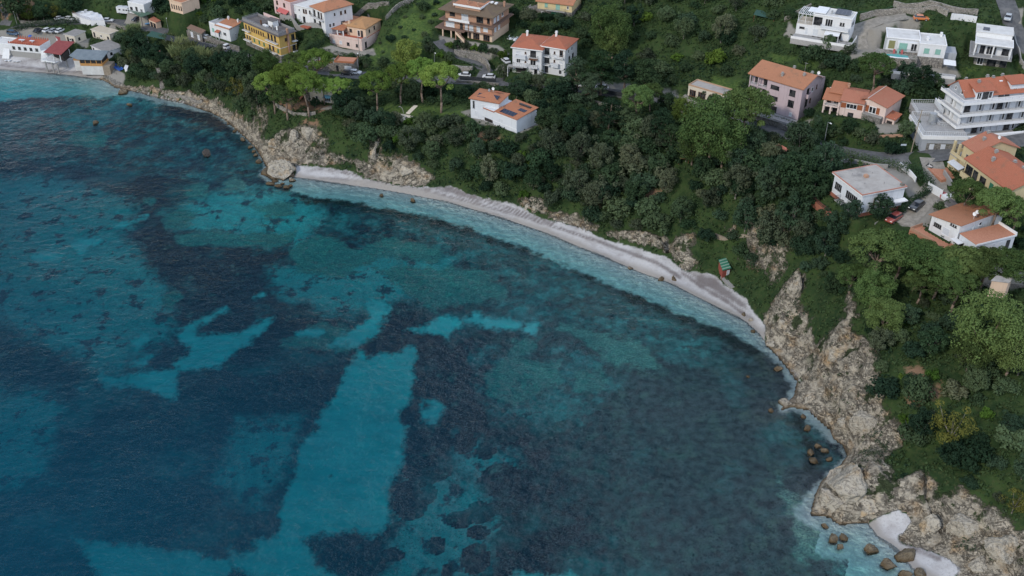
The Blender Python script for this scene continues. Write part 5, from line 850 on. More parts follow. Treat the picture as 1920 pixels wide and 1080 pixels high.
wing(MB().box(-6.4, 1.4, h4 - 3, -.11, 7.4, h4 + .55), 'upper_court', DECKG, fa, b.root); m = MB(); rl([(-.2, 7.3), (-6.3, 7.3), (-6.3, 1.5), (-.2, 1.5)], h4 + .56); wing(m, 'railing', WPAINT, fa, b.root); wing(MB().box(-6.5, 7.41, h4 - 2, .4, 7.6, h4 + 2.0), 'court_wall', BLUEW, fa, b.root); wing(MB().tube((4.4, 3.8, h4), (4.4, 3.8, h4 + 2.6), .9, n=12).box(3.2, 3.2, h4 + .01, 5.6, 4.4, h4 + .6), 'spiral_stair', METAL, fa, b.root)

def yh(key, nme, lab, extra):
    global b
    b = Bld(F[key], nme, lab); L, W_, H = b.L, b.W, b.H; q = (.4, .4, L - .2, W_)
    b.block(.4, .4, L - .2, W_, -2.5, H - .1, STRAW); r = b.gable(.4, .4, L - .2, W_, H - .1, 2.1, 'x', .5, REDT if extra else ROSE, STRAW, .5)
    return b, L, W_, H, q, r
b, L, W_, H, q, r = yh('yellow_house', 'house', 'straw-yellow house with long terracotta gable roof at right edge, nearer of two', True)
for x, y, z in ((5.0, 3.4, 1.4), (7.5, 7.0, 1.4), (3.0, 5.4, 2.0), (10.5, 7.0, 1.4)): b.chimney(r, x, y, H + z, .35, CONC, .55)
b.wins('f', q, [(1.6, 3.2, 2.4, 2.1, 'k'), (3.9, 3.0, 1.6, 2.2, 'k'), (6.6, 3.1, 2.0, 1.9, 'k'), (9.6, 3.1, 1.2, 1.9, 'g'), (12, 3.1, 1.2, 1.5, 'w'), (2, .4, 2.2, 1.6, 'o'), (8.6, 0, 1.1, 1.2, 'k')]); b.balcony('f', q, 4.2, 2.6, 8.0, 1.1, STRAW, STRAW, True); b.balcony('f', q, 10, 2.5, 3.4, .8, CONC, DMETAL); b.wins('r', q, [(7.5, 3, 1, 1.9, 'g')])
b, L, W_, H, q, r = yh('yellow_house_back', 'house', 'straw-yellow house with dark roof terrace opening, behind the nearer one at right edge', False)
for x, y, z in ((2.5, 3.6, 1.3), (2.6, 7.4, 1.3), (1.0, 5.6, 2.0)): b.chimney(r, x, y, H + z, .35, CONC, .5)
b.dish(r, 4.2, 6.2, H + 1.6); b.block(-2.2, -.6, .39, 5.0, -2, 3.4, STRAW, 'wing_wall'); b.part('terrace', MB().box(-2.4, -.8, 3.401, .38, 5.2, 3.55), CONC); b.rail(None, [(-2.2, 5, 3.55), (-2.2, -.6, 3.55), (3.6, -.6, 3.55)], .8, STRAW, True, 'parapet'); b.posts([(-1.8, -.3), (.1, -.3)], 3.55, H - .4, .25, STRAW, 'pillar'); b.part('awning', b.slab('', [(-.6, -2.2, 2.2), (3.8, -2.2, 2.2), (3.8, -.62, 2.7), (-.6, -.62, 2.7)], .06, ROLLER), ROLLER); b.part('patio', MB().box(-3.5, -5.5, -1.6, 3.2, -.7, -.1), TFLOOR); b.wins('f', q, [(2.6, 3.4, 2, 1.8, 'o'), (2.6, .3, 1.6, 2, 'o')])

b = Bld(F['flat_house'], 'villa', 'white villa with broad grey flat roof edged in red tile and small brick chimney'); L, W_, H = b.L, b.W, b.H; q = (.5, .5, L - .3, W_ - .3)
b.block(*q, .8, H, BLUEW); b.block(.2, .2, L - .2, W_ - .4, -3.5, .79, plaster('red_render', (.3, .12, .08)), 'lower_wall'); r = b.flat(0, 0, L, W_, H + .003, FLATR, .2, plaster('red_coping', (.42, .2, .15)), .0); b.part('eaves', MB().box(.02, .02, H - .25, L - .02, W_ - .02, H + .001), TRIM)
b.part('chimney', MB().box(4.2, 5.4, H + .12, 5.1, 6.2, H + .75), BRICK, r); b.part('chimney', MB().box(10.3, 10.8, H + .12, 11.0, 11.4, H + .6), STONE, r)
for x, y in ((2.5, 3.6), (7.3, 3.6), (3.6, 8.2), (8.6, 7.8)): b.tubes('vent_pipe', [((x, y, H + .1), (x, y, H + .55))], .07, CONC, r)
b.wins('f', q, [(1.1 + .62 * i, 2.3, .5, 1.6, 'k') for i in range(4)] + [(5.4 + .68 * i, 2.2, .55, 1.7, 'k') for i in range(6)]); b.wins('f', (.2, .2, L, W_), [(.7 + .6 * i, -1.6, .5, 1.7, 'k') for i in range(4)] + [(4.2, -1.9, .9, 2, 'd')]); b.balcony('f', q, 6.6, .85, 6.4, 1.6, CONC, DMETAL); b.part('terrace', MB().box(-2.6, -2.6, -3.6, 5, .19, -1.95), plaster('red_render', (.3, .12, .08))); b.rail(None, [(-2.5, 0, -1.95), (-2.5, -2.5, -1.95), (4.9, -2.5, -1.95)], .9, DMETAL); b.wins('r', q, [(3.4, 1.6, .5, 2.2, 'b'), (8.2, 2.4, 1.6, 1.0, 's')]); b.part('trellis_beam', MB().box(L - .2, 8.4, 2.6, L + 1.2, W_, 2.85), TRIM)

b = Bld(F['terrace_house'], 'villa', 'white villa with sloping terracotta roof and big tiled roof terrace'); L, W_, H = b.L, b.W, b.H; q = (0, 0, L, W_)
b.block(*q, -3, 3.5, WHITE); b.part('gable', MB().quad((0, 0, 3.501), (L, 0, 3.501), (L, 0, H - .15), (0, 0, 3.65)).quad((L, 0, 3.501), (L, W_, 3.501), (L, W_, H - .15), (L, 0, H - .15)), WHITE); r = b.part('roof', b.slab('', [(-.6, -.5, 3.75), (L + .6, -.5, H + .15), (L + .6, W_ + .4, H + .15), (-.6, W_ + .4, 3.75)], .16, ORANGE), ORANGE); b.block(L - 3.6, W_ + .01, L + .7, W_ + 2.2, -3, 4.3, WHITE, 'rear_wing'); b.part('rear_roof', b.slab('', [(L - 4.0, W_ + .41, 4.35), (L + 1.1, W_ + .41, 4.85), (L + 1.1, W_ + 2.6, 4.85), (L - 4.0, W_ + 2.6, 4.35)], .15, ORANGE), ORANGE, r); b.dish(r, L - .3, 4.2, H + .3); b.dish(r, L - .6, 5.4, H + .3)
b.wins('f', q, [(1.2 + .5 * i, 1.6, .42, .9, 'k') for i in range(4)] + [(4.3, .9, 1.9, 1.7, 's'), (L - 2.2, 3.7, .4, .5, 'k'), (L - 1.6, 3.7, .4, .5, 'k'), (L - 1.0, 3.7, .4, .5, 'k')]); b.part('forecourt', MB().box(-2.2, -3.4, -1.5, L, .45, -.15), TFLOOR); b.rail(None, [(-2.1, .4, -.15), (-2.1, -3.3, -.15), (4, -3.3, -.15)], .7, BRICK, True, 'parapet'); b.wins('r', q, [(4.6, 2.0, .35, 1.7, 's'), (6.6, 2.9, .9, .8, 'w')])
f5 = F['terrace_low']; l5, w5, h5 = f5.L, f5.W, f5.H; wing(MB().box(0, 0, -3, l5, w5, h5 - .1), 'terrace_wall', BLUEW, f5, b.root); wing(MB().box(-.12, -.12, h5 - .099, l5 + .12, w5 + .12, h5 + .04), 'roof_terrace', TFLOOR, f5, b.root); wing(MB().box(-.2, w5 - .1, h5 + .041, l5 + .15, w5 + .2, h5 + .6), 'parapet', TRIM, f5, b.root); wing(MB().box(l5 + .121, -.15, h5 - .3, l5 + .2, w5 + .2, h5 + .12), 'coping', TRIM, f5, b.root)
for y, w_, mt in ((4.4, .8, ROLLER), (6.2, 1.6, ROLLER), (8.4, 1.0, GLASS)): wing(MB().box(l5 + .001, y, .3, l5 + .07, y + w_, 2.3), 'window', mt, f5, b.root)
wing(MB().box(-.9, -1.6, 1.7, 1.6, -.13, 1.85), 'porch', TRIM, f5, b.root); wing(MB().box(-.2, -.06, -1, 1.6, -.001, 1.69), 'porch_door', DARKIN, f5, b.root)

b = Bld(F['garage'], 'garage', 'long low garage with walled flat roof and brown doors by pink apartments', 'garage'); L, W_, H = b.L, b.W, b.H
b.block(0, 0, L, W_, -2, H, CREAM); b.flat(0, 0, L, W_, H + .003, FLATR, .4, plaster('ochre_coping', (.46, .3, .2)), .0); b.wins('f', (0, 0, L, W_), [(8.0, .1, 2.4, 1.9, 'bg'), (10.6, .1, 1.5, 1.9, 'bg'), (4.6, .1, 2.4, 1.9, 'bg'), (1.6, .1, 2.0, 1.9, 'bg')])
b = Bld(F['shutter_house'], 'house', 'pale yellow house with turquoise shutters and dark garage door'); L, W_, H = b.L, b.W, b.H; q = (0, 0, L, W_)
b.block(0, 0, L, W_, 1.4, H, plaster('pale_yellow_plaster', (.58, .47, .26))); b.block(-.1, -.1, L + .05, W_ + .01, -2.5, 1.39, STONE, 'stone_base'); r = b.gable(0, 0, L, W_, H, 1.6, 'x', .6, ORANGE, STRAW); b.wins('f', q, [(3.0, 2.2, 1.0, 1.3, 't'), (7.0, 1.8, 1.4, 1.9, 't'), (10.4, 2.4, .7, 1, 'w')]); b.wins('f', (-.1, -.1, L, W_), [(6.6, -1.2, 3.2, 2.2, 'g'), (2.0, -.5, 1.0, 1.1, 'w'), (9.6, -.6, .8, 1.2, 'k')]); b.balcony('f', q, 6.4, 1.5, 6.5, 1.0, CONC, METAL); b.block(-4.0, .6, -.11, 7, -2.5, 1.0, STONE, 'low_wing')
b = Bld(F['pine_house'], 'bungalow', 'low beige bungalow with blue door under the bright umbrella pines', 'bungalow'); L, W_, H = b.L, b.W, b.H
b.block(0, 0, L, W_, -2, H, CREAM); b.block(-1.6, -.4, -.01, 2, -2, H + .4, STONE, 'stone_tower'); b.flat(0, 0, L, W_, H + .003, BEIGER, .15, CREAM, .4); b.wins('f', (0, 0, L, W_), [(5.8, .3, 1.9, 1.8, 'w'), (2.2, .9, .9, 1, 'w'), (8.4, .2, .9, 2, 'k')]); b.part('awning', b.slab('', [(4.6, -1.2, 2.0), (7.0, -1.2, 2.0), (7.0, -.01, 2.5), (4.6, -.01, 2.5)], .05, BLUEC), mat_simple('sky_blue_cloth', (.14, .36, .5), (.18, .42, .56), 3))
st = MB()
for i in range(9): st.box(-4.2 + i * .28, -1.6, -.6 + i * .34, -3.9 + i * .28 + .2, .4, -.6 + i * .34 + .34)
b.part('stair', st, ROSE); b.part('terrace', MB().box(8.6, -4.5, -1.5, L + 3.0, -.01, .05), TFLOOR)

# ------------------------------------------------------------------ the beach end of the village, top left
b = Bld(F['beach_restaurant'], 'beach_restaurant', 'white beach restaurant with red roof terrace and row of square windows', 'restaurant'); L, W_, H = b.L, b.W, b.H; q = (0, 0, L, W_)
b.block(0, 0, L, W_, 1.6, H, WHITE); b.block(-.1, -.1, L + .1, W_, -1.5, 1.59, CONC, 'sea_wall'); r = MB().box(.1, .1, H + .001, L - .1, W_ - .1, H + .06).build('roof_terrace', REDF, b.root); b.wins('f', q, [(1.9 + 2.35 * i, 2.3, 1.1, 1.1, 'k') for i in range(5)]); m = MB().box(0, -.12, 0, .25, .12, .7).mesh('baluster', REDF)
for i in range(14): link('baluster', m, r, (.1 + i * .93, .14, H + .06)); link('baluster', m, r, (.1 + i * .93, W_ - .18, H + .06))
b.part('buttress', MB().quad((L + .1, -1.4, -1), (L + .1, 2, -1), (L + .1, 2, 2.6), (L + .1, 0, 2.6)).quad((L + 3.4, -1.2, -1), (L + .1, -1.4, -1), (L + .1, 0, 2.6), (L + 1.4, .2, 2.6)).quad((L + .1, 0, 2.6), (L + .1, 2, 2.6), (L + 1.4, 2, 2.6), (L + 1.4, .2, 2.6)), WHITE); b.part('buttress', MB().quad((-3, -1.6, -1), (0, -1.6, -1), (0, -.11, 2.4), (-2.4, -.11, 2.4)), WHITE); b.block(-8, 1.2, -.12, W_ + 1, -1, H - 1.2, WHITE, 'left_wing'); b.flat(-8, 1.2, -.12, W_ + 1, H - 1.19, WHITER, .4, TRIM)
b.part('terrace_table', MB().box(3, 2, H + .7, 5.2, 3.0, H + .78).box(3.9, 2.4, H + .06, 4.2, 2.6, H + .69).box(7.4, 2, H + .7, 9.2, 3.0, H + .78).box(8.1, 2.4, H + .06, 8.4, 2.6, H + .69), ROLLER, r); b.part('parasol', MB().tube((6.2, 4.8, H), (6.2, 4.8, H + 1.9), .05).tube((6.2, 4.8, H + 1.5), (6.2, 4.8, H + 2.0), .8, .08, 8), BLUEC, r)
# red canopy over the jetty terrace
c4 = [P(x, y, 7.6) for x, y in ((81, 97.5), (114, 102.5), (141, 82.5), (109, 80))]; o4 = Vector((c4[0].x, c4[0].y, 2.4)); t = thing('beach_bar', 'open beach bar on stilts under a dark red roof', 'beach bar', o4); bb = Bld.__new__(Bld); bb.root = t
bb.part('roof', Bld.slab(bb, '', [tuple(p - o4 + Vector((0, 0, dz))) for p, dz in zip(c4, (0, 0, .9, .9))], .18, None), mat_simple('dark_red_roofing', (.2, .05, .05), (.26, .07, .065), .8)); dk = [P(x, y, 4.6) for x, y in ((76, 112), (103, 117), (128, 107), (104, 99))]; bb.part('deck', MB().prism([tuple((p - o4).xy) for p in dk], 1.9, 2.2), WPAINT); bb.rail(None, [tuple(p - o4) for p in (dk[3], dk[0], dk[1], dk[2])], .9, WPAINT)
for p, k in [(dk[0].lerp(dk[1], .3), 0), (dk[0].lerp(dk[1], .75), 0), (dk[1].lerp(dk[2], .1), 0), (dk[1].lerp(dk[2], .8), 0), (dk[0].lerp(dk[3], .6), 0)]: bb.part('stilt', MB().box(p.x - o4.x - .2, p.y - o4.y - .2, -2, p.x - o4.x + .2, p.y - o4.y + .2, 1.89), CONC)
for p in (c4[0].lerp(c4[1], .15), c4[0].lerp(c4[1], .9), c4[1].lerp(c4[2], .5), c4[0].lerp(c4[1], .5)): bb.part('post', MB().box(p.x - o4.x - .1, p.y - o4.y + .3, 2.2, p.x - o4.x + .1, p.y - o4.y + .5, 5.0), WPAINT)
bb.part('bar_wall', MB().prism([tuple((p - o4).xy) for p in (c4[1].lerp(c4[2], .12), c4[1].lerp(c4[2], .6), c4[0].lerp(c4[3], .7), c4[0].lerp(c4[3], .45))], 2.2, 4.9), DARKIN)
b = Bld(F['blue_roof'], 'beach_club', 'timber beach club with blue-grey roof and glazed orange front', 'beach club'); L, W_, H = b.L, b.W, b.H
b.block(0, 0, L, W_, -1.5, 1.8, WHITER, 'base'); b.block(-.05, -.1, L + .05, W_, 1.81, 2.7, WOODO, 'timber_wall'); b.block(.1, .1, L - .1, W_, 2.71, H - .5, DARKIN, 'glazing'); m = MB()
for i in range(5): m.box(i * L / 4 - .1, -.08, 2.71, i * L / 4 + .12, .09, H - .4)
b.part('timber_posts', m, WOODO); b.part('roof', b.slab('', [(-4.6, 2.4, H - .1), (-.4, -.5, H - .3), (L + .4, -.5, H - .3), (L + .6, W_ + .5, H + .6), (-3.6, W_ + 1.5, H + .6)], .16, None), mat_simple('slate_blue_roofing', (.13, .16, .18), (.18, .21, .23), .6)); b.block(-3.8, 3.2, -.06, W_ + .6, -1.5, 2.4, WHITER, 'left_wing'); b.block(-3.85, 3.1, -.07, W_ + .5, 2.41, 3.0, WOODO, 'left_timber'); b.part('deck', MB().box(L + .1, -.3, -1.5, L + 2.6, W_ - 1, 1.9), WOODG)
for k, nme, lab, rm in (('grey_bungalow', 'bungalow', 'small bungalow with grey flat roof behind the beach bar', mat_simple('grey_roofing', (.2, .19, .18), (.26, .245, .23), .8)), ('sand_bungalow', 'bungalow', 'small bungalow with sand-coloured flat roof below the road wall', BEIGER), ('low_white', 'shed', 'low white shed with grey roof behind the blue-grey beach club', mat_simple('grey_roofing', (.2, .19, .18), (.26, .245, .23), .8))):
    b = Bld(F[k], nme, lab, nme); L, W_, H = b.L, b.W, b.H; b.block(0, 0, L, W_, -2, H, CREAM if k != 'low_white' else WHITE); b.flat(0, 0, L, W_, H + .003, rm, .1, TRIM, .3); b.wins('f', (0, 0, L, W_), [(1.2, .3, .8, 1.8, 'k'), (L * .5, .9, .9, .9, 'w'), (L - 1.2, .8, .9, 1, 'k')]); b.wins('r', (0, 0, L, W_), [(2, .8, .9, 1, 'k')])
b = Bld(F['upper_white'], 'house', 'white house with balconies, cut by top edge behind the green carport roof'); L, W_, H = b.L, b.W, b.H; b.block(0, 0, L, W_, -3, H, WHITE); b.flat(0, 0, L, W_, H + .003, WHITER, .3, TRIM); b.wins('f', (0, 0, L, W_), [(1.4, 1, 1.2, 1.4, 'k'), (4, .8, 1.0, 2.0, 'k'), (6.4, 1, 1.2, 1.4, 'w')]); b.balcony('f', (0, 0, L, W_), 4, .6, 6, 1, TRIM, WPAINT)
b = Bld(F['beige_far'], 'house', 'apricot house with narrow windows at the top edge, above the reed thicket'); L, W_, H = b.L, b.W, b.H; b.block(0, 0, L, W_, -3, H, PEACH); b.flat(0, 0, L, W_, H + .003, ORANGE, .2, PEACH, .2); b.wins('f', (0, 0, L, W_), [(1 + 1.2 * i, 1.2, .5, 1.5, 'k') for i in range(5)])
# ------------------------------------------------------------------ plants
def foliage(name, dk, lt, warm=None, vary=.55):
    if name in MATS: return MATS[name]
    m, n = nm(name); t = NT(n); tint = t.attr('tint'); rnd = t.node('ShaderNodeObjectInfo').outputs['Random']
    c = t.mix(tint, dk, lt); c = t.mix(t.math('MULTIPLY', t.ss(.35, 1, rnd), .75), c, warm or lt); h = t.node('ShaderNodeHueSaturation'); t.link(c, h.inputs['Color']); t.link(t.math('MULTIPLY_ADD', rnd, vary, 1 - vary / 2), h.inputs['Value']); t.link(t.math('MULTIPLY_ADD', t.math('FRACT', t.math('MULTIPLY', rnd, 7.13)), .03, .485), h.inputs['Hue'])
    d = t.node('ShaderNodeBsdfDiffuse'); t.link(h.outputs[0], d.inputs[0]); tr = t.node('ShaderNodeBsdfTranslucent'); t.link(h.outputs[0], tr.inputs[0])
    x = t.node('ShaderNodeMixShader'); x.inputs[0].default_value = .28; t.link(d.outputs[0], x.inputs[1]); t.link(tr.outputs[0], x.inputs[2]); t.out(x); MATS[name] = m; return m
LF_BRIGHT = foliage('pine_bright_needles', (.085, .155, .035), (.18, .265, .06)); LF_PINE = foliage('pine_needles', (.046, .084, .03), (.12, .175, .058)); LF_MID = foliage('broadleaf_leaves', (.026, .055, .028), (.072, .116, .058), (.09, .12, .06)); LF_DARK = foliage('dark_evergreen_leaves', (.017, .039, .024), (.043, .078, .044), (.058, .086, .05)); LF_GREY = foliage('grey_green_leaves', (.04, .058, .035), (.105, .13, .08), (.12, .13, .075)); LF_BLUE = foliage('blue_green_leaves', (.022, .048, .03), (.06, .1, .058)); LF_REED = foliage('reed_leaves', (.07, .1, .04), (.19, .22, .1)); LF_DRY = foliage('yellowing_needles', (.09, .1, .025), (.2, .19, .05)); LF_GROUND = foliage('ground_leaves', (.028, .058, .026), (.074, .124, .052), (.095, .12, .062)); LF_PALM = foliage('palm_fronds', (.03, .065, .02), (.09, .13, .05)); LF_AGAVE = foliage('agave_leaves', (.12, .17, .15), (.2, .25, .22))
BARK = mat_simple('pine_bark', (.14, .1, .075), (.26, .2, .16), 2.5, .95); BARKG = mat_simple('grey_bark', (.12, .11, .09), (.2, .185, .16), 2.5, .95)
rg = np.random.RandomState(5)
def leafmesh(name, C, Rr, n, size, mat, up=.25, flat=1.0, jit=.3, tint=None, asp=.6):
    """leaf clumps: C clump centres, Rr radii; n small faces on each clump's shell"""
    C = np.asarray(C, float); Rr = np.broadcast_to(np.asarray(Rr, float), (len(C),)); k = len(C) * n
    d = rg.normal(size=(k, 3)); d[:, 2] += up; d /= np.linalg.norm(d, axis=1)[:, None]; ci = np.repeat(np.arange(len(C)), n); rr = Rr[ci] * (1 - jit * rg.rand(k) ** 1.5)
    p = C[ci] + d * rr[:, None] * np.array([1, 1, flat]); nr = d + rg.normal(size=(k, 3)) * .45; nr[:, 2] += .25; nr /= np.linalg.norm(nr, axis=1)[:, None]
    a = np.cross(nr, rg.normal(size=(k, 3))); a /= np.linalg.norm(a, axis=1)[:, None]; b = np.cross(nr, a); s = size * (.6 + .8 * rg.rand(k)); a *= s[:, None] * .5; b *= (s * asp)[:, None] * .5
    V = np.stack([p - a, p - b * 1.0 + a * .2, p + a, p + b - a * .1], 1).reshape(-1, 3).astype(np.float32); tv = (rg.rand(len(C))[ci] * .45 + rg.rand(k) * .55) if tint is None else tint[ci]
    return quads(name, V, np.repeat(tv, 4), mat)
def quads(name, V, tint, mat):
    me = bpy.data.meshes.new(name); nq = len(V) // 4; me.vertices.add(len(V)); me.vertices.foreach_set('co', V.astype(np.float32).ravel()); me.loops.add(len(V)); me.loops.foreach_set('vertex_index', np.arange(len(V), dtype=np.int32)); me.polygons.add(nq); me.polygons.foreach_set('loop_start', np.arange(0, len(V), 4, dtype=np.int32)); me.update()
    at = me.attributes.new('tint', 'FLOAT', 'POINT'); at.data.foreach_set('value', tint.astype(np.float32)); me.materials.append(mat); return me
def limbs(base, tops, r0, fork, mat, name='trunk', bend=.3, n=6):
    m = MB(); b = Vector(base); f = Vector(fork); mid = b.lerp(f, .5) + Vector((rg.uniform(-bend, bend), rg.uniform(-bend, bend), 0)); m.tube(b, mid, r0, r0 * .8, n); m.tube(mid, f, r0 * .8, r0 * .62, n)
    for tp in tops:
        tp = Vector(tp); md = f.lerp(tp, .5) + Vector((0, 0, -.1 * (tp - f).length)); m.tube(f, md, r0 * .5, r0 * .32, 5); m.tube(md, tp, r0 * .32, r0 * .1, 5)
    return m.mesh(name, mat, True)
def umbrella_pine(r, h, mat, seed):
    rg.seed(seed); C = []; k = int(44 + r * 3)
    for i in range(k):
        g = rg.rand() * 6.283; d = r * .86 * math.sqrt(rg.rand()); C.append((d * math.cos(g), d * math.sin(g), h + .85 * r * math.sqrt(1 - (d / r) ** 2) * rg.uniform(.8, 1) - .42 * r + rg.normal() * .06 * r))
    C += [(r * .8 * math.cos(g), r * .8 * math.sin(g), h - .22 * r + rg.normal() * .09 * r) for g in np.arange(0, 6.28, .55)]
    cr = leafmesh('crown', C, r * (.15 + .1 * rg.rand(len(C))), 150, .33, mat, .5, .75); tops = [C[i] for i in rg.choice(len(C), 9, False)]
    return limbs((0, 0, -1), tops, .13 + r * .04, (rg.normal() * .3, rg.normal() * .3, h - .5 * r - .8), BARK), cr
def round_tree(r, h, mat, seed, tall=1.0, clumps=60, n=75, size=.42, bark=None):
    rg.seed(seed); C = []; 
    for i in range(clumps):
        d = rg.normal(size=3); d /= np.linalg.norm(d); d *= rg.uniform(.55, .9); d[2] = d[2] * tall; C.append((d[0] * r, d[1] * r, h + d[2] * r))
    lob = [rg.normal(size=3) * .5 * r for _ in range(3)]; C += [(v[0], v[1], h + abs(v[2]) * .8 + .3 * r) for v in lob]
    cr = leafmesh('crown', C, r * (.2 + .13 * rg.rand(len(C))), n, size, mat, .35, .85); return limbs((0, 0, -1), [C[i] for i in rg.choice(len(C), 8, False)], .12 + r * .035, (0, 0, max(.6, h - .75 * r * tall)), bark or BARKG), cr
def layered_tree(r, h, mat, seed):
    rg.seed(seed); C = []; T = []
    for lv in range(6):
        z = h * (.5 + .11 * lv); rr = r * (1.0 - .13 * lv)
        for i in range(10 - lv): g = rg.rand() * 6.283; d = rr * rg.uniform(.25, .95); C.append((d * math.cos(g), d * math.sin(g), z + rg.normal() * .15)); T.append(C[-1])
    cr = leafmesh('crown', C, r * .26, 90, .42, mat, .3, .32, .4); return limbs((0, 0, -1), [T[i] for i in rg.choice(len(T), 12, False)], .2 + r * .02, (.1, .1, h * .45), BARK), cr
def shrub(r, h, mat, seed, n=60, clumps=30, size=.4, wild=.0):
    rg.seed(seed); C = []
    for i in range(clumps):
        g = rg.rand() * 6.283; d = rg.rand() ** .6 * r * .8; C.append((d * math.cos(g), d * math.sin(g), max(.1, h * math.sqrt(max(0, 1 - (d / r) ** 2)) * rg.uniform(.35, .95) + rg.normal() * wild)))
    return leafmesh('shrub', C, r * (.22 + .16 * rg.rand(len(C))), n, size, mat, .35, .9)
def reed_clump(r, h, seed):
    rg.seed(seed); V = []; k = 520
    for i in range(k):
        g = rg.rand() * 6.283; d = r * math.sqrt(rg.rand()); p = np.array([d * math.cos(g), d * math.sin(g), 0]); hh = h * rg.uniform(.55, 1.05); ln = rg.normal(size=2) * .22 * h; a = rg.rand() * 3.14; w = np.array([math.cos(a), math.sin(a), 0]) * .13; b = p + [ln[0] * .3, ln[1] * .3, hh * .6]; t2 = p + [ln[0], ln[1], hh]
        V += [p - w, p + w, b + w * 1.6, b - w * 1.6, b - w * 1.6, b + w * 1.6, t2 + w * .3, t2 - w * .3]
    V = np.array(V); return quads('reeds', V, np.repeat(rg.rand(len(V) // 8), 8), LF_REED)
def palm(h, seed, r=1.7):
    rg.seed(seed); V = []
    for i in range(26):
        g = rg.rand() * 6.283; el = rg.uniform(-.2, 1.1); u = np.array([math.cos(g), math.sin(g), 0]); s = np.array([-u[1], u[0], 0]) * .22; p = np.array([0, 0, h]); 
        for k in range(4):
            q = p + u * r / 4 * math.cos(el) + np.array([0, 0, r / 4 * math.sin(el)]); w0, w1 = (.4, 1.4, 1.2, .8)[k], (1.4, 1.2, .8, .1)[k]; V += [p - s * w0, p + s * w0, q + s * w1, q - s * w1]; p = q; el -= .45
    V = np.array(V); return MB().tube((0, 0, -.8), (.1, 0, h), .2, .16, 7).mesh('trunk', BARKG, True), quads('crown', V, rg.rand(len(V)).round(1), LF_PALM)
def ground_at(px, py, h):
    """ground point under something whose middle, h metres up, is seen at this pixel"""
    d = ray(px, py); t = 60.0; pt = t
    while t < 560:
        if CAM_Z + d[2] * t <= max(gz(d[0] * t, d[1] * t), 0) + h:
            for _ in range(9):
                m = (pt + t) / 2
                if CAM_Z + d[2] * m <= max(gz(d[0] * m, d[1] * m), 0) + h: t = m
                else: pt = m
            break
        pt = t; t += 1.0
    x, y = d[0] * t, d[1] * t; return Vector((x, y, gz(x, y)))
PROT = {}
def proto(kind, i):
    k = (kind, i)
    if k not in PROT:
        s = 100 + i * 13 + hash_(kind)
        PROT[k] = {'umb_bright': lambda: umbrella_pine(4.6, 9.5, LF_BRIGHT, s), 'umb': lambda: umbrella_pine(4.6, 8.5, LF_PINE, s), 'pine': lambda: round_tree(4.6, 6.4, LF_PINE, s, 1.0, 74, 150, .3, BARK), 'pine_bright': lambda: round_tree(4.2, 5.2, foliage('pine_fresh_needles', (.065, .11, .025), (.15, .2, .05)), s, 1.0, 62, 80), 'oak': lambda: round_tree(3.2, 3.8, LF_MID, s, .95), 'oak_dark': lambda: round_tree(3.2, 3.8, LF_DARK, s, .95), 'olive': lambda: round_tree(2.8, 3.4, LF_GREY, s, 1.0, 46, 60, .36), 'blue': lambda: round_tree(3.0, 3.6, LF_BLUE, s, 1.1, 48, 66, .38), 'cedar': lambda: layered_tree(5.2, 9.0, LF_DARK if i % 2 else foliage('cedar_needles', (.022, .045, .022), (.05, .085, .04)), s), 'dry': lambda: round_tree(3.6, 4.6, LF_DRY, s, .9, 26, 60, .36, BARKG), 'palm': lambda: palm(2.8, s)}[kind]()
    return PROT[k]
def hash_(k): return sum(ord(c) * (j + 3) for j, c in enumerate(k)) % 97
NVAR = {'umb_bright': 4, 'umb': 4, 'pine': 4, 'pine_bright': 2, 'oak': 4, 'oak_dark': 4, 'olive': 4, 'blue': 4, 'cedar': 4, 'dry': 1, 'palm': 2}
RAD = {'umb_bright': (4.6, 9.6), 'umb': (4.6, 8.6), 'pine': (4.6, 6.4), 'pine_bright': (4.2, 5.2), 'oak': (3.2, 3.8), 'oak_dark': (3.2, 3.8), 'olive': (2.8, 3.4), 'blue': (3.0, 3.6), 'cedar': (5.2, 7), 'dry': (3.6, 4.6), 'palm': (1.7, 2.8)}
TN = {'umb_bright': 'umbrella_pine', 'umb': 'umbrella_pine', 'pine': 'pine_tree', 'pine_bright': 'pine_tree', 'oak': 'evergreen_tree', 'oak_dark': 'evergreen_tree', 'olive': 'olive_tree', 'blue': 'evergreen_tree', 'cedar': 'cedar_tree', 'dry': 'pine_tree', 'palm': 'palm_tree'}
_pi = [0]
def tree(kind, px, py, rpx, label, group=None, hz=1.0, at=None):
    """a tree whose crown middle is seen at (px, py) with radius rpx photo pixels"""
    r0, h0 = RAD[kind]; g = at
    if g is None:
        g = ground_at(px, py, h0)
        for _ in range(2): sc = rpx * proj(*g)[2] / FPX / r0; g = ground_at(px, py, h0 * sc * hz)
        sc = rpx * proj(*g)[2] / FPX / r0
    else: sc = rpx / r0
    _pi[0] += 1; tr, cr = proto(kind, _pi[0] % NVAR[kind]); o = thing(TN[kind], label, 'palm tree' if kind == 'palm' else 'tree', g, random.uniform(0, 6.28), group); o.scale = (sc, sc, sc * hz); link('trunk', tr, o); link('crown', cr, o); return o
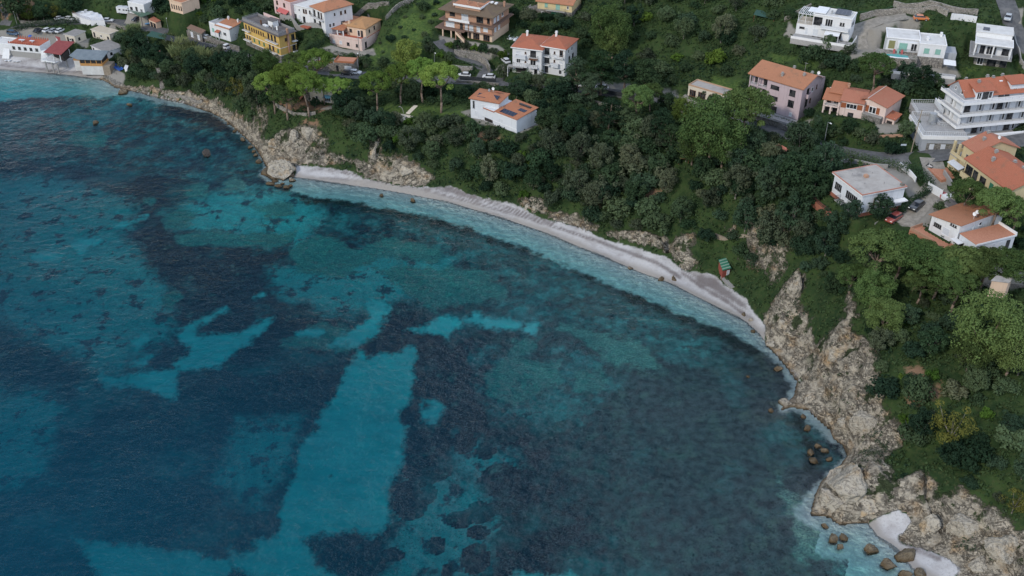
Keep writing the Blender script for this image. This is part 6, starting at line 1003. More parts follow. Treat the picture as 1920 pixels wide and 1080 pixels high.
# ------------------------------------------------------------------ trees one can tell apart
for i, (x, y, r, l) in enumerate(((507, 152, 28, 'bright umbrella pine at seaward left end of the clump around the beige bungalow'), (540, 136, 30, 'tallest bright umbrella pine rising over the back of the bungalow clump'), (572, 152, 31, 'bright umbrella pine in the middle of the bungalow clump'), (533, 172, 27, 'lowest bright umbrella pine above the cliff-edge garden wall'), (604, 157, 22, 'small bright umbrella pine touching the left of the bungalow roof'), (592, 110, 29, 'wide bright umbrella pine beside the stone roadside garage'), (628, 160, 26, 'bright umbrella pine shading the right half of the beige bungalow'), (647, 157, 18, 'narrow bright umbrella pine at right end of the bungalow clump'), (550, 112, 20, 'bright umbrella pine just below the yellow apartment block'),
    (704, 152, 28, 'bright umbrella pine at the left edge of the lawn with the round path'), (748, 136, 26, 'bright umbrella pine second from left along the lawn'), (790, 128, 28, 'bright umbrella pine third from left along the lawn'), (824, 139, 32, 'broad umbrella pine with bare trunk at the right of the lawn'))): tree('umb_bright' if i not in (3, 8) else 'umb', x, y, r * (.95 if i in (4, 6, 7) else 1.15), l, 'umbrella pines', 1.0 if i > 8 else .95)
for x, y, r, k, l in ((762, 100, 27, 'pine_bright', 'rounded yellow-green pine between grass slope and lawn pines'), (1145, 48, 38, 'pine', 'huge rounded green pine on the slope right of the twin white house'), (1150, 75, 24, 'pine', 'lower half-crown green pine joined under the huge rounded pine'), (1338, 240, 54, 'pine', 'biggest rounded pine in the middle of the wood, above the gazebo'), (1360, 268, 34, 'pine', 'green pine leaning below the biggest rounded pine'), (1302, 268, 30, 'pine', 'green pine left of and below the biggest rounded pine'), (1402, 194, 45, 'umb', 'flat-topped pine in front of the lilac-pink apartment block'), (1282, 204, 25, 'pine_bright', 'light green rounded pine left of the biggest pine'), (1196, 178, 28, 'umb', 'tall slim umbrella pine with double trunk below the road'), (1222, 170, 20, 'umb', 'small umbrella pine right of the double-trunk pine'), (1645, 118, 30, 'umb', 'single umbrella pine below the turquoise pool'), (1733, 138, 24, 'cedar', 'dark fir-like tree in the courtyard under the pool villa'),
    (1815, 356, 31, 'umb', 'umbrella pine in front of the yellow house wall'), (1872, 376, 36, 'umb', 'umbrella pine hiding the lower yellow facade at right edge'), (1912, 392, 32, 'umb', 'umbrella pine cut by the right edge below the yellow house'), (1790, 800, 40, 'dry', 'sparse yellowing pine with bare grey limbs low on the right slope'), (1905, 940, 26, 'dry', 'small yellow-green pine at the right edge above the white rocks'),
    (1856, 612, 58, 'pine', 'large round bright pine on the right edge of the headland'), (1902, 650, 44, 'pine', 'round pine cut by the right edge beside the large bright one'), (1826, 655, 34, 'pine', 'smaller round pine at the left foot of the large bright one'),
    (1652, 462, 44, 'umb', 'umbrella pine at the left end of the row below the tiled roof terrace'), (1690, 462, 38, 'umb', 'umbrella pine second in the row below the tiled roof terrace'), (1728, 478, 40, 'umb', 'umbrella pine third in the row below the tiled roof terrace'), (1766, 498, 38, 'umb', 'umbrella pine in the middle of the row below the tiled roof terrace'), (1806, 490, 38, 'umb', 'umbrella pine right of the middle of the terrace row'), (1850, 492, 38, 'umb', 'umbrella pine next to last in the terrace row'), (1893, 494, 38, 'umb', 'umbrella pine at the right end of the terrace row'), (1730, 524, 28, 'umb', 'small umbrella pine with leaning trunk under the row'), (1798, 530, 34, 'umb', 'umbrella pine with tall bare trunk under the row'), (1640, 540, 34, 'pine', 'bushy pine on the cliff top left of the leaning trunk pine'), (1602, 512, 24, 'umb', 'small pine overhanging the gully of the white cliff'), (1660, 592, 32, 'pine', 'bushy pine halfway down the headland path'), (1652, 636, 24, 'olive', 'grey-green tree lowest under the bushy headland pines'),
    (1085, 132, 34, 'cedar', 'dark spreading pine at the left end of the group right of the white twin house'), (1128, 122, 40, 'cedar', 'dark spreading pine in the middle of the roadside group'), (1172, 124, 40, 'cedar', 'dark spreading pine with the highest crown of the roadside group'), (1212, 136, 36, 'cedar', 'dark spreading pine at the right end of the roadside group'), (1110, 156, 28, 'cedar', 'small dark spreading pine in front of the roadside group'), (1080, 212, 28, 'cedar', 'dark flat-topped pine with pale forked trunk right of the solar panel villa'), (1145, 206, 32, 'cedar', 'dark flat-topped pine below the low garden wall'), (1040, 226, 18, 'oak', 'leafy tree at the right wall of the solar panel villa'), (1240, 225, 30, 'cedar', 'dark pine between the double-trunk pine and the light green one'), (1260, 250, 24, 'cedar', 'small dark pine leaning toward the biggest rounded pine'),
    (1490, 395, 34, 'blue', 'grey-blue tree above the red and green beach cabin'), (1450, 425, 34, 'olive', 'pale feathery tree directly above the beach cabin'), (1575, 415, 28, 'blue', 'blue-green tree on the cliff top left of the driveway'), (1552, 452, 24, 'blue', 'blue-green tree lower on the cliff top spur'), (1652, 386, 24, 'blue', 'blue-green tree against the right wall of the grey flat roof villa'), (1600, 392, 18, 'blue', 'blue-green tree under the corner of the grey flat roof villa'), (1500, 322, 40, 'oak', 'big leafy tree left of the grey flat roof villa'), (1452, 340, 34, 'oak_dark', 'dark leafy tree in the wood between road and beach cabin'), (1526, 352, 30, 'oak', 'leafy tree below the terrace of the grey flat roof villa'),
    (700, 186, 14, 'oak', 'small tree at the wooded edge left of the lawn'), (648, 190, 24, 'oak_dark', 'dark tree in the middle of the bungalow garden'), (665, 205, 20, 'oak_dark', 'dark tree on the cliff side of the bungalow garden'), (590, 192, 9, 'oak_dark', 'small dark ball tree in the bungalow garden'),
    (460, 125, 30, 'oak', 'leafy tree across the road from the yellow apartment block'), (500, 118, 24, 'pine', 'green pine under the windows of the yellow apartment block'), (445, 165, 20, 'dry', 'yellowing pine leaning over the western shore'), (480, 175, 24, 'olive', 'grey-green tree on the slope left of the bungalow clump'), (25, 3, 26, 'oak', 'leafy tree in the top left corner behind the sandy lot'), (50, 22, 15, 'pine_bright', 'light green tree above the car park hedge'), (78, 18, 18, 'oak', 'leafy tree behind the car park hedge'), (100, 20, 12, 'dry', 'brownish cypress-like tree with bare trunk beside the road'), (135, 5, 20, 'oak', 'leafy tree at the top edge above the white terrace wall')): tree(k, x, y, r * (1.3 if k == 'umb' and x > 1600 and y > 440 else 1.12 if k in ('pine', 'umb', 'cedar') else 1.0), l, None, .8 if k == 'umb' and y > 440 else 1.0)
for x, y, l in ((1571, 302, 'left of three palms behind the grey flat roof villa'), (1596, 300, 'middle of three palms behind the grey flat roof villa'), (1613, 305, 'right of three palms behind the grey flat roof villa'), (1601, 385, 'palm in front of the grey flat roof villa')): tree('palm', x, y, 8 if x != 1601 else 12, 'small fan palm, ' + l)
# thickets: every shrub its own object, sown at a spacing in metres inside areas read off the photograph
SHR = {'dark': [shrub(2.4, 2.6, LF_DARK, 300 + i, wild=.2) for i in range(5)], 'mid': [shrub(2.4, 2.6, LF_MID, 320 + i, wild=.25) for i in range(5)], 'grey': [shrub(2.2, 2.5, LF_GREY, 340 + i, 55, 26, .36, .3) for i in range(4)], 'fresh': [shrub(2.0, 2.0, foliage('fresh_leaves', (.04, .085, .018), (.095, .16, .03)), 360 + i, 55, 26, .36, .2) for i in range(3)], 'blue': [shrub(2.2, 2.5, LF_BLUE, 380 + i, 55, 26, .36, .2) for i in range(3)]}
OCC = [(o.location.x, o.location.y, 3.0 * o.scale[0]) for o in COL.objects if o.name.split('.')[0] in set(TN.values())]
FOOT = [f.c for f in F.values()] + [T_ANNEX.c] + [[tuple(P(x, y, z).xy) for x, y in q] for z, q in ((11, [(276, 74), (312, 86), (316, 66), (285, 59)]), (11, [(310, 86), (380, 104), (396, 84), (313, 66)]), (24, [(1270, 302), (1296, 304), (1300, 290), (1276, 284)]), (25, [(1444, 284), (1470, 296), (1484, 282), (1459, 271)]))]
def free(x, y, r):
    for c in FOOT:
        q = np.array(c)
        if q[:, 0].min() - 8 < x < q[:, 0].max() + 8 and q[:, 1].min() - 8 < y < q[:, 1].max() + 8 and sdist(np.array([x]), np.array([y]), c)[0] > -r * .8: return False
    return True
def gmask(M, x, y):
    i = min(max(np.searchsorted(xs, x) - 1, 0), len(xs) - 2); j = min(max(np.searchsorted(ys, y) - 1, 0), len(ys) - 2); return M[j, i]
ROADQ = [(np.array([[v.x, v.y] for v in along(L, 4)]), w) for L, w in ROADS.values()]
def offroad(x, y, m): return all(np.hypot(q[:, 0] - x, q[:, 1] - y).min() > w + m for q, w in ROADQ)
def thicket(poly, spacing, mix, sc, labels, group, seed, cap=400):
    """labels: per shrub kind, true of every shrub of that kind in this thicket"""
    rn = random.Random(seed); pts = []; kinds = [k for k, w in mix for _ in range(w)]; q = np.array(poly, float); lo, hi = q.min(0), q.max(0); tries = 0; n = 0
    while tries < 2600 and n < cap:
        tries += 1; px, py = rn.uniform(lo[0], hi[0]), rn.uniform(lo[1], hi[1])
        if not inside(np.array([px]), np.array([py]), poly)[0]: continue
        g = G(px, py); s = rn.uniform(*sc) ** 1.25 * 1.18; r = 2.2 * s
        if any((g.x - a) ** 2 + (g.y - b_) ** 2 < (spacing * (.5 + .5 * s)) ** 2 for a, b_ in pts): continue
        if not offroad(g.x, g.y, r * .55) or not free(g.x, g.y, r) or gmask(mBeach, g.x, g.y) > -.5 or gmask(COAST, g.x, g.y) < 2 or gmask(mPave, g.x, g.y) > -.5 or gmask(mRock, g.x, g.y) > .6: continue
        pts.append((g.x, g.y)); k = rn.choice(kinds); o = link({'dark': 'evergreen_shrub', 'mid': 'leafy_shrub', 'fresh': 'leafy_shrub'}.get(k, 'silvery_shrub'), rn.choice(SHR[k]), None, g - Vector((0, 0, .15)), rn.uniform(0, 6.28)); o.scale = (s * rn.uniform(.85, 1.2), s * rn.uniform(.85, 1.2), s * rn.uniform(.75, 1.25)); tag(o, labels[k], {'dark': 'evergreen shrub', 'mid': 'leafy shrub', 'fresh': 'leafy shrub'}.get(k, 'silvery shrub'), group + ', ' + k); n += 1
def lab(where): return {'dark': 'dark evergreen shrub in the thicket ' + where, 'mid': 'leafy green shrub in the thicket ' + where, 'grey': 'grey-green shrub in the thicket ' + where, 'fresh': 'fresh green shrub in the thicket ' + where, 'blue': 'blue-green shrub in the thicket ' + where}
thicket([(640,212),(700,225),(770,228),(860,234),(960,265),(1010,258),(1010,385),(960,372),(900,352),(830,340),(800,308),(720,280),(650,250)], 3.6, [('dark', 3), ('mid', 4), ('grey', 2), ('fresh', 1)], (.7, 1.5), lab('between the solar panel villa and the beach'), 'slope below the solar panel villa', 1)
thicket([(1010,200),(1060,185),(1180,235),(1290,285),(1330,330),(1340,460),(1290,440),(1130,425),(1050,400),(1010,385)], 3.5, [('dark', 4), ('mid', 4), ('grey', 3), ('blue', 1)], (.8, 1.6), lab('on the steep slope above the middle of the beach'), 'slope above the middle of the beach', 2)
thicket([(1340,300),(1440,262),(1560,310),(1560,340),(1600,420),(1560,470),(1490,480),(1440,500),(1400,500),(1370,470),(1340,440)], 3.4, [('dark', 5), ('mid', 4), ('grey', 2), ('blue', 2)], (.8, 1.6), lab('above the red and green cabin'), 'slope above the beach cabin', 3)
thicket([(212,80),(250,62),(290,100),(380,102),(450,112),(530,120),(500,150),(505,190),(475,222),(430,212),(395,190),(345,160),(300,165),(262,148),(238,128),(205,108)], 3.6, [('dark', 3), ('mid', 4), ('grey', 3)], (.7, 1.4), lab('between the boat ramp and the yellow apartment block'), 'slope of the western shore', 4, 80)
thicket([(1100,20),(1240,-10),(1480,-10),(1490,35),(1400,85),(1385,150),(1290,140),(1240,165),(1180,115),(1110,95)], 6.0, [('dark', 3), ('mid', 5), ('grey', 2), ('fresh', 1)], (.7, 1.5), lab('on the green hillside at the top centre'), 'hillside at the top', 5, 75)
thicket([(290,10),(400,0),(540,-8),(500,25),(440,28),(400,40),(380,60),(340,60),(310,50)], 4.5, [('mid', 4), ('fresh', 2), ('dark', 2)], (.7, 1.5), lab('between beige house and yellow apartment block'), 'hillside behind the yellow block', 6, 40)
thicket([(1510,195),(1560,240),(1650,262),(1700,292),(1640,286),(1560,276),(1505,242)], 3.4, [('mid', 4), ('dark', 2), ('grey', 1)], (.55, 1.1), lab('between the road and the peach-pink villa'), 'garden of the peach-pink villa', 7)
thicket([(1590,120),(1700,150),(1760,160),(1740,175),(1690,190),(1680,165),(1620,160),(1570,150),(1500,110),(1530,85),(1600,100)], 4.2, [('mid', 4), ('dark', 3), ('grey', 2)], (.6, 1.3), lab('below the two white modern villas'), 'gardens below the modern villas', 8)
thicket([(1600,650),(1680,600),(1740,560),(1840,570),(1920,700),(1920,950),(1850,930),(1760,870),(1690,830),(1660,770)], 4.4, [('mid', 4), ('dark', 4), ('grey', 2), ('fresh', 1)], (.6, 1.5), lab('on the headland above the white rocks'), 'headland scrub', 9, 75)
thicket([(1490,440),(1560,430),(1620,440),(1640,500),(1600,560),(1560,560),(1530,540),(1500,490)], 3.0, [('dark', 4), ('mid', 3), ('blue', 1)], (.5, 1.1), lab('on top of the tall white cliff'), 'cliff-top scrub', 10)
thicket([(650,100),(690,120),(830,120),(900,140),(880,160),(760,150),(690,140)], 4.6, [('mid', 4), ('grey', 2), ('fresh', 2)], (.5, 1.0), lab('along the road above the lawn pines'), 'roadside above the lawn', 11)
thicket([(860,172),(960,168),(1060,190),(1020,205),(985,190),(940,175),(880,185),(830,195),(680,165),(740,160)], 4.2, [('dark', 4), ('mid', 3)], (.7, 1.2), lab('between the road and the solar panel villa'), 'below the road wall', 12)
thicket([(1780,390),(1920,420),(1920,480),(1880,420),(1800,400),(1760,392)], 3.2, [('dark', 3), ('mid', 3)], (.5, .9), lab('between the yellow house and roof terrace villa'), 'gardens at the right edge', 13)
thicket([(960,20),(1100,30),(1100,85),(1060,60),(985,62),(950,50)], 4.6, [('mid', 4), ('dark', 3), ('grey', 2)], (.6, 1.2), lab('between the pale yellow house and the twin house'), 'garden above the twin house', 14, 26)
thicket([(690,100),(740,52),(775,12),(800,0),(840,5),(815,50),(800,90),(790,122),(720,125),(675,122)], 5.5, [('mid', 3), ('dark', 2), ('grey', 1)], (.35, .8), lab('scattered over the bright grass field'), 'bright grass field', 15, 26)
def grove(poly, spacing, kinds, sc, labels, group, seed, cap):
    rn = random.Random(seed); q = np.array(poly, float); lo, hi = q.min(0), q.max(0); pts = []; tries = 0
    while tries < 900 and len(pts) < cap:
        tries += 1; px, py = rn.uniform(lo[0], hi[0]), rn.uniform(lo[1], hi[1])
        if not inside(np.array([px]), np.array([py]), poly)[0]: continue
        g = G(px, py); r = rn.uniform(*sc)
        if any((g.x - a) ** 2 + (g.y - b_) ** 2 < spacing ** 2 for a, b_ in pts) or not offroad(g.x, g.y, r * .8) or not free(g.x, g.y, r * 1.1) or gmask(mBeach, g.x, g.y) > -2 or gmask(COAST, g.x, g.y) < 5 or gmask(mPave, g.x, g.y) > -1 or gmask(mRock, g.x, g.y) > 0: continue
        pts.append((g.x, g.y)); k = rn.choice(kinds); tree(k, 0, 0, r, labels[k], group + ', ' + k, rn.uniform(.85, 1.25), g)
def tl(w): return {'oak': 'leafy green tree in the thicket ' + w, 'oak_dark': 'dark evergreen tree in the thicket ' + w, 'olive': 'grey-green tree in the thicket ' + w, 'blue': 'blue-green tree in the thicket ' + w}
grove([(700,230),(860,245),(960,275),(1010,270),(1000,370),(900,345),(830,325),(760,285)], 7, ['oak', 'oak', 'olive', 'oak_dark'], (2.2, 3.6), tl('between the solar panel villa and the beach'), 'trees below the solar panel villa', 21, 16)
grove([(1020,240),(1180,245),(1280,290),(1330,340),(1320,430),(1130,400),(1030,375)], 7, ['oak', 'olive', 'oak_dark', 'blue', 'olive'], (2.4, 4.0), tl('above the middle of the beach'), 'trees above the middle of the beach', 22, 20)
grove([(1360,310),(1440,280),(1550,320),(1590,410),(1500,460),(1420,470),(1360,420)], 6.5, ['oak', 'blue', 'oak_dark', 'olive'], (2.6, 4.2), tl('above the red and green cabin'), 'trees above the beach cabin', 23, 16)
grove([(240,80),(300,105),(450,118),(500,150),(470,205),(420,200),(350,160),(260,135)], 7, ['oak', 'oak_dark', 'olive'], (2.2, 3.6), tl('between the boat ramp and the yellow apartment block'), 'trees of the western shore', 24, 18)
grove([(1700,600),(1920,700),(1920,930),(1780,880),(1690,800)], 8, ['oak', 'oak_dark', 'blue'], (2.0, 3.4), tl('on the headland above the white rocks'), 'trees of the headland', 25, 14)
grove([(1110,10),(1260,0),(1470,0),(1400,80),(1330,100),(1220,90)], 10, ['oak', 'oak_dark', 'olive'], (2.0, 3.4), tl('on the green hillside at the top centre'), 'trees of the top hillside', 26, 18)
for x, y, r_, k, l in ((944, 132, 14, 'olive', 'brownish-green roadside tree left of the twin white house'), (985, 146, 16, 'oak', 'roadside tree hiding the foot of the twin white house'), (1010, 152, 15, 'olive', 'pale roadside tree in front of the twin house porch'), (1036, 160, 16, 'oak', 'roadside tree below the right half of the twin house'), (970, 166, 18, 'oak_dark', 'dark tree between the road and the solar panel villa'), (1062, 166, 20, 'oak_dark', 'dark roadside tree at the left foot of the dark pine group'), (1250, 190, 18, 'oak', 'roadside tree left of the walled garage'), (1340, 196, 20, 'oak', 'leafy tree in front of the walled garage'), (905, 165, 14, 'oak', 'roadside tree behind the solar panel villa'), (1545, 240, 20, 'oak', 'leafy tree at the left front of the peach-pink villa'), (1592, 236, 14, 'oak', 'small leafy tree in front of the peach-pink villa arches'), (1700, 240, 16, 'oak', 'leafy tree between the peach-pink villa and the hotel terraces')): tree(k, x, y, r_, l)
# clipped round shrubs by the brown-roofed villa and other hand-placed ones
for i, (x, y, r) in enumerate(((842, 80, 10), (856, 82, 11), (873, 84, 12), (890, 86, 11), (907, 90, 12), (925, 94, 11), (942, 98, 12), (800, 75, 11), (805, 88, 13), (825, 98, 9), (843, 104, 11))):
    g = ground_at(x, y, 1.6); s = r * proj(*g)[2] / FPX / 2.2; o = link('round_shrub', SHR[('fresh', 'mid', 'grey')[i % 3]][i % 3], None, g, i); o.scale = (s, s, s * 1.1)
    tag(o, 'clipped round shrub in the row below the brown-roofed villa' if i < 7 else ('upper', 'lower')[i - 7] + ' round shrub of the pair left of the brown villa drive' if i < 9 else ('smaller left', 'larger right')[i - 9] + ' round shrub at the bend of the brown villa drive', 'shrub', 'clipped shrubs by the brown villa' if i < 7 else None)
RD = [reed_clump(2.2, 4.2, 500 + i) for i in range(3)]
for i, (x, y, s) in enumerate(((250, 55, .9), (232, 66, .8), (322, 82, 1.0), (340, 84, 1.1), (356, 90, 1.0), (372, 98, .9), (345, 100, 1.1), (330, 96, .9), (246, 102, .7), (252, 96, .7), (386, 104, .8), (316, 74, .9))):
    o = link('reed_clump', RD[i % 3], None, ground_at(x, y, 2.0 * s), i * 1.7); o.scale = (s, s, s); tag(o, ('pale giant reeds beside the road bend above the beach', 'pale giant reeds below the dark netting canopy', 'pale giant reeds on the slope above the boat ramp')[0 if i < 2 or i == 11 else 2 if i in (8, 9) else 1], 'reeds', 'giant reeds ' + ('by the bend', 'below the netting', 'above the ramp')[0 if i < 2 or i == 11 else 2 if i in (8, 9) else 1])
V = []
for k in range(22):
    g = k * 2.4; u = np.array([math.cos(g), math.sin(g), .5 + .5 * (k % 3)]); s = np.array([-u[1], u[0], 0]) * .12; V += [-s, s, u * .9 + s * .8, u * .9 - s * .8, u * .9 - s * .8, u * .9 + s * .8, u * 1.5, u * 1.5]
tag(link('agave_plant', quads('agave', np.array(V, float), rg.rand(len(V)).round(1), LF_AGAVE), None, G(1704, 809)), 'spiky blue-grey agave on the rock edge left of the yellowing pine', 'agave')
# hedges
def hedge(pts, w, h, label, mat=LF_DARK, n=26, name='hedge'):
    Q = [G(*p) for p in pts]; C = []
    for a, c in zip(Q[:-1], Q[1:]):
        k = max(1, int((c - a).length / .55))
        for i in range(k):
            p = a.lerp(c, i / k); z = gz(p.x, p.y)
            for lv in range(max(1, int(h / .6))): C.append((p.x + random.uniform(-.2, .2), p.y + random.uniform(-.2, .2), z + .3 + lv * .55 + random.uniform(-.08, .08)))
    o = bpy.data.objects.new(name, leafmesh(name, np.array(C) - np.array(Q[0]), w * .5, n, .3, mat, .3, .8)); COL.objects.link(o); o.location = Q[0]; tag(o, label, 'hedge'); return o
hedge([(28, 56), (60, 52), (100, 47), (150, 44)], 1.6, 2.6, 'long dark hedge between the upper road and the beach car park'); hedge([(45, 36), (75, 37), (105, 36), (128, 32)], 1.5, 2.6, 'dark hedge on the uphill side of the beach road')
hedge([(1395, 210), (1440, 222), (1492, 238)], 1.4, 1.3, 'clipped hedge in front of the lilac-pink apartments'); hedge([(1410, 240), (1440, 256), (1468, 270)], 1.6, 1.6, 'dark hedge along the lower side of the bending road'); hedge([(1545, 285), (1590, 296), (1640, 308), (1688, 318)], 2.2, 2.0, 'broad hedge below the road above the grey flat roof villa', LF_MID, 30)
hedge([(1692, 322), (1715, 328), (1735, 345), (1742, 358)], 2.8, 2.4, 'rounded bushy hedge beside the scooter at the road junction', LF_MID, 34); hedge([(1740, 362), (1716, 378), (1694, 396), (1680, 404)], 1.6, 1.8, 'green hedge along the uphill side of the driveway', LF_MID, 30); hedge([(588, 92), (620, 96)], 1.1, 1.1, 'low hedge left of the peach villa forecourt'); hedge([(628, 99), (676, 106)], 1.1, 1.1, 'low hedge in front of the peach villa forecourt'); hedge([(575, 100), (596, 90), (612, 74), (616, 62)], 2.0, 2.2, 'tall dark hedge at the left side of the peach villa'); hedge([(1760, 252 - 152), (1790, 102)], 1.0, 1.0, 'small hedge behind the turquoise pool villa'); hedge([(850, 120), (905, 128)], 1.0, .9, 'low hedge at the foot of the brown villa drive', LF_MID)
# ------------------------------------------------------------------ ground cover
def scatter(N, test, size, h, mat, seed, name, per=7, spread=.5, reg=((-230, 230), (110, 440))):
    r_ = np.random.RandomState(seed); X = r_.uniform(*reg[0], N); Y = r_.uniform(*reg[1], N); i = np.clip(np.searchsorted(xs, X) - 1, 0, len(xs) - 2); j = np.clip(np.searchsorted(ys, Y) - 1, 0, len(ys) - 2)
    zz = Z[j, i]; px, py, dp = proj(X, Y, zz); ok = test(i, j, X, Y) & (px > -260) & (px < 2300) & (py > -40) & (py < 1110); X, Y, i, j = X[ok], Y[ok], i[ok], j[ok]
    u = (X - xs[i]) / (xs[i + 1] - xs[i]); v = (Y - ys[j]) / (ys[j + 1] - ys[j]); zz = (Z[j, i] * (1 - u) + Z[j, i + 1] * u) * (1 - v) + (Z[j + 1, i] * (1 - u) + Z[j + 1, i + 1] * u) * v
    hh = h * (.4 + 1.2 * r_.rand(len(X))) * (.5 + fbm(X, Y, 9, 3, 3)); C = np.stack([X, Y, zz + hh * .35], 1); me = leafmesh(name, C, hh * .9, per, size, mat, .6, .7, .5); o = bpy.data.objects.new(name, me); COL.objects.link(o); return o
near_road = np.full(GX.shape, 99.0)
for q, w in ROADQ:
    s = (GX > q[:, 0].min() - 8) & (GX < q[:, 0].max() + 8) & (GY > q[:, 1].min() - 8) & (GY < q[:, 1].max() + 8); near_road[s] = np.minimum(near_road[s], seg_d(GX[s], GY[s], q)[0] - w)
built = np.full(GX.shape, -99.0)
for c in FOOT:
    q = np.array(c); s = (GX > q[:, 0].min() - 4) & (GX < q[:, 0].max() + 4) & (GY > q[:, 1].min() - 4) & (GY < q[:, 1].max() + 4); built[s] = np.maximum(built[s], sdist(GX[s], GY[s], c))
bare = (mBeach > -.1) | (mPave > -.4) | (near_road < .7) | (built > -.7) | (COAST < 2.0)
cover = ~bare & (mRock < -.3) & (mLawn < .3) & (mEarth < .2)
o = scatter(150000, lambda i, j, X, Y: cover[j, i], .55, .62, LF_GROUND, 3, 'ground_cover', 8); tag(o, 'low leafy scrub covering the slopes between trees, houses and beach', 'scrub', None, 'stuff')
o = scatter(60000, lambda i, j, X, Y: cover[j, i] & (fbm(X, Y, 22, 3, 6) > .52), .5, .75, LF_DARK, 4, 'dark_scrub', 8); tag(o, 'dark low evergreen scrub in patches on the slopes', 'scrub', None, 'stuff')
rk_ = (mRock > -.5) & (COAST > 3.0) & (Z > 2.2) & ~bare
o = scatter(110000, lambda i, j, X, Y: rk_[j, i] & (fbm(X, Y, 7, 3, 2) > .53 + .02 * np.clip(mRock[j, i], 0, 4)), .36, .5, LF_GREY, 6, 'cliff_scrub', 9, reg=((-100, 130), (110, 330))); tag(o, 'small grey-green tufts growing on the pale cliffs', 'scrub', None, 'stuff')
lawn_ = (mLawn > -.2) & ~bare & (built < -1)
o = scatter(60000, lambda i, j, X, Y: lawn_[j, i], .3, .2, foliage('grass_blades', (.05, .09, .022), (.13, .175, .045), (.12, .14, .05)), 7, 'grass', 5); tag(o, 'bright mown and rough grass on lawns and the sloping field', 'grass', None, 'stuff')
# ------------------------------------------------------------------ rocks
def mat_rock(name, base, stain, wet=True):
    m, n = nm(name); t = NT(n); p = t.pos(); pr = t.scale(p, (1, 1, 1.7)); r1 = t.noise(pr, .5, 6, .62, .5); r2 = t.noise(pr, 2.6, 5, .7)
    c = t.mix(r1, tuple(q * .55 for q in base), base); c = t.mix(t.ss(.5, .72, t.noise(p, .3, 4)), c, stain); c = t.mix(t.ss(.55, .75, r2), c, tuple(min(1, q * 1.25) for q in base))
    l = t.ss(.035, .0, t.math('ABSOLUTE', t.math('SUBTRACT', t.noise(pr, .55, 5, .6, 1.1), .5))); c = t.mix(t.math('MULTIPLY', l, .7), c, (.05, .042, .035))
    if wet:
        z = t.node('ShaderNodeSeparateXYZ'); t.link(p, z.inputs[0]); c = t.mix(t.ss(1.3, .25, t.math('ADD', z.outputs[2], t.math('MULTIPLY', r1, .8))), c, t.mix(r2, (.045, .032, .02), (.13, .085, .04)))
    t.out(t.bsdf(c, .95, t.bump(t.math('ADD', r1, t.math('MULTIPLY', r2, .4)), .35), .15)); return m
ROCKM = mat_rock('limestone', (.45, .405, .33), (.34, .25, .15)); ROCKB = mat_rock('brown_rock', (.2, .165, .115), (.13, .1, .065)); ROCKG = mat_rock('dark_rock', (.1, .09, .08), (.06, .05, .045), False)
def boulder(seed, mat, planes=13, sub=4, rough=.17):
    r_ = np.random.RandomState(seed); bm = bmesh.new(); bmesh.ops.create_icosphere(bm, subdivisions=sub, radius=1.35)
    N = r_.normal(size=(planes, 3)); N /= np.linalg.norm(N, axis=1)[:, None]; D = r_.uniform(.5, 1.0, planes)
    for v in bm.verts:
        p = np.array(v.co)
        for k in range(planes):
            e = p @ N[k] - D[k]
            if e > 0: p = p - N[k] * e * .93
        v.co = p
    co = np.array([v.co for v in bm.verts]); f = fbm(co[:, 0] * 3 + co[:, 2] * 2 + seed, co[:, 1] * 3 - co[:, 2] * 1.4, 1.0, 4, seed, True) - .5
    for v, q in zip(bm.verts, f): v.co *= 1 + rough * float(q) * 2
    me = bpy.data.meshes.new('rock'); bm.to_mesh(me); bm.free(); me.materials.append(mat); return me
BL = [boulder(40 + i, ROCKM) for i in range(6)]; BB = [boulder(60 + i, ROCKB, 8) for i in range(4)]; BG = [boulder(70, ROCKG)]
def rock(px, py, rpx, label, kind=BB, flat=.7, group=None, z=None, i=[0], name='rock'):
    i[0] += 1; rpx *= .8 if name == 'rock_outcrop' else 1; g = P(px, py, z) if z is not None else G(px, py); s = rpx * proj(*g)[2] / FPX; o = link(name, kind[i[0] % len(kind)], None, g + Vector((0, s * .3, -s * (.3 if name == 'rock_outcrop' else .12))), i[0] * 2.1); o.scale = (s, s * .85, s * flat); tag(o, label, 'rock', group); return o
rock(527, 324, 23, 'big beige rock standing at the left end of the pebble beach', BL, .85, z=.6); rock(497, 325, 13, 'low brown rock against the sea side of the big beige rock', BB, .5, z=.1); rock(546, 338, 6, 'small pale rock on the waterline beside the big beige rock', BL, .7, z=.1); rock(388, 290, 8.5, 'lone dark rock standing out of the blue water on the left', BG, .9, z=.1)
for x, y, r in ((506, 345, 8), (522, 349, 7), (535, 352, 6), (516, 340, 5), (545, 349, 5), (530, 344, 4)): rock(x, y, r, 'flat ochre stone awash below the big beige rock', BB, .35, 'ochre stones below the big beige rock', z=.02)
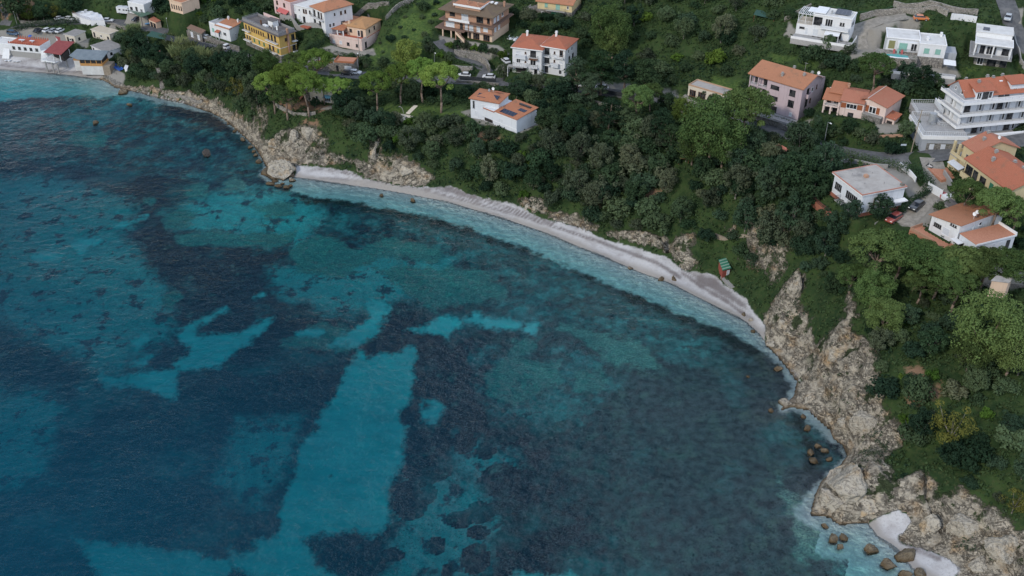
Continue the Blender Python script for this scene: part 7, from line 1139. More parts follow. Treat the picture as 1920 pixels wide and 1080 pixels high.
for x, y, r, l in ((716, 367, 4, 'small dark stone in the shallows off the left half of the beach'), (774, 376, 5, 'small brown stone in the shallows under the ochre cliff'), (1240, 524, 6, 'brown upright stone in the shallows, left of the pair before the cabin'), (1263, 525, 7.5, 'brown flat stone in the shallows, right of the pair before the cabin'), (1181, 503, 5, 'pale stone just under the water left of the brown pair'), (1395, 591, 6, 'ochre rock on the beach edge right of the cabin'), (1407, 602, 6, 'pale flat rock at the narrow right end of the beach'), (1413, 622, 5, 'grey stone in the water off the narrow end of the beach'), (1440, 634, 8, 'brown rock at the foot of the tall white cliff'), (1446, 646, 13, 'rounded beige boulder in front of the tall white cliff'), (1499, 684, 14, 'reddish-brown boulder on the tiny cove beach'), (1460, 692, 8, 'dark brown rock between the tiny cove and the sea'), (1447, 771, 5, 'small dark rock in the sea beside the white rock arm'), (1474, 760, 12, 'pale round rock at the tip of the white rock arm'), (1514, 804, 7, 'small ochre rock in the green inlet'), (1506, 782, 5, 'small dark rock near the mouth of the green inlet'), (232, 173, 9, 'brown rock in the water off the boat ramp'), (178, 231, 6, 'flat brown reef rock breaking the surface at upper left'), (242, 197, 5, 'small brown rock off the western shore'), (1403, 707, 4, 'tiny dark rock alone off the small cove'),
    (1632, 1034, 12, 'brown rock alone in the pale water of the bottom cove'), (1703, 1047, 19, 'largest brown boulder on the bottom cove beach'), (1668, 1063, 14, 'grey submerged rock left of the largest brown boulder'), (1698, 1078, 12, 'brown rock cut by the bottom edge below the largest boulder'), (1730, 1080, 12, 'dark rock at the bottom edge right of the largest boulder'), (1547, 987, 6, 'small grey rock off the foot of the white rock slab'), (1563, 1012, 10, 'larger grey reef rock in the pale bottom shallows'), (1581, 1010, 8, 'smaller grey reef rock in the pale bottom shallows'), (1575, 1025, 7, 'lowest grey reef rock of three in the pale bottom shallows')): rock(x, y, r, l, BL if 'pale' in l and 'bottom' not in l or 'beige' in l else BB, .6, z=.08)
for x, y, r in ((1520, 850, 8), (1545, 846, 8), (1527, 866, 9), (1533, 838, 6), (1556, 862, 6)): rock(x, y, r, 'brown rock in the cluster inside the green inlet', BB, .55, 'rocks in the green inlet', z=.06)
for x, y, r in ((480, 292, 5), (470, 276, 5), (486, 304, 6), (455, 262, 5), (440, 246, 4), (428, 232, 4), (476, 284, 4), (415, 162, 2)): rock(x, y, r, 'small brown rock fallen along the foot of the left cliff', BB, .6, 'fallen rocks under the left cliff', z=.1)
for x, y, r, f in ((548, 262, 15, 1.3), (578, 252, 16, 1.2), (512, 272, 11, 1.2)): rock(x, y, r, 'pale limestone crag of the cliff under the bungalow garden', BL, f, 'crags of the left cliff', name='rock_outcrop')
for x, y, r, f in ((700, 292, 10, 1.9), (706, 270, 6, 2.0), (760, 322, 16, .8)): rock(x, y, r, 'ochre limestone crag at the back of the left half of the beach', BL, f, 'crags behind the left half of the beach', name='rock_outcrop')
for x, y, r, f in ((988, 387, 8, .7), (1004, 390, 7, .7), (1208, 442, 8, 1.1)): rock(x, y, r, 'pale crag low in the scrub behind the right half of the beach', BL, f, 'crags behind the right half of the beach', name='rock_outcrop')
for x, y, r, f in ((1488, 545, 20, 1.6), (1470, 612, 18, 1.2)): rock(x, y, r, 'pale crag of the tall white cliff at the right end of the beach', BL, f, 'crags of the tall white cliff', name='rock_outcrop')
for x, y, r, f in ((1570, 672, 22, 1.2), (1518, 750, 15, .8), (1632, 800, 34, .9), (1585, 795, 16, 1.0)): rock(x, y, r, 'pale crag of the broad cliff between the two small coves', BL, f, 'crags of the broad cliff', name='rock_outcrop')
for x, y, r, f in ((1588, 910, 48, .8), (1558, 938, 34, 1.0), (1625, 950, 36, .7)): rock(x, y, r, 'huge white rock slab of the point above the bottom cove', BL, f, 'white slabs of the point', name='rock_outcrop')
for x, y, r, f in ((1742, 990, 26, 1.0), (1815, 1000, 34, 1.1), (1880, 1035, 36, 1.0), (1830, 1062, 26, .9)): rock(x, y, r, 'grey-white crag of the cliff at the bottom right corner', BL, f, 'crags of the bottom right cliff', name='rock_outcrop')

# ------------------------------------------------------------------ vehicles
RUB = mat_simple('tyre_rubber', (.018, .018, .018), (.03, .03, .03), 5); RIM = mat_simple('wheel_rim', (.35, .35, .36), (.45, .45, .46), 5, .4, metal=.5); LAMP = mat_simple('lamp_glass', (.7, .7, .66), (.8, .8, .76), 5, .2)
def paint(name, c):
    if name in MATS: return MATS[name]
    m, n = nm(name); t = NT(n); x = t.bsdf(c, .28, None, .5); x.inputs['Coat Weight'].default_value = .5; t.out(x); MATS[name] = m; return m
_cm = {}
def car_meshes(kind, mat):
    k = (kind, mat.name)
    if k in _cm: return _cm[k]
    Lc, Wc, Hc, prof, cab = {'car': (4.1, 1.72, 1.48, [(-2.05, .32), (-2.05, .78), (-1.85, .9), (-1.25, .96), (1.1, .96), (1.9, .86), (2.05, .62), (2.05, .32)], (-1.75, -1.25, .45, 1.15)), 'suv': (4.6, 1.86, 1.68, [(-2.3, .4), (-2.3, .98), (-2.1, 1.06), (-1.4, 1.1), (1.1, 1.1), (2.1, 1.0), (2.3, .75), (2.3, .4)], (-2.15, -1.8, .35, 1.2)), 'van': (4.4, 1.8, 1.9, [(-2.2, .36), (-2.2, 1.0), (-2.1, 1.05), (1.2, 1.1), (2.0, .98), (2.2, .7), (2.2, .36)], (-2.15, -2.0, .75, 1.4))}[kind]
    hw = Wc / 2; base = prof[3][1] if kind != 'van' else 1.06
    def ext(pr, w, tap=1.0, top=None):
        m = MB(); n = len(pr); m.v = [(x, -w * (tap if top and z > top else 1), z) for x, z in pr] + [(x, w * (tap if top and z > top else 1), z) for x, z in pr]; m.f = [tuple(range(n)), tuple(range(2 * n - 1, n - 1, -1))] + [(k2, n + k2, n + (k2 + 1) % n, (k2 + 1) % n) for k2 in range(n)]; m.f = [tuple(reversed(f)) for f in m.f]; return m
    def bev(me, w=.07):
        bm = bmesh.new(); bm.from_mesh(me); bmesh.ops.recalc_face_normals(bm, faces=bm.faces); bmesh.ops.bevel(bm, geom=[e for e in bm.edges if e.calc_face_angle(0) > .5], offset=w, segments=2, affect='EDGES', profile=.5); bm.to_mesh(me); bm.free(); return me
    body = bev(ext(prof, hw).mesh('body', mat, True)); x0, x1, x2, x3 = cab
    glass = ext([(x0, base - .05), (x1, Hc - .08), (x2, Hc - .08), (x3, base - .05)], hw * .93, .86, base).mesh('windows', GLASS); roof = bev(ext([(x1 - .06, Hc - .1), (x1 + .05, Hc), (x2 - .05, Hc), (x2 + .08, Hc - .1)], hw * .8).mesh('roof', mat, True), .03)
    wh = MB().tube((0, -.11, 0), (0, .11, 0), .33, n=14).mesh('tyre', RUB, True); rm = MB().tube((0, -.118, 0), (0, .118, 0), .2, n=10).mesh('rim', RIM); hl = MB().box(-.06, -.2, -.07, .05, .2, .08).mesh('headlight', LAMP)
    _cm[k] = (Lc, hw, base, body, glass, roof, wh, rm, hl); return _cm[k]
def car(kind, mat, px, py, dpx, dpy, label, group=None, g=None):
    """the car's nose points along the picture direction (dpx, dpy)"""
    a = g or G(px, py); c = P(px + dpx, py + dpy, a.z); rz = math.atan2(c.y - a.y, c.x - a.x); Lc, hw, base, body, glass, roof, wh, rm, hl = car_meshes(kind, mat); o = thing('van' if kind == 'van' else 'parked_car', label, 'van' if kind == 'van' else 'car', a + Vector((0, 0, .06)), rz, group)
    link('body', body, o); link('windows', glass, o); link('roof', roof, o)
    for sx in (-1, 1):
        for sy in (-1, 1): w = link('wheel', wh, o, (sx * Lc * .31, sy * (hw - .09), .33)); link('rim', rm, w)
    for sy in (-1, 1): link('headlight', hl, o, (Lc / 2 - .04, sy * hw * .66, base - .28))
    return o
CW = paint('white_car_paint', (.6, .61, .62)); CB = paint('black_car_paint', (.014, .016, .02)); CR = paint('red_car_paint', (.3, .06, .045)); CO = paint('orange_car_paint', (.5, .15, .04)); CS = paint('silver_car_paint', (.34, .36, .38)); CU = paint('blue_car_paint', (.05, .1, .17)); CD = paint('dark_car_paint', (.03, .033, .04))
car('suv', CB, 1717, 391, -27, 18, 'black car on the driveway of the white villa'); car('suv', CR, 1675, 414, -20, 12, 'small red off-roader at the lower end of the driveway'); car('car', CO, 1726, 38, 20, 1, 'orange hatchback on the gravel drive above the pool villa'); car('car', CS, 1889, 37, -4, 10, 'pale blue car on the lane at the top right corner')
for x, y, l in ((871, 144, 'white car behind the dark roadside fence, nearer the lawn pines'), (917, 147, 'white car behind the dark roadside fence, nearer the twin house'), (1095, 164, 'white car half hidden under the dark roadside pines'), (1128, 168, 'white car further right under the dark roadside pines')): car('car', CW, x, y, -20, -1, l)
car('car', CD, 652, 140, 20, 2, 'dark car in front of the stone roadside garage'); car('car', CW, 666, 139, 20, 2, 'white car parked right of the dark car by the stone garage'); car('car', CS, 388, 73, 20, 5, 'silver car parked along the stone garage with two white doors')
for x, y, m_, l in ((73, 60, CD, 'dark car at the left end of the beach car park row'), (90, 59, CW, 'white car second in the beach car park row'), (102, 60, CS, 'silver car third in the beach car park row'), (114, 60, CW, 'white car at the right end of the beach car park row')): car('car', m_, x, y, 10, -4, l)
car('van', CU, 25, 66, 20, 3, 'blue van behind the red roof terrace of the restaurant'); car('car', CW, 113, 37, 14, -3, 'white car by the trunk of the brownish roadside tree'); car('car', CW, 131, 38, 16, 2, 'white car left of two below the white terrace wall'); car('car', CS, 144, 38, 16, 1, 'silver car right of two below the white terrace wall'); car('car', CW, 203, 41, 20, 0, 'white car on the road at the end of the white terrace wall'); car('car', CD, 257, 39, -16, 5, 'dark car half under the green carport roof'); car('van', CS, 246, 77, -10, 10, 'silver van nose down among shrubs above the beach club'); car('car', CW, 1305, 210, 14, 5, 'white car between trees near the walled garage'); car('car', CW, 948, 117, -10, -8, 'white car beside the left wall of the twin house')
# lorry, motorhome, scooter
g = G(423, 92); c = P(443, 98, g.z); t = thing('pickup_truck', 'white flatbed truck driving on the road left of yellow apartments', 'truck', g + Vector((0, 0, .06)), math.atan2(c.y - g.y, c.x - g.x)); MB().box(-.2, -.85, .4, 1.6, .85, 1.0).box(-.1, -.8, 1.001, 1.1, .8, 1.85).build('cab', CW, t); MB().box(-.02, -.82, 1.15, 1.2, .82, 1.6).build('windows', GLASS, t); MB().box(-3.0, -.95, .55, -.22, .95, .7).box(-3.0, -.95, .701, -2.95, .95, 1.05).box(-2.94, -.95, .701, -.22, -.9, 1.05).box(-2.94, .9, .701, -.22, .95, 1.05).build('flatbed', DMETAL, t)
for sx in (-2.2, 1.0):
    for sy in (-1, 1): MB().tube((sx, sy * .75, .36), (sx, sy * .93, .36), .36, n=12).build('wheel', RUB, t)
g = G(235, 26); c = P(255, 28, g.z); t = thing('motorhome', 'white motorhome parked left of the green carport roof', 'motorhome', g + Vector((0, 0, .05)), math.atan2(c.y - g.y, c.x - g.x)); MB().prism([(-2.8, -1.1), (2.2, -1.1), (2.2, 1.1), (-2.8, 1.1)], .5, 2.8).box(2.201, -.95, .5, 3.1, .95, 1.3).quad((2.2, -.95, 2.3), (2.9, -.9, 1.3), (2.9, .9, 1.3), (2.2, .95, 2.3)).build('body', CW, t)
for x in (-1.8, 0, 1.2): MB().box(x, -1.13, 1.6, x + .8, -1.08, 2.1).build('window', GLASS, t)
for sx in (-1.8, 2.0):
    for sy in (-1, 1): MB().tube((sx, sy * .85, .36), (sx, sy * 1.1, .36), .36, n=12).build('wheel', RUB, t)
g = G(1742, 314); t = thing('scooter', 'white scooter parked at the road junction by the yellow house', 'scooter', g, 2.2); MB().box(-.7, -.16, .35, .1, .16, .75).box(.1, -.16, .28, .5, .16, .38).build('body', CW, t); MB().box(-.75, -.15, .751, -.05, .15, .85).build('seat', RUB, t); MB().tube((.62, 0, .3), (.42, 0, 1.05), .05).tube((.42, -.32, 1.05), (.42, .32, 1.05), .025).box(.42, -.2, .4, .5, .2, .95).build('handlebar', CD, t)
for x in (-.55, .66): MB().tube((x, -.06, .24), (x, .06, .24), .24, n=12).build('wheel', RUB, t)

# ------------------------------------------------------------------ walls, fences, poles
def wall(pts, h, w, label, mat=STONE, cat='wall', name='stone_wall', cap=None, dz=0, lift=True):
    Q = []
    for a, c in zip(pts[:-1], pts[1:]):
        A0, C0 = G(*a), G(*c); n = max(1, int((C0 - A0).length / 2.5)); Q += [A0.lerp(C0, i / n) for i in range(n)]
    Q.append(G(*pts[-1])); o0 = Q[0].copy(); m = MB(); cm = MB(); pr = None
    for i, q in enumerate(Q):
        a = Q[max(0, i - 1)]; c = Q[min(len(Q) - 1, i + 1)]; d = c - a; d.z = 0; d.normalize(); s = Vector((-d.y, d.x, 0)) * w * .5; q = q - o0; q.z = (gz(q.x + o0.x, q.y + o0.y) - o0.z) + dz; i0 = len(m.v); m.v += [tuple(q - s + Vector((0, 0, -.8))), tuple(q - s + Vector((0, 0, h))), tuple(q + s + Vector((0, 0, h))), tuple(q + s + Vector((0, 0, -.8)))]
        if pr is not None: m.f += [(pr, i0, i0 + 1, pr + 1), (pr + 1, i0 + 1, i0 + 2, pr + 2), (pr + 2, i0 + 2, i0 + 3, pr + 3)]
        pr = i0
    n = len(m.v); m.f += [(3, 2, 1, 0), (n - 4, n - 3, n - 2, n - 1)]; return tag(m.build(name, mat, None, o0), label, cat)
wall([(1402, 214), (1440, 231), (1478, 248), (1502, 256)], 1.5, .5, 'stone retaining wall under the hedge of the lilac-pink apartments'); wall([(852, 105), (880, 110), (900, 116), (912, 124), (918, 136)], 2.2, .5, 'curved stone wall beside the brown villa drive', RUBBLE); wall([(846, 131), (886, 134)], 1.6, 1.2, 'low stone planter wall at the road junction under the brown villa', RUBBLE)
wall([(855, 155), (890, 157), (935, 161)], .9, .4, 'stone wall below the dark roadside fence'); wall([(1612, 37), (1640, 29), (1690, 24), (1730, 24), (1776, 30)], 1.6, .6, 'long rubble wall curving above the gravel drive', RUBBLE); wall([(1674, 12), (1720, 16), (1780, 22), (1832, 28)], 1.6, .6, 'upper rubble wall on the hillside at top right', RUBBLE); wall([(1782, 36), (1806, 38), (1830, 42)], 1.6, .3, 'white garden wall above the far right villa', WHITE, name='garden_wall')
wall([(1088, 186), (1110, 192), (1130, 197), (1164, 204)], .8, .4, 'pale low garden wall among the dark roadside pines', RUBBLE); wall([(503, 180), (506, 190), (520, 200), (536, 208), (552, 216), (574, 217), (592, 214)], .9, .4, 'pale curving garden wall along the cliff edge', RUBBLE, name='garden_wall'); wall([(775, 3), (748, 14), (737, 24), (724, 38), (700, 54)], 1.6, .4, 'pale stone wall down the left side of the grass field', RUBBLE); wall([(640, 16), (690, 12), (730, 10)], 1.2, .4, 'terrace wall right of the hipped orange roof'); wall([(690, 32), (735, 27)], 1.2, .4, 'terrace wall behind the peach villa'); wall([(526, 37), (560, 56), (610, 66)], 1.6, .4, 'grey garden wall below the white flat-roofed house', CONC, name='garden_wall'); wall([(352, 66), (400, 80), (450, 97)], 1.8, .4, 'stone retaining wall along the road under the white cottage')
wall([(38, 43), (70, 44), (100, 42)], 1.0, .4, 'low stone wall under the trees beside the beach road'); wall([(195, 45), (225, 52), (238, 56)], 1.0, .4, 'roadside wall above the sand-coloured roof'); wall([(1898, 66), (1904, 90), (1912, 118), (1920, 130)], 1.3, .3, 'grey wall curving along the lane at the right edge', CONC, name='garden_wall'); wall([(1556, 312), (1590, 304), (1640, 314), (1664, 316)], 1.0, .3, 'grey garden wall behind the palms', CONC, name='garden_wall'); wall([(1768, 330), (1778, 345), (1788, 362)], 1.6, .35, 'grey wall with red coping beside the yellow house steps', CONC, name='garden_wall')
wall([(1620, 262), (1655, 258), (1692, 256)], .7, .3, 'low red-brick edging wall below the peach-pink villa', BRICK, name='garden_wall'); wall([(1830, 540), (1880, 535), (1920, 540)], .7, .3, 'low wall beside the yard at right edge under the pine row', RUBBLE); wall([(1680, 152), (1740, 155), (1790, 148)], 1.0, .3, 'white yard wall below the pool villa courtyard', WHITE, name='garden_wall'); wall([(1690, 405), (1668, 400), (1640, 420)], .01 + .2, .2, 'thin kerb at the lower end of the driveway', CONC, name='kerb_wall'); wall([(1470, 40), (1500, 24), (1520, 14)], 1.2, .4, 'pale rubble wall left behind the modern white villa', RUBBLE); wall([(310, 180), (345, 184), (380, 192)], .9, .5, 'broken stone wall on the western shore', RUBBLE); wall([(1340, 440), (1380, 442), (1410, 446)], .35, .5, 'weathered wooden steps edge above the beach cabin', WOODG, name='terrace_edge')
def fence(pts, h, label, mat, post=2.0, panel=True):
    Q = [G(*p) for p in pts]; root = thing('fence', label, 'fence', Q[0])
    for a, c in zip(Q[:-1], Q[1:]):
        n = max(1, int((c - a).length / post))
        for i in range(n):
            p0 = a.lerp(c, i / n); p1 = a.lerp(c, (i + 1) / n); p0.z = gz(p0.x, p0.y); p1.z = gz(p1.x, p1.y); p0 -= Q[0]; p1 -= Q[0]; MB().tube(p0 - Vector((0, 0, .3)), p0 + Vector((0, 0, h)), .05, n=5).build('post', DMETAL, root)
            m = MB(); u = Vector((0, 0, .12)); v = Vector((0, 0, h - .05))
            if panel: m.quad(p0 + u, p1 + u, p1 + v, p0 + v)
            else: m.tube(p0 + v, p1 + v, .025, n=4); m.tube(p0 + v * .5, p1 + v * .5, .02, n=4)
            m.build('panel' if panel else 'rail', mat, root)
    return root
fence([(862, 150), (890, 152), (930, 156)], 1.5, 'dark screened fence along the road below the brown villa', NETD); fence([(1100, 172), (1150, 179), (1210, 190)], 1.4, 'dark screened fence behind the roadside pines', NETD); fence([(1470, 30), (1600, 32), (1680, 18)], 1.5, 'thin green wire fence on the hillside above the modern villa', GREENS, 3.0, False); fence([(1632, 195), (1640, 178), (1650, 165)], 1.4, 'thin green wire fence left of the hotel terraces', GREENS, 2.5, False); fence([(186, 122), (205, 132), (222, 142)], 1.0, 'weathered timber fence along the boat ramp', WOODG, 1.2, False)
def lamp(px, py, top, label):
    g = G(px, py); dp = proj(*g)[2]; h = max(3.5, (py - top) * dp / FPX / .9); t = thing('street_lamp', label, 'street lamp', g, .4); MB().tube((0, 0, -.3), (0, 0, h), .09, .05, 8).tube((0, 0, h), (0, -.9, h + .12), .045, n=5).build('pole', METAL, t); MB().box(-.14, -1.35, h + .06, .14, -.75, h + .2).build('lamp_head', LAMP, t)
lamp(1545, 270, 230, 'grey street lamp at the road bend below the peach-pink villa'); lamp(672, 134, 101, 'grey street lamp right of the stone roadside garage'); lamp(552, 115, 97, 'street lamp at the right end of the yellow apartment block'); lamp(316, 57, 35, 'pale green street lamp beside the dark netting canopy'); lamp(815, 118, 103, 'street lamp on the grass by the brown villa drive'); lamp(32, 46, 23, 'street lamp beside the upper beach road in the top left')
def pole(px, py, tx, ty, hh, label, mat=WOODG, arm=True):
    g = G(px, py); e = P(tx, ty, g.z + hh) - g; t = thing('utility_pole', label, 'utility pole', g); MB().tube((0, 0, -.4), e, .13, .09, 7).build('pole', mat, t)
    if arm: MB().tube(e + Vector((-.6, 0, -.3)), e + Vector((.6, 0, -.3)), .05, n=4).build('crossarm', mat, t)
pole(1708, 286, 1729, 206, 10.5, 'tall leaning timber utility pole in front of the hotel terraces'); pole(675, 108, 671, 70, 7.5, 'pale utility pole in front of the peach villa', CONC); pole(1632, 393, 1639, 357, 5.5, 'dark timber pole against the grey flat roof villa', WOODB)
def sign(px, py, h, label):
    g = G(px, py); t = thing('road_sign', label, 'road sign', g, .1); MB().tube((0, 0, -.2), (0, 0, h), .035).build('pole', METAL, t); MB().box(-.7, -.06, h - .45, .7, -.02, h).build('sign_board', mat_simple('sign_blue_white', (.5, .56, .62), (.56, .62, .68), 2, .4), t)
sign(1691, 286, 2.3, 'small pale blue direction sign beside the leaning utility pole')

# ------------------------------------------------------------------ small buildings and yard things
def hut(corn, z, z0, label, name, cat, wallm, roofm, dz=.3, opens=None, th=.14, posts=False, over=.25):
    """corner pixels of the roof, counter-clockwise from the front left"""
    c = [P(x, y, z) for x, y in corn]; ctr = sum(c, Vector()) / len(c); o = Vector((ctr.x, ctr.y, z0)); t = thing(name, label, cat, o); hb = Bld.__new__(Bld); hb.root = t; pts = [tuple(p - o + Vector((0, 0, dz if i >= 2 else 0))) for i, p in enumerate(c)]; hb.part('roof', Bld.slab(hb, '', pts, th, roofm), roofm)
    inn = [tuple(((p - ctr) * (1 - over / max(1, (p - ctr).length))).xy) for p in c]
    if posts:
        for x, y in inn: hb.part('post', MB().box(x - .07, y - .07, -1, x + .07, y + .07, z - z0 - th - .01), posts)
    else:
        hb.part('wall', MB().prism(inn, -1.5, z - z0 - th - .01), wallm); a, d = Vector((*inn[0], 0)), Vector((*inn[1], 0)); u = (d - a).normalized(); rz = math.atan2(u.y, u.x); n = Vector((u.y, -u.x, 0))
        for f, zz, w, h, s in opens or []:
            p = a.lerp(d, f) + Vector((0, 0, zz)); fm, pm = wmesh(w, h, s); wo = link('door' if h > 1.7 else 'window', fm, t, p, rz); link('pane' if s[0] not in 'sgty' else 'shutter', pm, wo)
    return t
hut([(1355, 507), (1371, 502.5), (1361, 485), (1347, 489)], 5.3, 2.8, 'red beach cabin with green striped roof at the right end of the beach', 'beach_cabin', 'cabin', mat_simple('cabin_red', (.22, .055, .04), (.3, .08, .06), 3), GREENS, .35, [(.75, .1, .8, 1.8, 's')]); cb = [o for o in COL.objects if o.name == 'beach_cabin'][0]; rf = [c for c in cb.children if c.name.startswith('roof')][0]; rp = [v.co.copy() for v in rf.data.vertices][:4]; m = MB()
for i in range(4): f0, f1 = .08 + i * .25, .17 + i * .25; A1, A2, B1, B2 = rp[0].lerp(rp[3], f0), rp[0].lerp(rp[3], f1), rp[1].lerp(rp[2], f0), rp[1].lerp(rp[2], f1); k = Vector((0, 0, .02)); m.quad(A1 + k, B1 + k, B2 + k, A2 + k)
m.build('roof_stripes', mat_simple('pale_green_paint', (.22, .34, .26), (.28, .4, .31), 3), rf)
hut([(1446, 276), (1467.5, 288), (1480, 282), (1459, 271)], 26.4, 23.6, 'small roof of pinkish red tiles in the trees below the road', 'garden_shed', 'shed', CREAM, mat_simple('pink_red_tiles', (.5, .17, .12), (.58, .22, .16), 3), .3); hut([(1272, 296), (1292, 299), (1296, 290), (1278, 287)], 20.0, 17.6, 'dark timber gazebo in the clearing under the biggest pine', 'gazebo', 'gazebo', None, WOODB, .2, None, .12, WOODB)
hut([(241, 18.5), (264.4, 32), (285, 26.6), (260, 15)], 13, 9.6, 'carport with green sloping roof beside the road at top left', 'carport', 'carport', None, mat_simple('sage_roofing', (.06, .11, .08), (.09, .14, .1), 1.5), .3, None, .12, DMETAL); hut([(278, 36), (292, 42), (302, 40), (288, 32)], 11.6, 9.2, 'small terracotta-roofed garage by the blue tarpaulin', 'garage_shed', 'garage', PEACH, ROSE, .3, [(.3, 0, 1.6, 1.7, 'k'), (.75, 0, 1.6, 1.7, 'k')])
hut([(274, 67), (309, 74), (313, 66), (285, 59)], 11.8, 9.0, 'green netting canopy over parking below the road', 'netting_canopy', 'canopy', None, NETG, .2, None, .06, METAL); hut([(309.5, 74), (380, 94), (393, 84), (313.5, 66)], 12.4, 9.6, 'long black netting canopy over parking below the road', 'netting_canopy', 'canopy', None, NETD, .2, None, .06, METAL); hut([(350, 52), (378, 63), (386, 57), (358, 46)], 14.2, 11.2, 'old stone garage with two white doors at the roadside', 'stone_shed', 'garage', STONE, mat_simple('old_tiles', (.17, .11, .08), (.24, .15, .11), 3), .1, [(.28, .2, 1.4, 1.9, 's'), (.75, .1, 1.4, 1.8, 's')]); hut([(287, 99), (298, 101), (302, 95), (291, 93)], 9.0, 6.6, 'tiny kiosk with faded red roof on the path to the shore', 'kiosk', 'kiosk', PALEPINK, mat_simple('faded_red_roofing', (.42, .14, .13), (.5, .19, .17), 3), .1)
hut([(1413, 27), (1452, 36), (1456, 26), (1418, 19)], 40.0, 37.6, 'dark green roofed open shed on the hillside', 'open_shed', 'shed', None, NETG, .2, None, .1, WOODB); hut([(950, 72), (966, 77), (972, 69), (958, 63)], 24.4, 21.8, 'white garden pergola behind the twin house', 'pergola', 'pergola', None, WPAINT, .05, None, .12, WPAINT); hut([(109, 76), (114, 79), (113, 72), (104, 70)], 7.6, 4.0, 'small dark red pyramid-roofed kiosk behind the red beach bar', 'kiosk', 'kiosk', WHITE, MATS['dark_red_roofing'], .5); hut([(232, 128), (238, 131), (241, 124), (235, 122)], 3.9, 1.4, 'small white hut beside the blue loungers', 'beach_hut', 'hut', WHITE, WPAINT, .2); hut([(1858, 526), (1893, 530), (1900, 521), (1868, 517)], 29.4, 27.0, 'low shed with grey roof at right edge under the pine row', 'shed', 'shed', PEACH, FLATR, .1)
hut([(1770, 380), (1788, 394), (1800, 386), (1782, 372)], 31.6, 29.8, 'dark sheet roofed lean-to between scrap yard and villa roof', 'lean_to', 'shed', CONC, DARKR, .1)
# white terrace with parapet above the beach road
Q = [P(x, y, 9.8) for x, y in ((133, 20), (136, 25), (150, 33), (170, 39), (196, 39), (190, 28), (160, 18))]; o = Vector((Q[0].x, Q[0].y, 7.4)); t = thing('terrace_restaurant', 'white curved restaurant terrace with brown railings above the beach road', 'restaurant', o); tb_ = Bld.__new__(Bld); tb_.root = t; tb_.part('wall', MB().prism([tuple((q - o).xy) for q in Q], -2, 2.6), WHITE); tb_.rail(None, [tuple(q - o + Vector((0, 0, .2))) for q in Q[:5]], .9, WOODB)
tm = MB()
for f in (.25, .5, .75):
    for k in (.3, .65): q = Q[1].lerp(Q[4], f).lerp(Q[6].lerp(Q[5], f), k) - o; tm.box(q.x - .5, q.y - .5, 3.3, q.x + .5, q.y + .5, 3.36); tm.box(q.x - .05, q.y - .05, 2.6, q.x + .05, q.y + .05, 3.3)
tb_.part('tables', tm, WPAINT)
# pool yard, gate, scrap by the grey flat-roof villa
pl = [P(x, y, 28.9) for x, y in ((1664, 328), (1680, 334), (1697, 333), (1688, 318), (1672, 316))]; o = pl[0].copy(); tag(MB().prism([tuple((p - o).xy) for p in pl], -1.0, .12).build('swimming_pool', mat_simple('deep_pool_blue', (.015, .06, .32), (.025, .09, .4), 2, .15), None, o), 'bright blue pool behind the grey flat roof villa', 'pool'); wall([(1684, 312), (1706, 330), (1716, 342)], 1.3, .25, 'white wall right of the bright blue pool', WHITE, name='garden_wall')
g0, g1 = G(1738, 357), G(1764, 372); o = g0.copy(); u = g1 - g0; t = thing('driveway_gate', 'wide white sheet gate across the top of the driveway', 'gate', o); MB().tube((0, 0, -.5), (0, 0, 2.3), .1).build('post', WPAINT, t); MB().tube(u - Vector((0, 0, .5)), u + Vector((0, 0, 2.3)), .1).build('post', WPAINT, t); m = MB(); nrm = Vector((-u.y, u.x, 0)).normalized() * .04; m.v = [tuple(p) for p in (Vector((0, 0, .1)) - nrm, u * .98 + Vector((0, 0, .1)) - nrm, u * .98 + Vector((0, 0, 2.1)) - nrm, Vector((0, 0, 2.1)) - nrm, Vector((0, 0, .1)) + nrm, u * .98 + Vector((0, 0, .1)) + nrm, u * .98 + Vector((0, 0, 2.1)) + nrm, Vector((0, 0, 2.1)) + nrm)]; m.f = [(0, 1, 2, 3), (7, 6, 5, 4), (3, 2, 6, 7), (0, 4, 5, 1), (0, 3, 7, 4), (1, 5, 6, 2)]; m.build('gate_leaf', WPAINT, t)
rn = random.Random(4); m = MB()
for i in range(46): g = G(rn.uniform(1754, 1784), rn.uniform(372, 390)) - G(1768, 380); s = rn.uniform(.1, .45); m.tube(g + Vector((0, 0, 0)), g + Vector((rn.uniform(-.8, .8), rn.uniform(-.8, .8), rn.uniform(.1, .8))), s * .4, s * .3, 5)
tag(m.build('scrap_heap', CONC, None, G(1768, 380)), 'heap of rubble and scrap beside the white sheet gate', 'scrap heap', None, 'stuff')
for x, y, w, m_, l, nme in ((1766, 368, .9, REDC, 'red crate beside the white gate', 'crate'), (1776, 372, 1.3, WPAINT, 'white sheeted heap right of the red crate', 'covered_stack'), (279, 26 + 17, 1.6, mat_simple('tarpaulin_blue', (.12, .26, .42), (.17, .32, .5), 3), 'pale blue tarpaulin laid out by the small garage', 'tarpaulin')):
    g = G(x, y); tag(MB().prism([(-w, -w * .6), (w * .9, -w * .7), (w, w * .6), (-w * .8, w * .7)], -.1, .12 if nme == 'tarpaulin' else .8).build(nme, m_, None, g, .5), l, nme.replace('_', ' '))
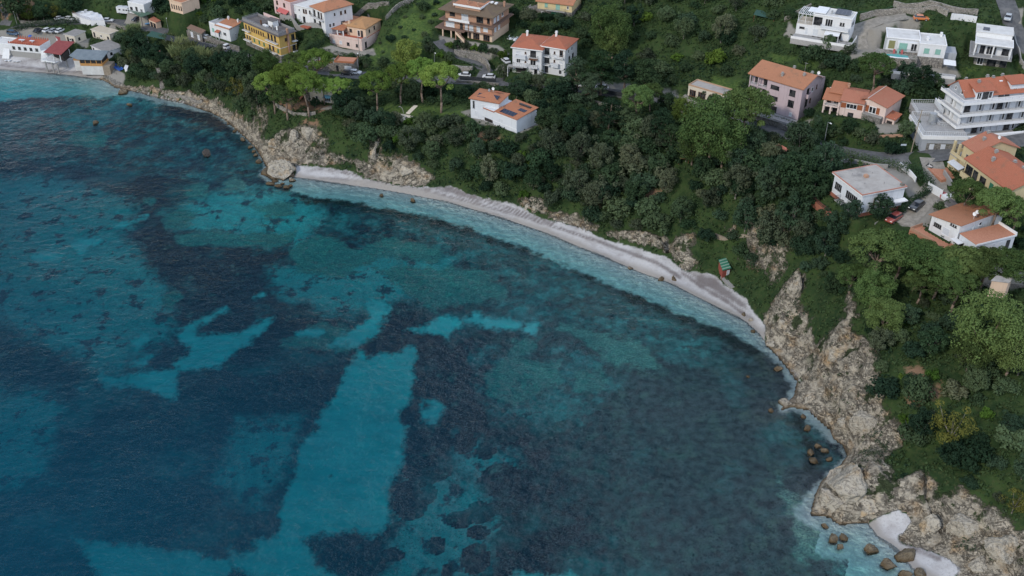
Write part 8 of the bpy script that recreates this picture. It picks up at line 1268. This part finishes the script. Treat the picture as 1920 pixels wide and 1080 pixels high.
# loungers, steps, garden path
def lounger_mesh():
    f = MB().box(-.95, -.33, .28, .5, .33, .36).quad((.5, -.33, .36), (1.0, -.33, .75), (1.0, .33, .75), (.5, .33, .36))
    for x in (-.8, .4):
        for y in (-.28, .28): f.tube((x, y, 0), (x, y, .28), .03, n=4)
    return f.mesh('lounger', BLUEC)
lm = lounger_mesh()
for i in range(8):
    g = G(209 + i * 2.6, 122 + i * 1.5); o = link('sun_lounger', lm, None, g + Vector((0, 0, .05)), .9); tag(o, 'blue sun lounger in the stored row above the boat ramp', 'sun lounger', 'blue sun loungers above the boat ramp')
for i, (x, y) in enumerate(((30, 116), (36, 116), (14, 114), (20, 114))): o = link('white_lounger', MB().box(-.95, -.33, .28, .6, .33, .36).box(-.9, -.3, 0, -.8, .3, .279).box(.4, -.3, 0, .5, .3, .279).mesh('white_lounger', WPAINT), None, G(x, y), .3 * i); tag(o, 'white sun lounger left on the pebbles below the restaurant', 'sun lounger', 'white loungers on the village beach')
for nme, pts, n_, l in (('steps', ((305, 165), (303, 148), (298, 130), (292, 120)), 22, 'pale stone steps climbing from the western shore'), ('steps', ((250, 82), (256, 92), (262, 102)), 12, 'upper flight of pale steps below the silver van'), ('steps', ((1358, 520), (1366, 530), (1378, 540)), 9, 'grey stone steps down from the red and green cabin')):
    Q = [G(*p) for p in pts]; t = tag(bpy.data.objects.new('steps', None), l, 'steps'); COL.objects.link(t); t.location = Q[0]; m = MB()
    for i in range(n_):
        f = i / n_ * (len(Q) - 1); k = int(f); p = Q[k].lerp(Q[k + 1], f - k); p.z = gz(p.x, p.y); p -= Q[0]; m.box(p.x - .9, p.y - .22, p.z - .3, p.x + .9, p.y + .22, p.z + .18)
    m.build('treads', RUBBLE if 'grey' not in l else CONC, t)
pd = [G(*p) for p in ((780, 198), (772, 206), (764, 214))]; m = MB()
for a, c in zip(pd[:-1], pd[1:]): d = (c - a); s = Vector((-d.y, d.x, 0)).normalized() * .7; k = Vector((0, 0, .1)); m.quad(a - s + k, c - s + k, c + s + k, a + s + k)
e = G(759, 217); m.prism([(e.x + 2.6 * math.cos(g), e.y + 3.2 * math.sin(g)) for g in np.arange(0, 6.28, .4)], e.z - .6, e.z + .14); o = m.build('garden_path', CREAM); o['kind'] = 'structure'
t = thing('beach_sculpture', 'thin curved pale post on the round paving of the lawn', 'post', G(757, 212)); MB().path([(0, 0, -.1), (-.3, 0, 1.4), (-.9, 0, 2.2), (-1.4, 0, 2.0)], .09).build('curved_pole', CONC, t)
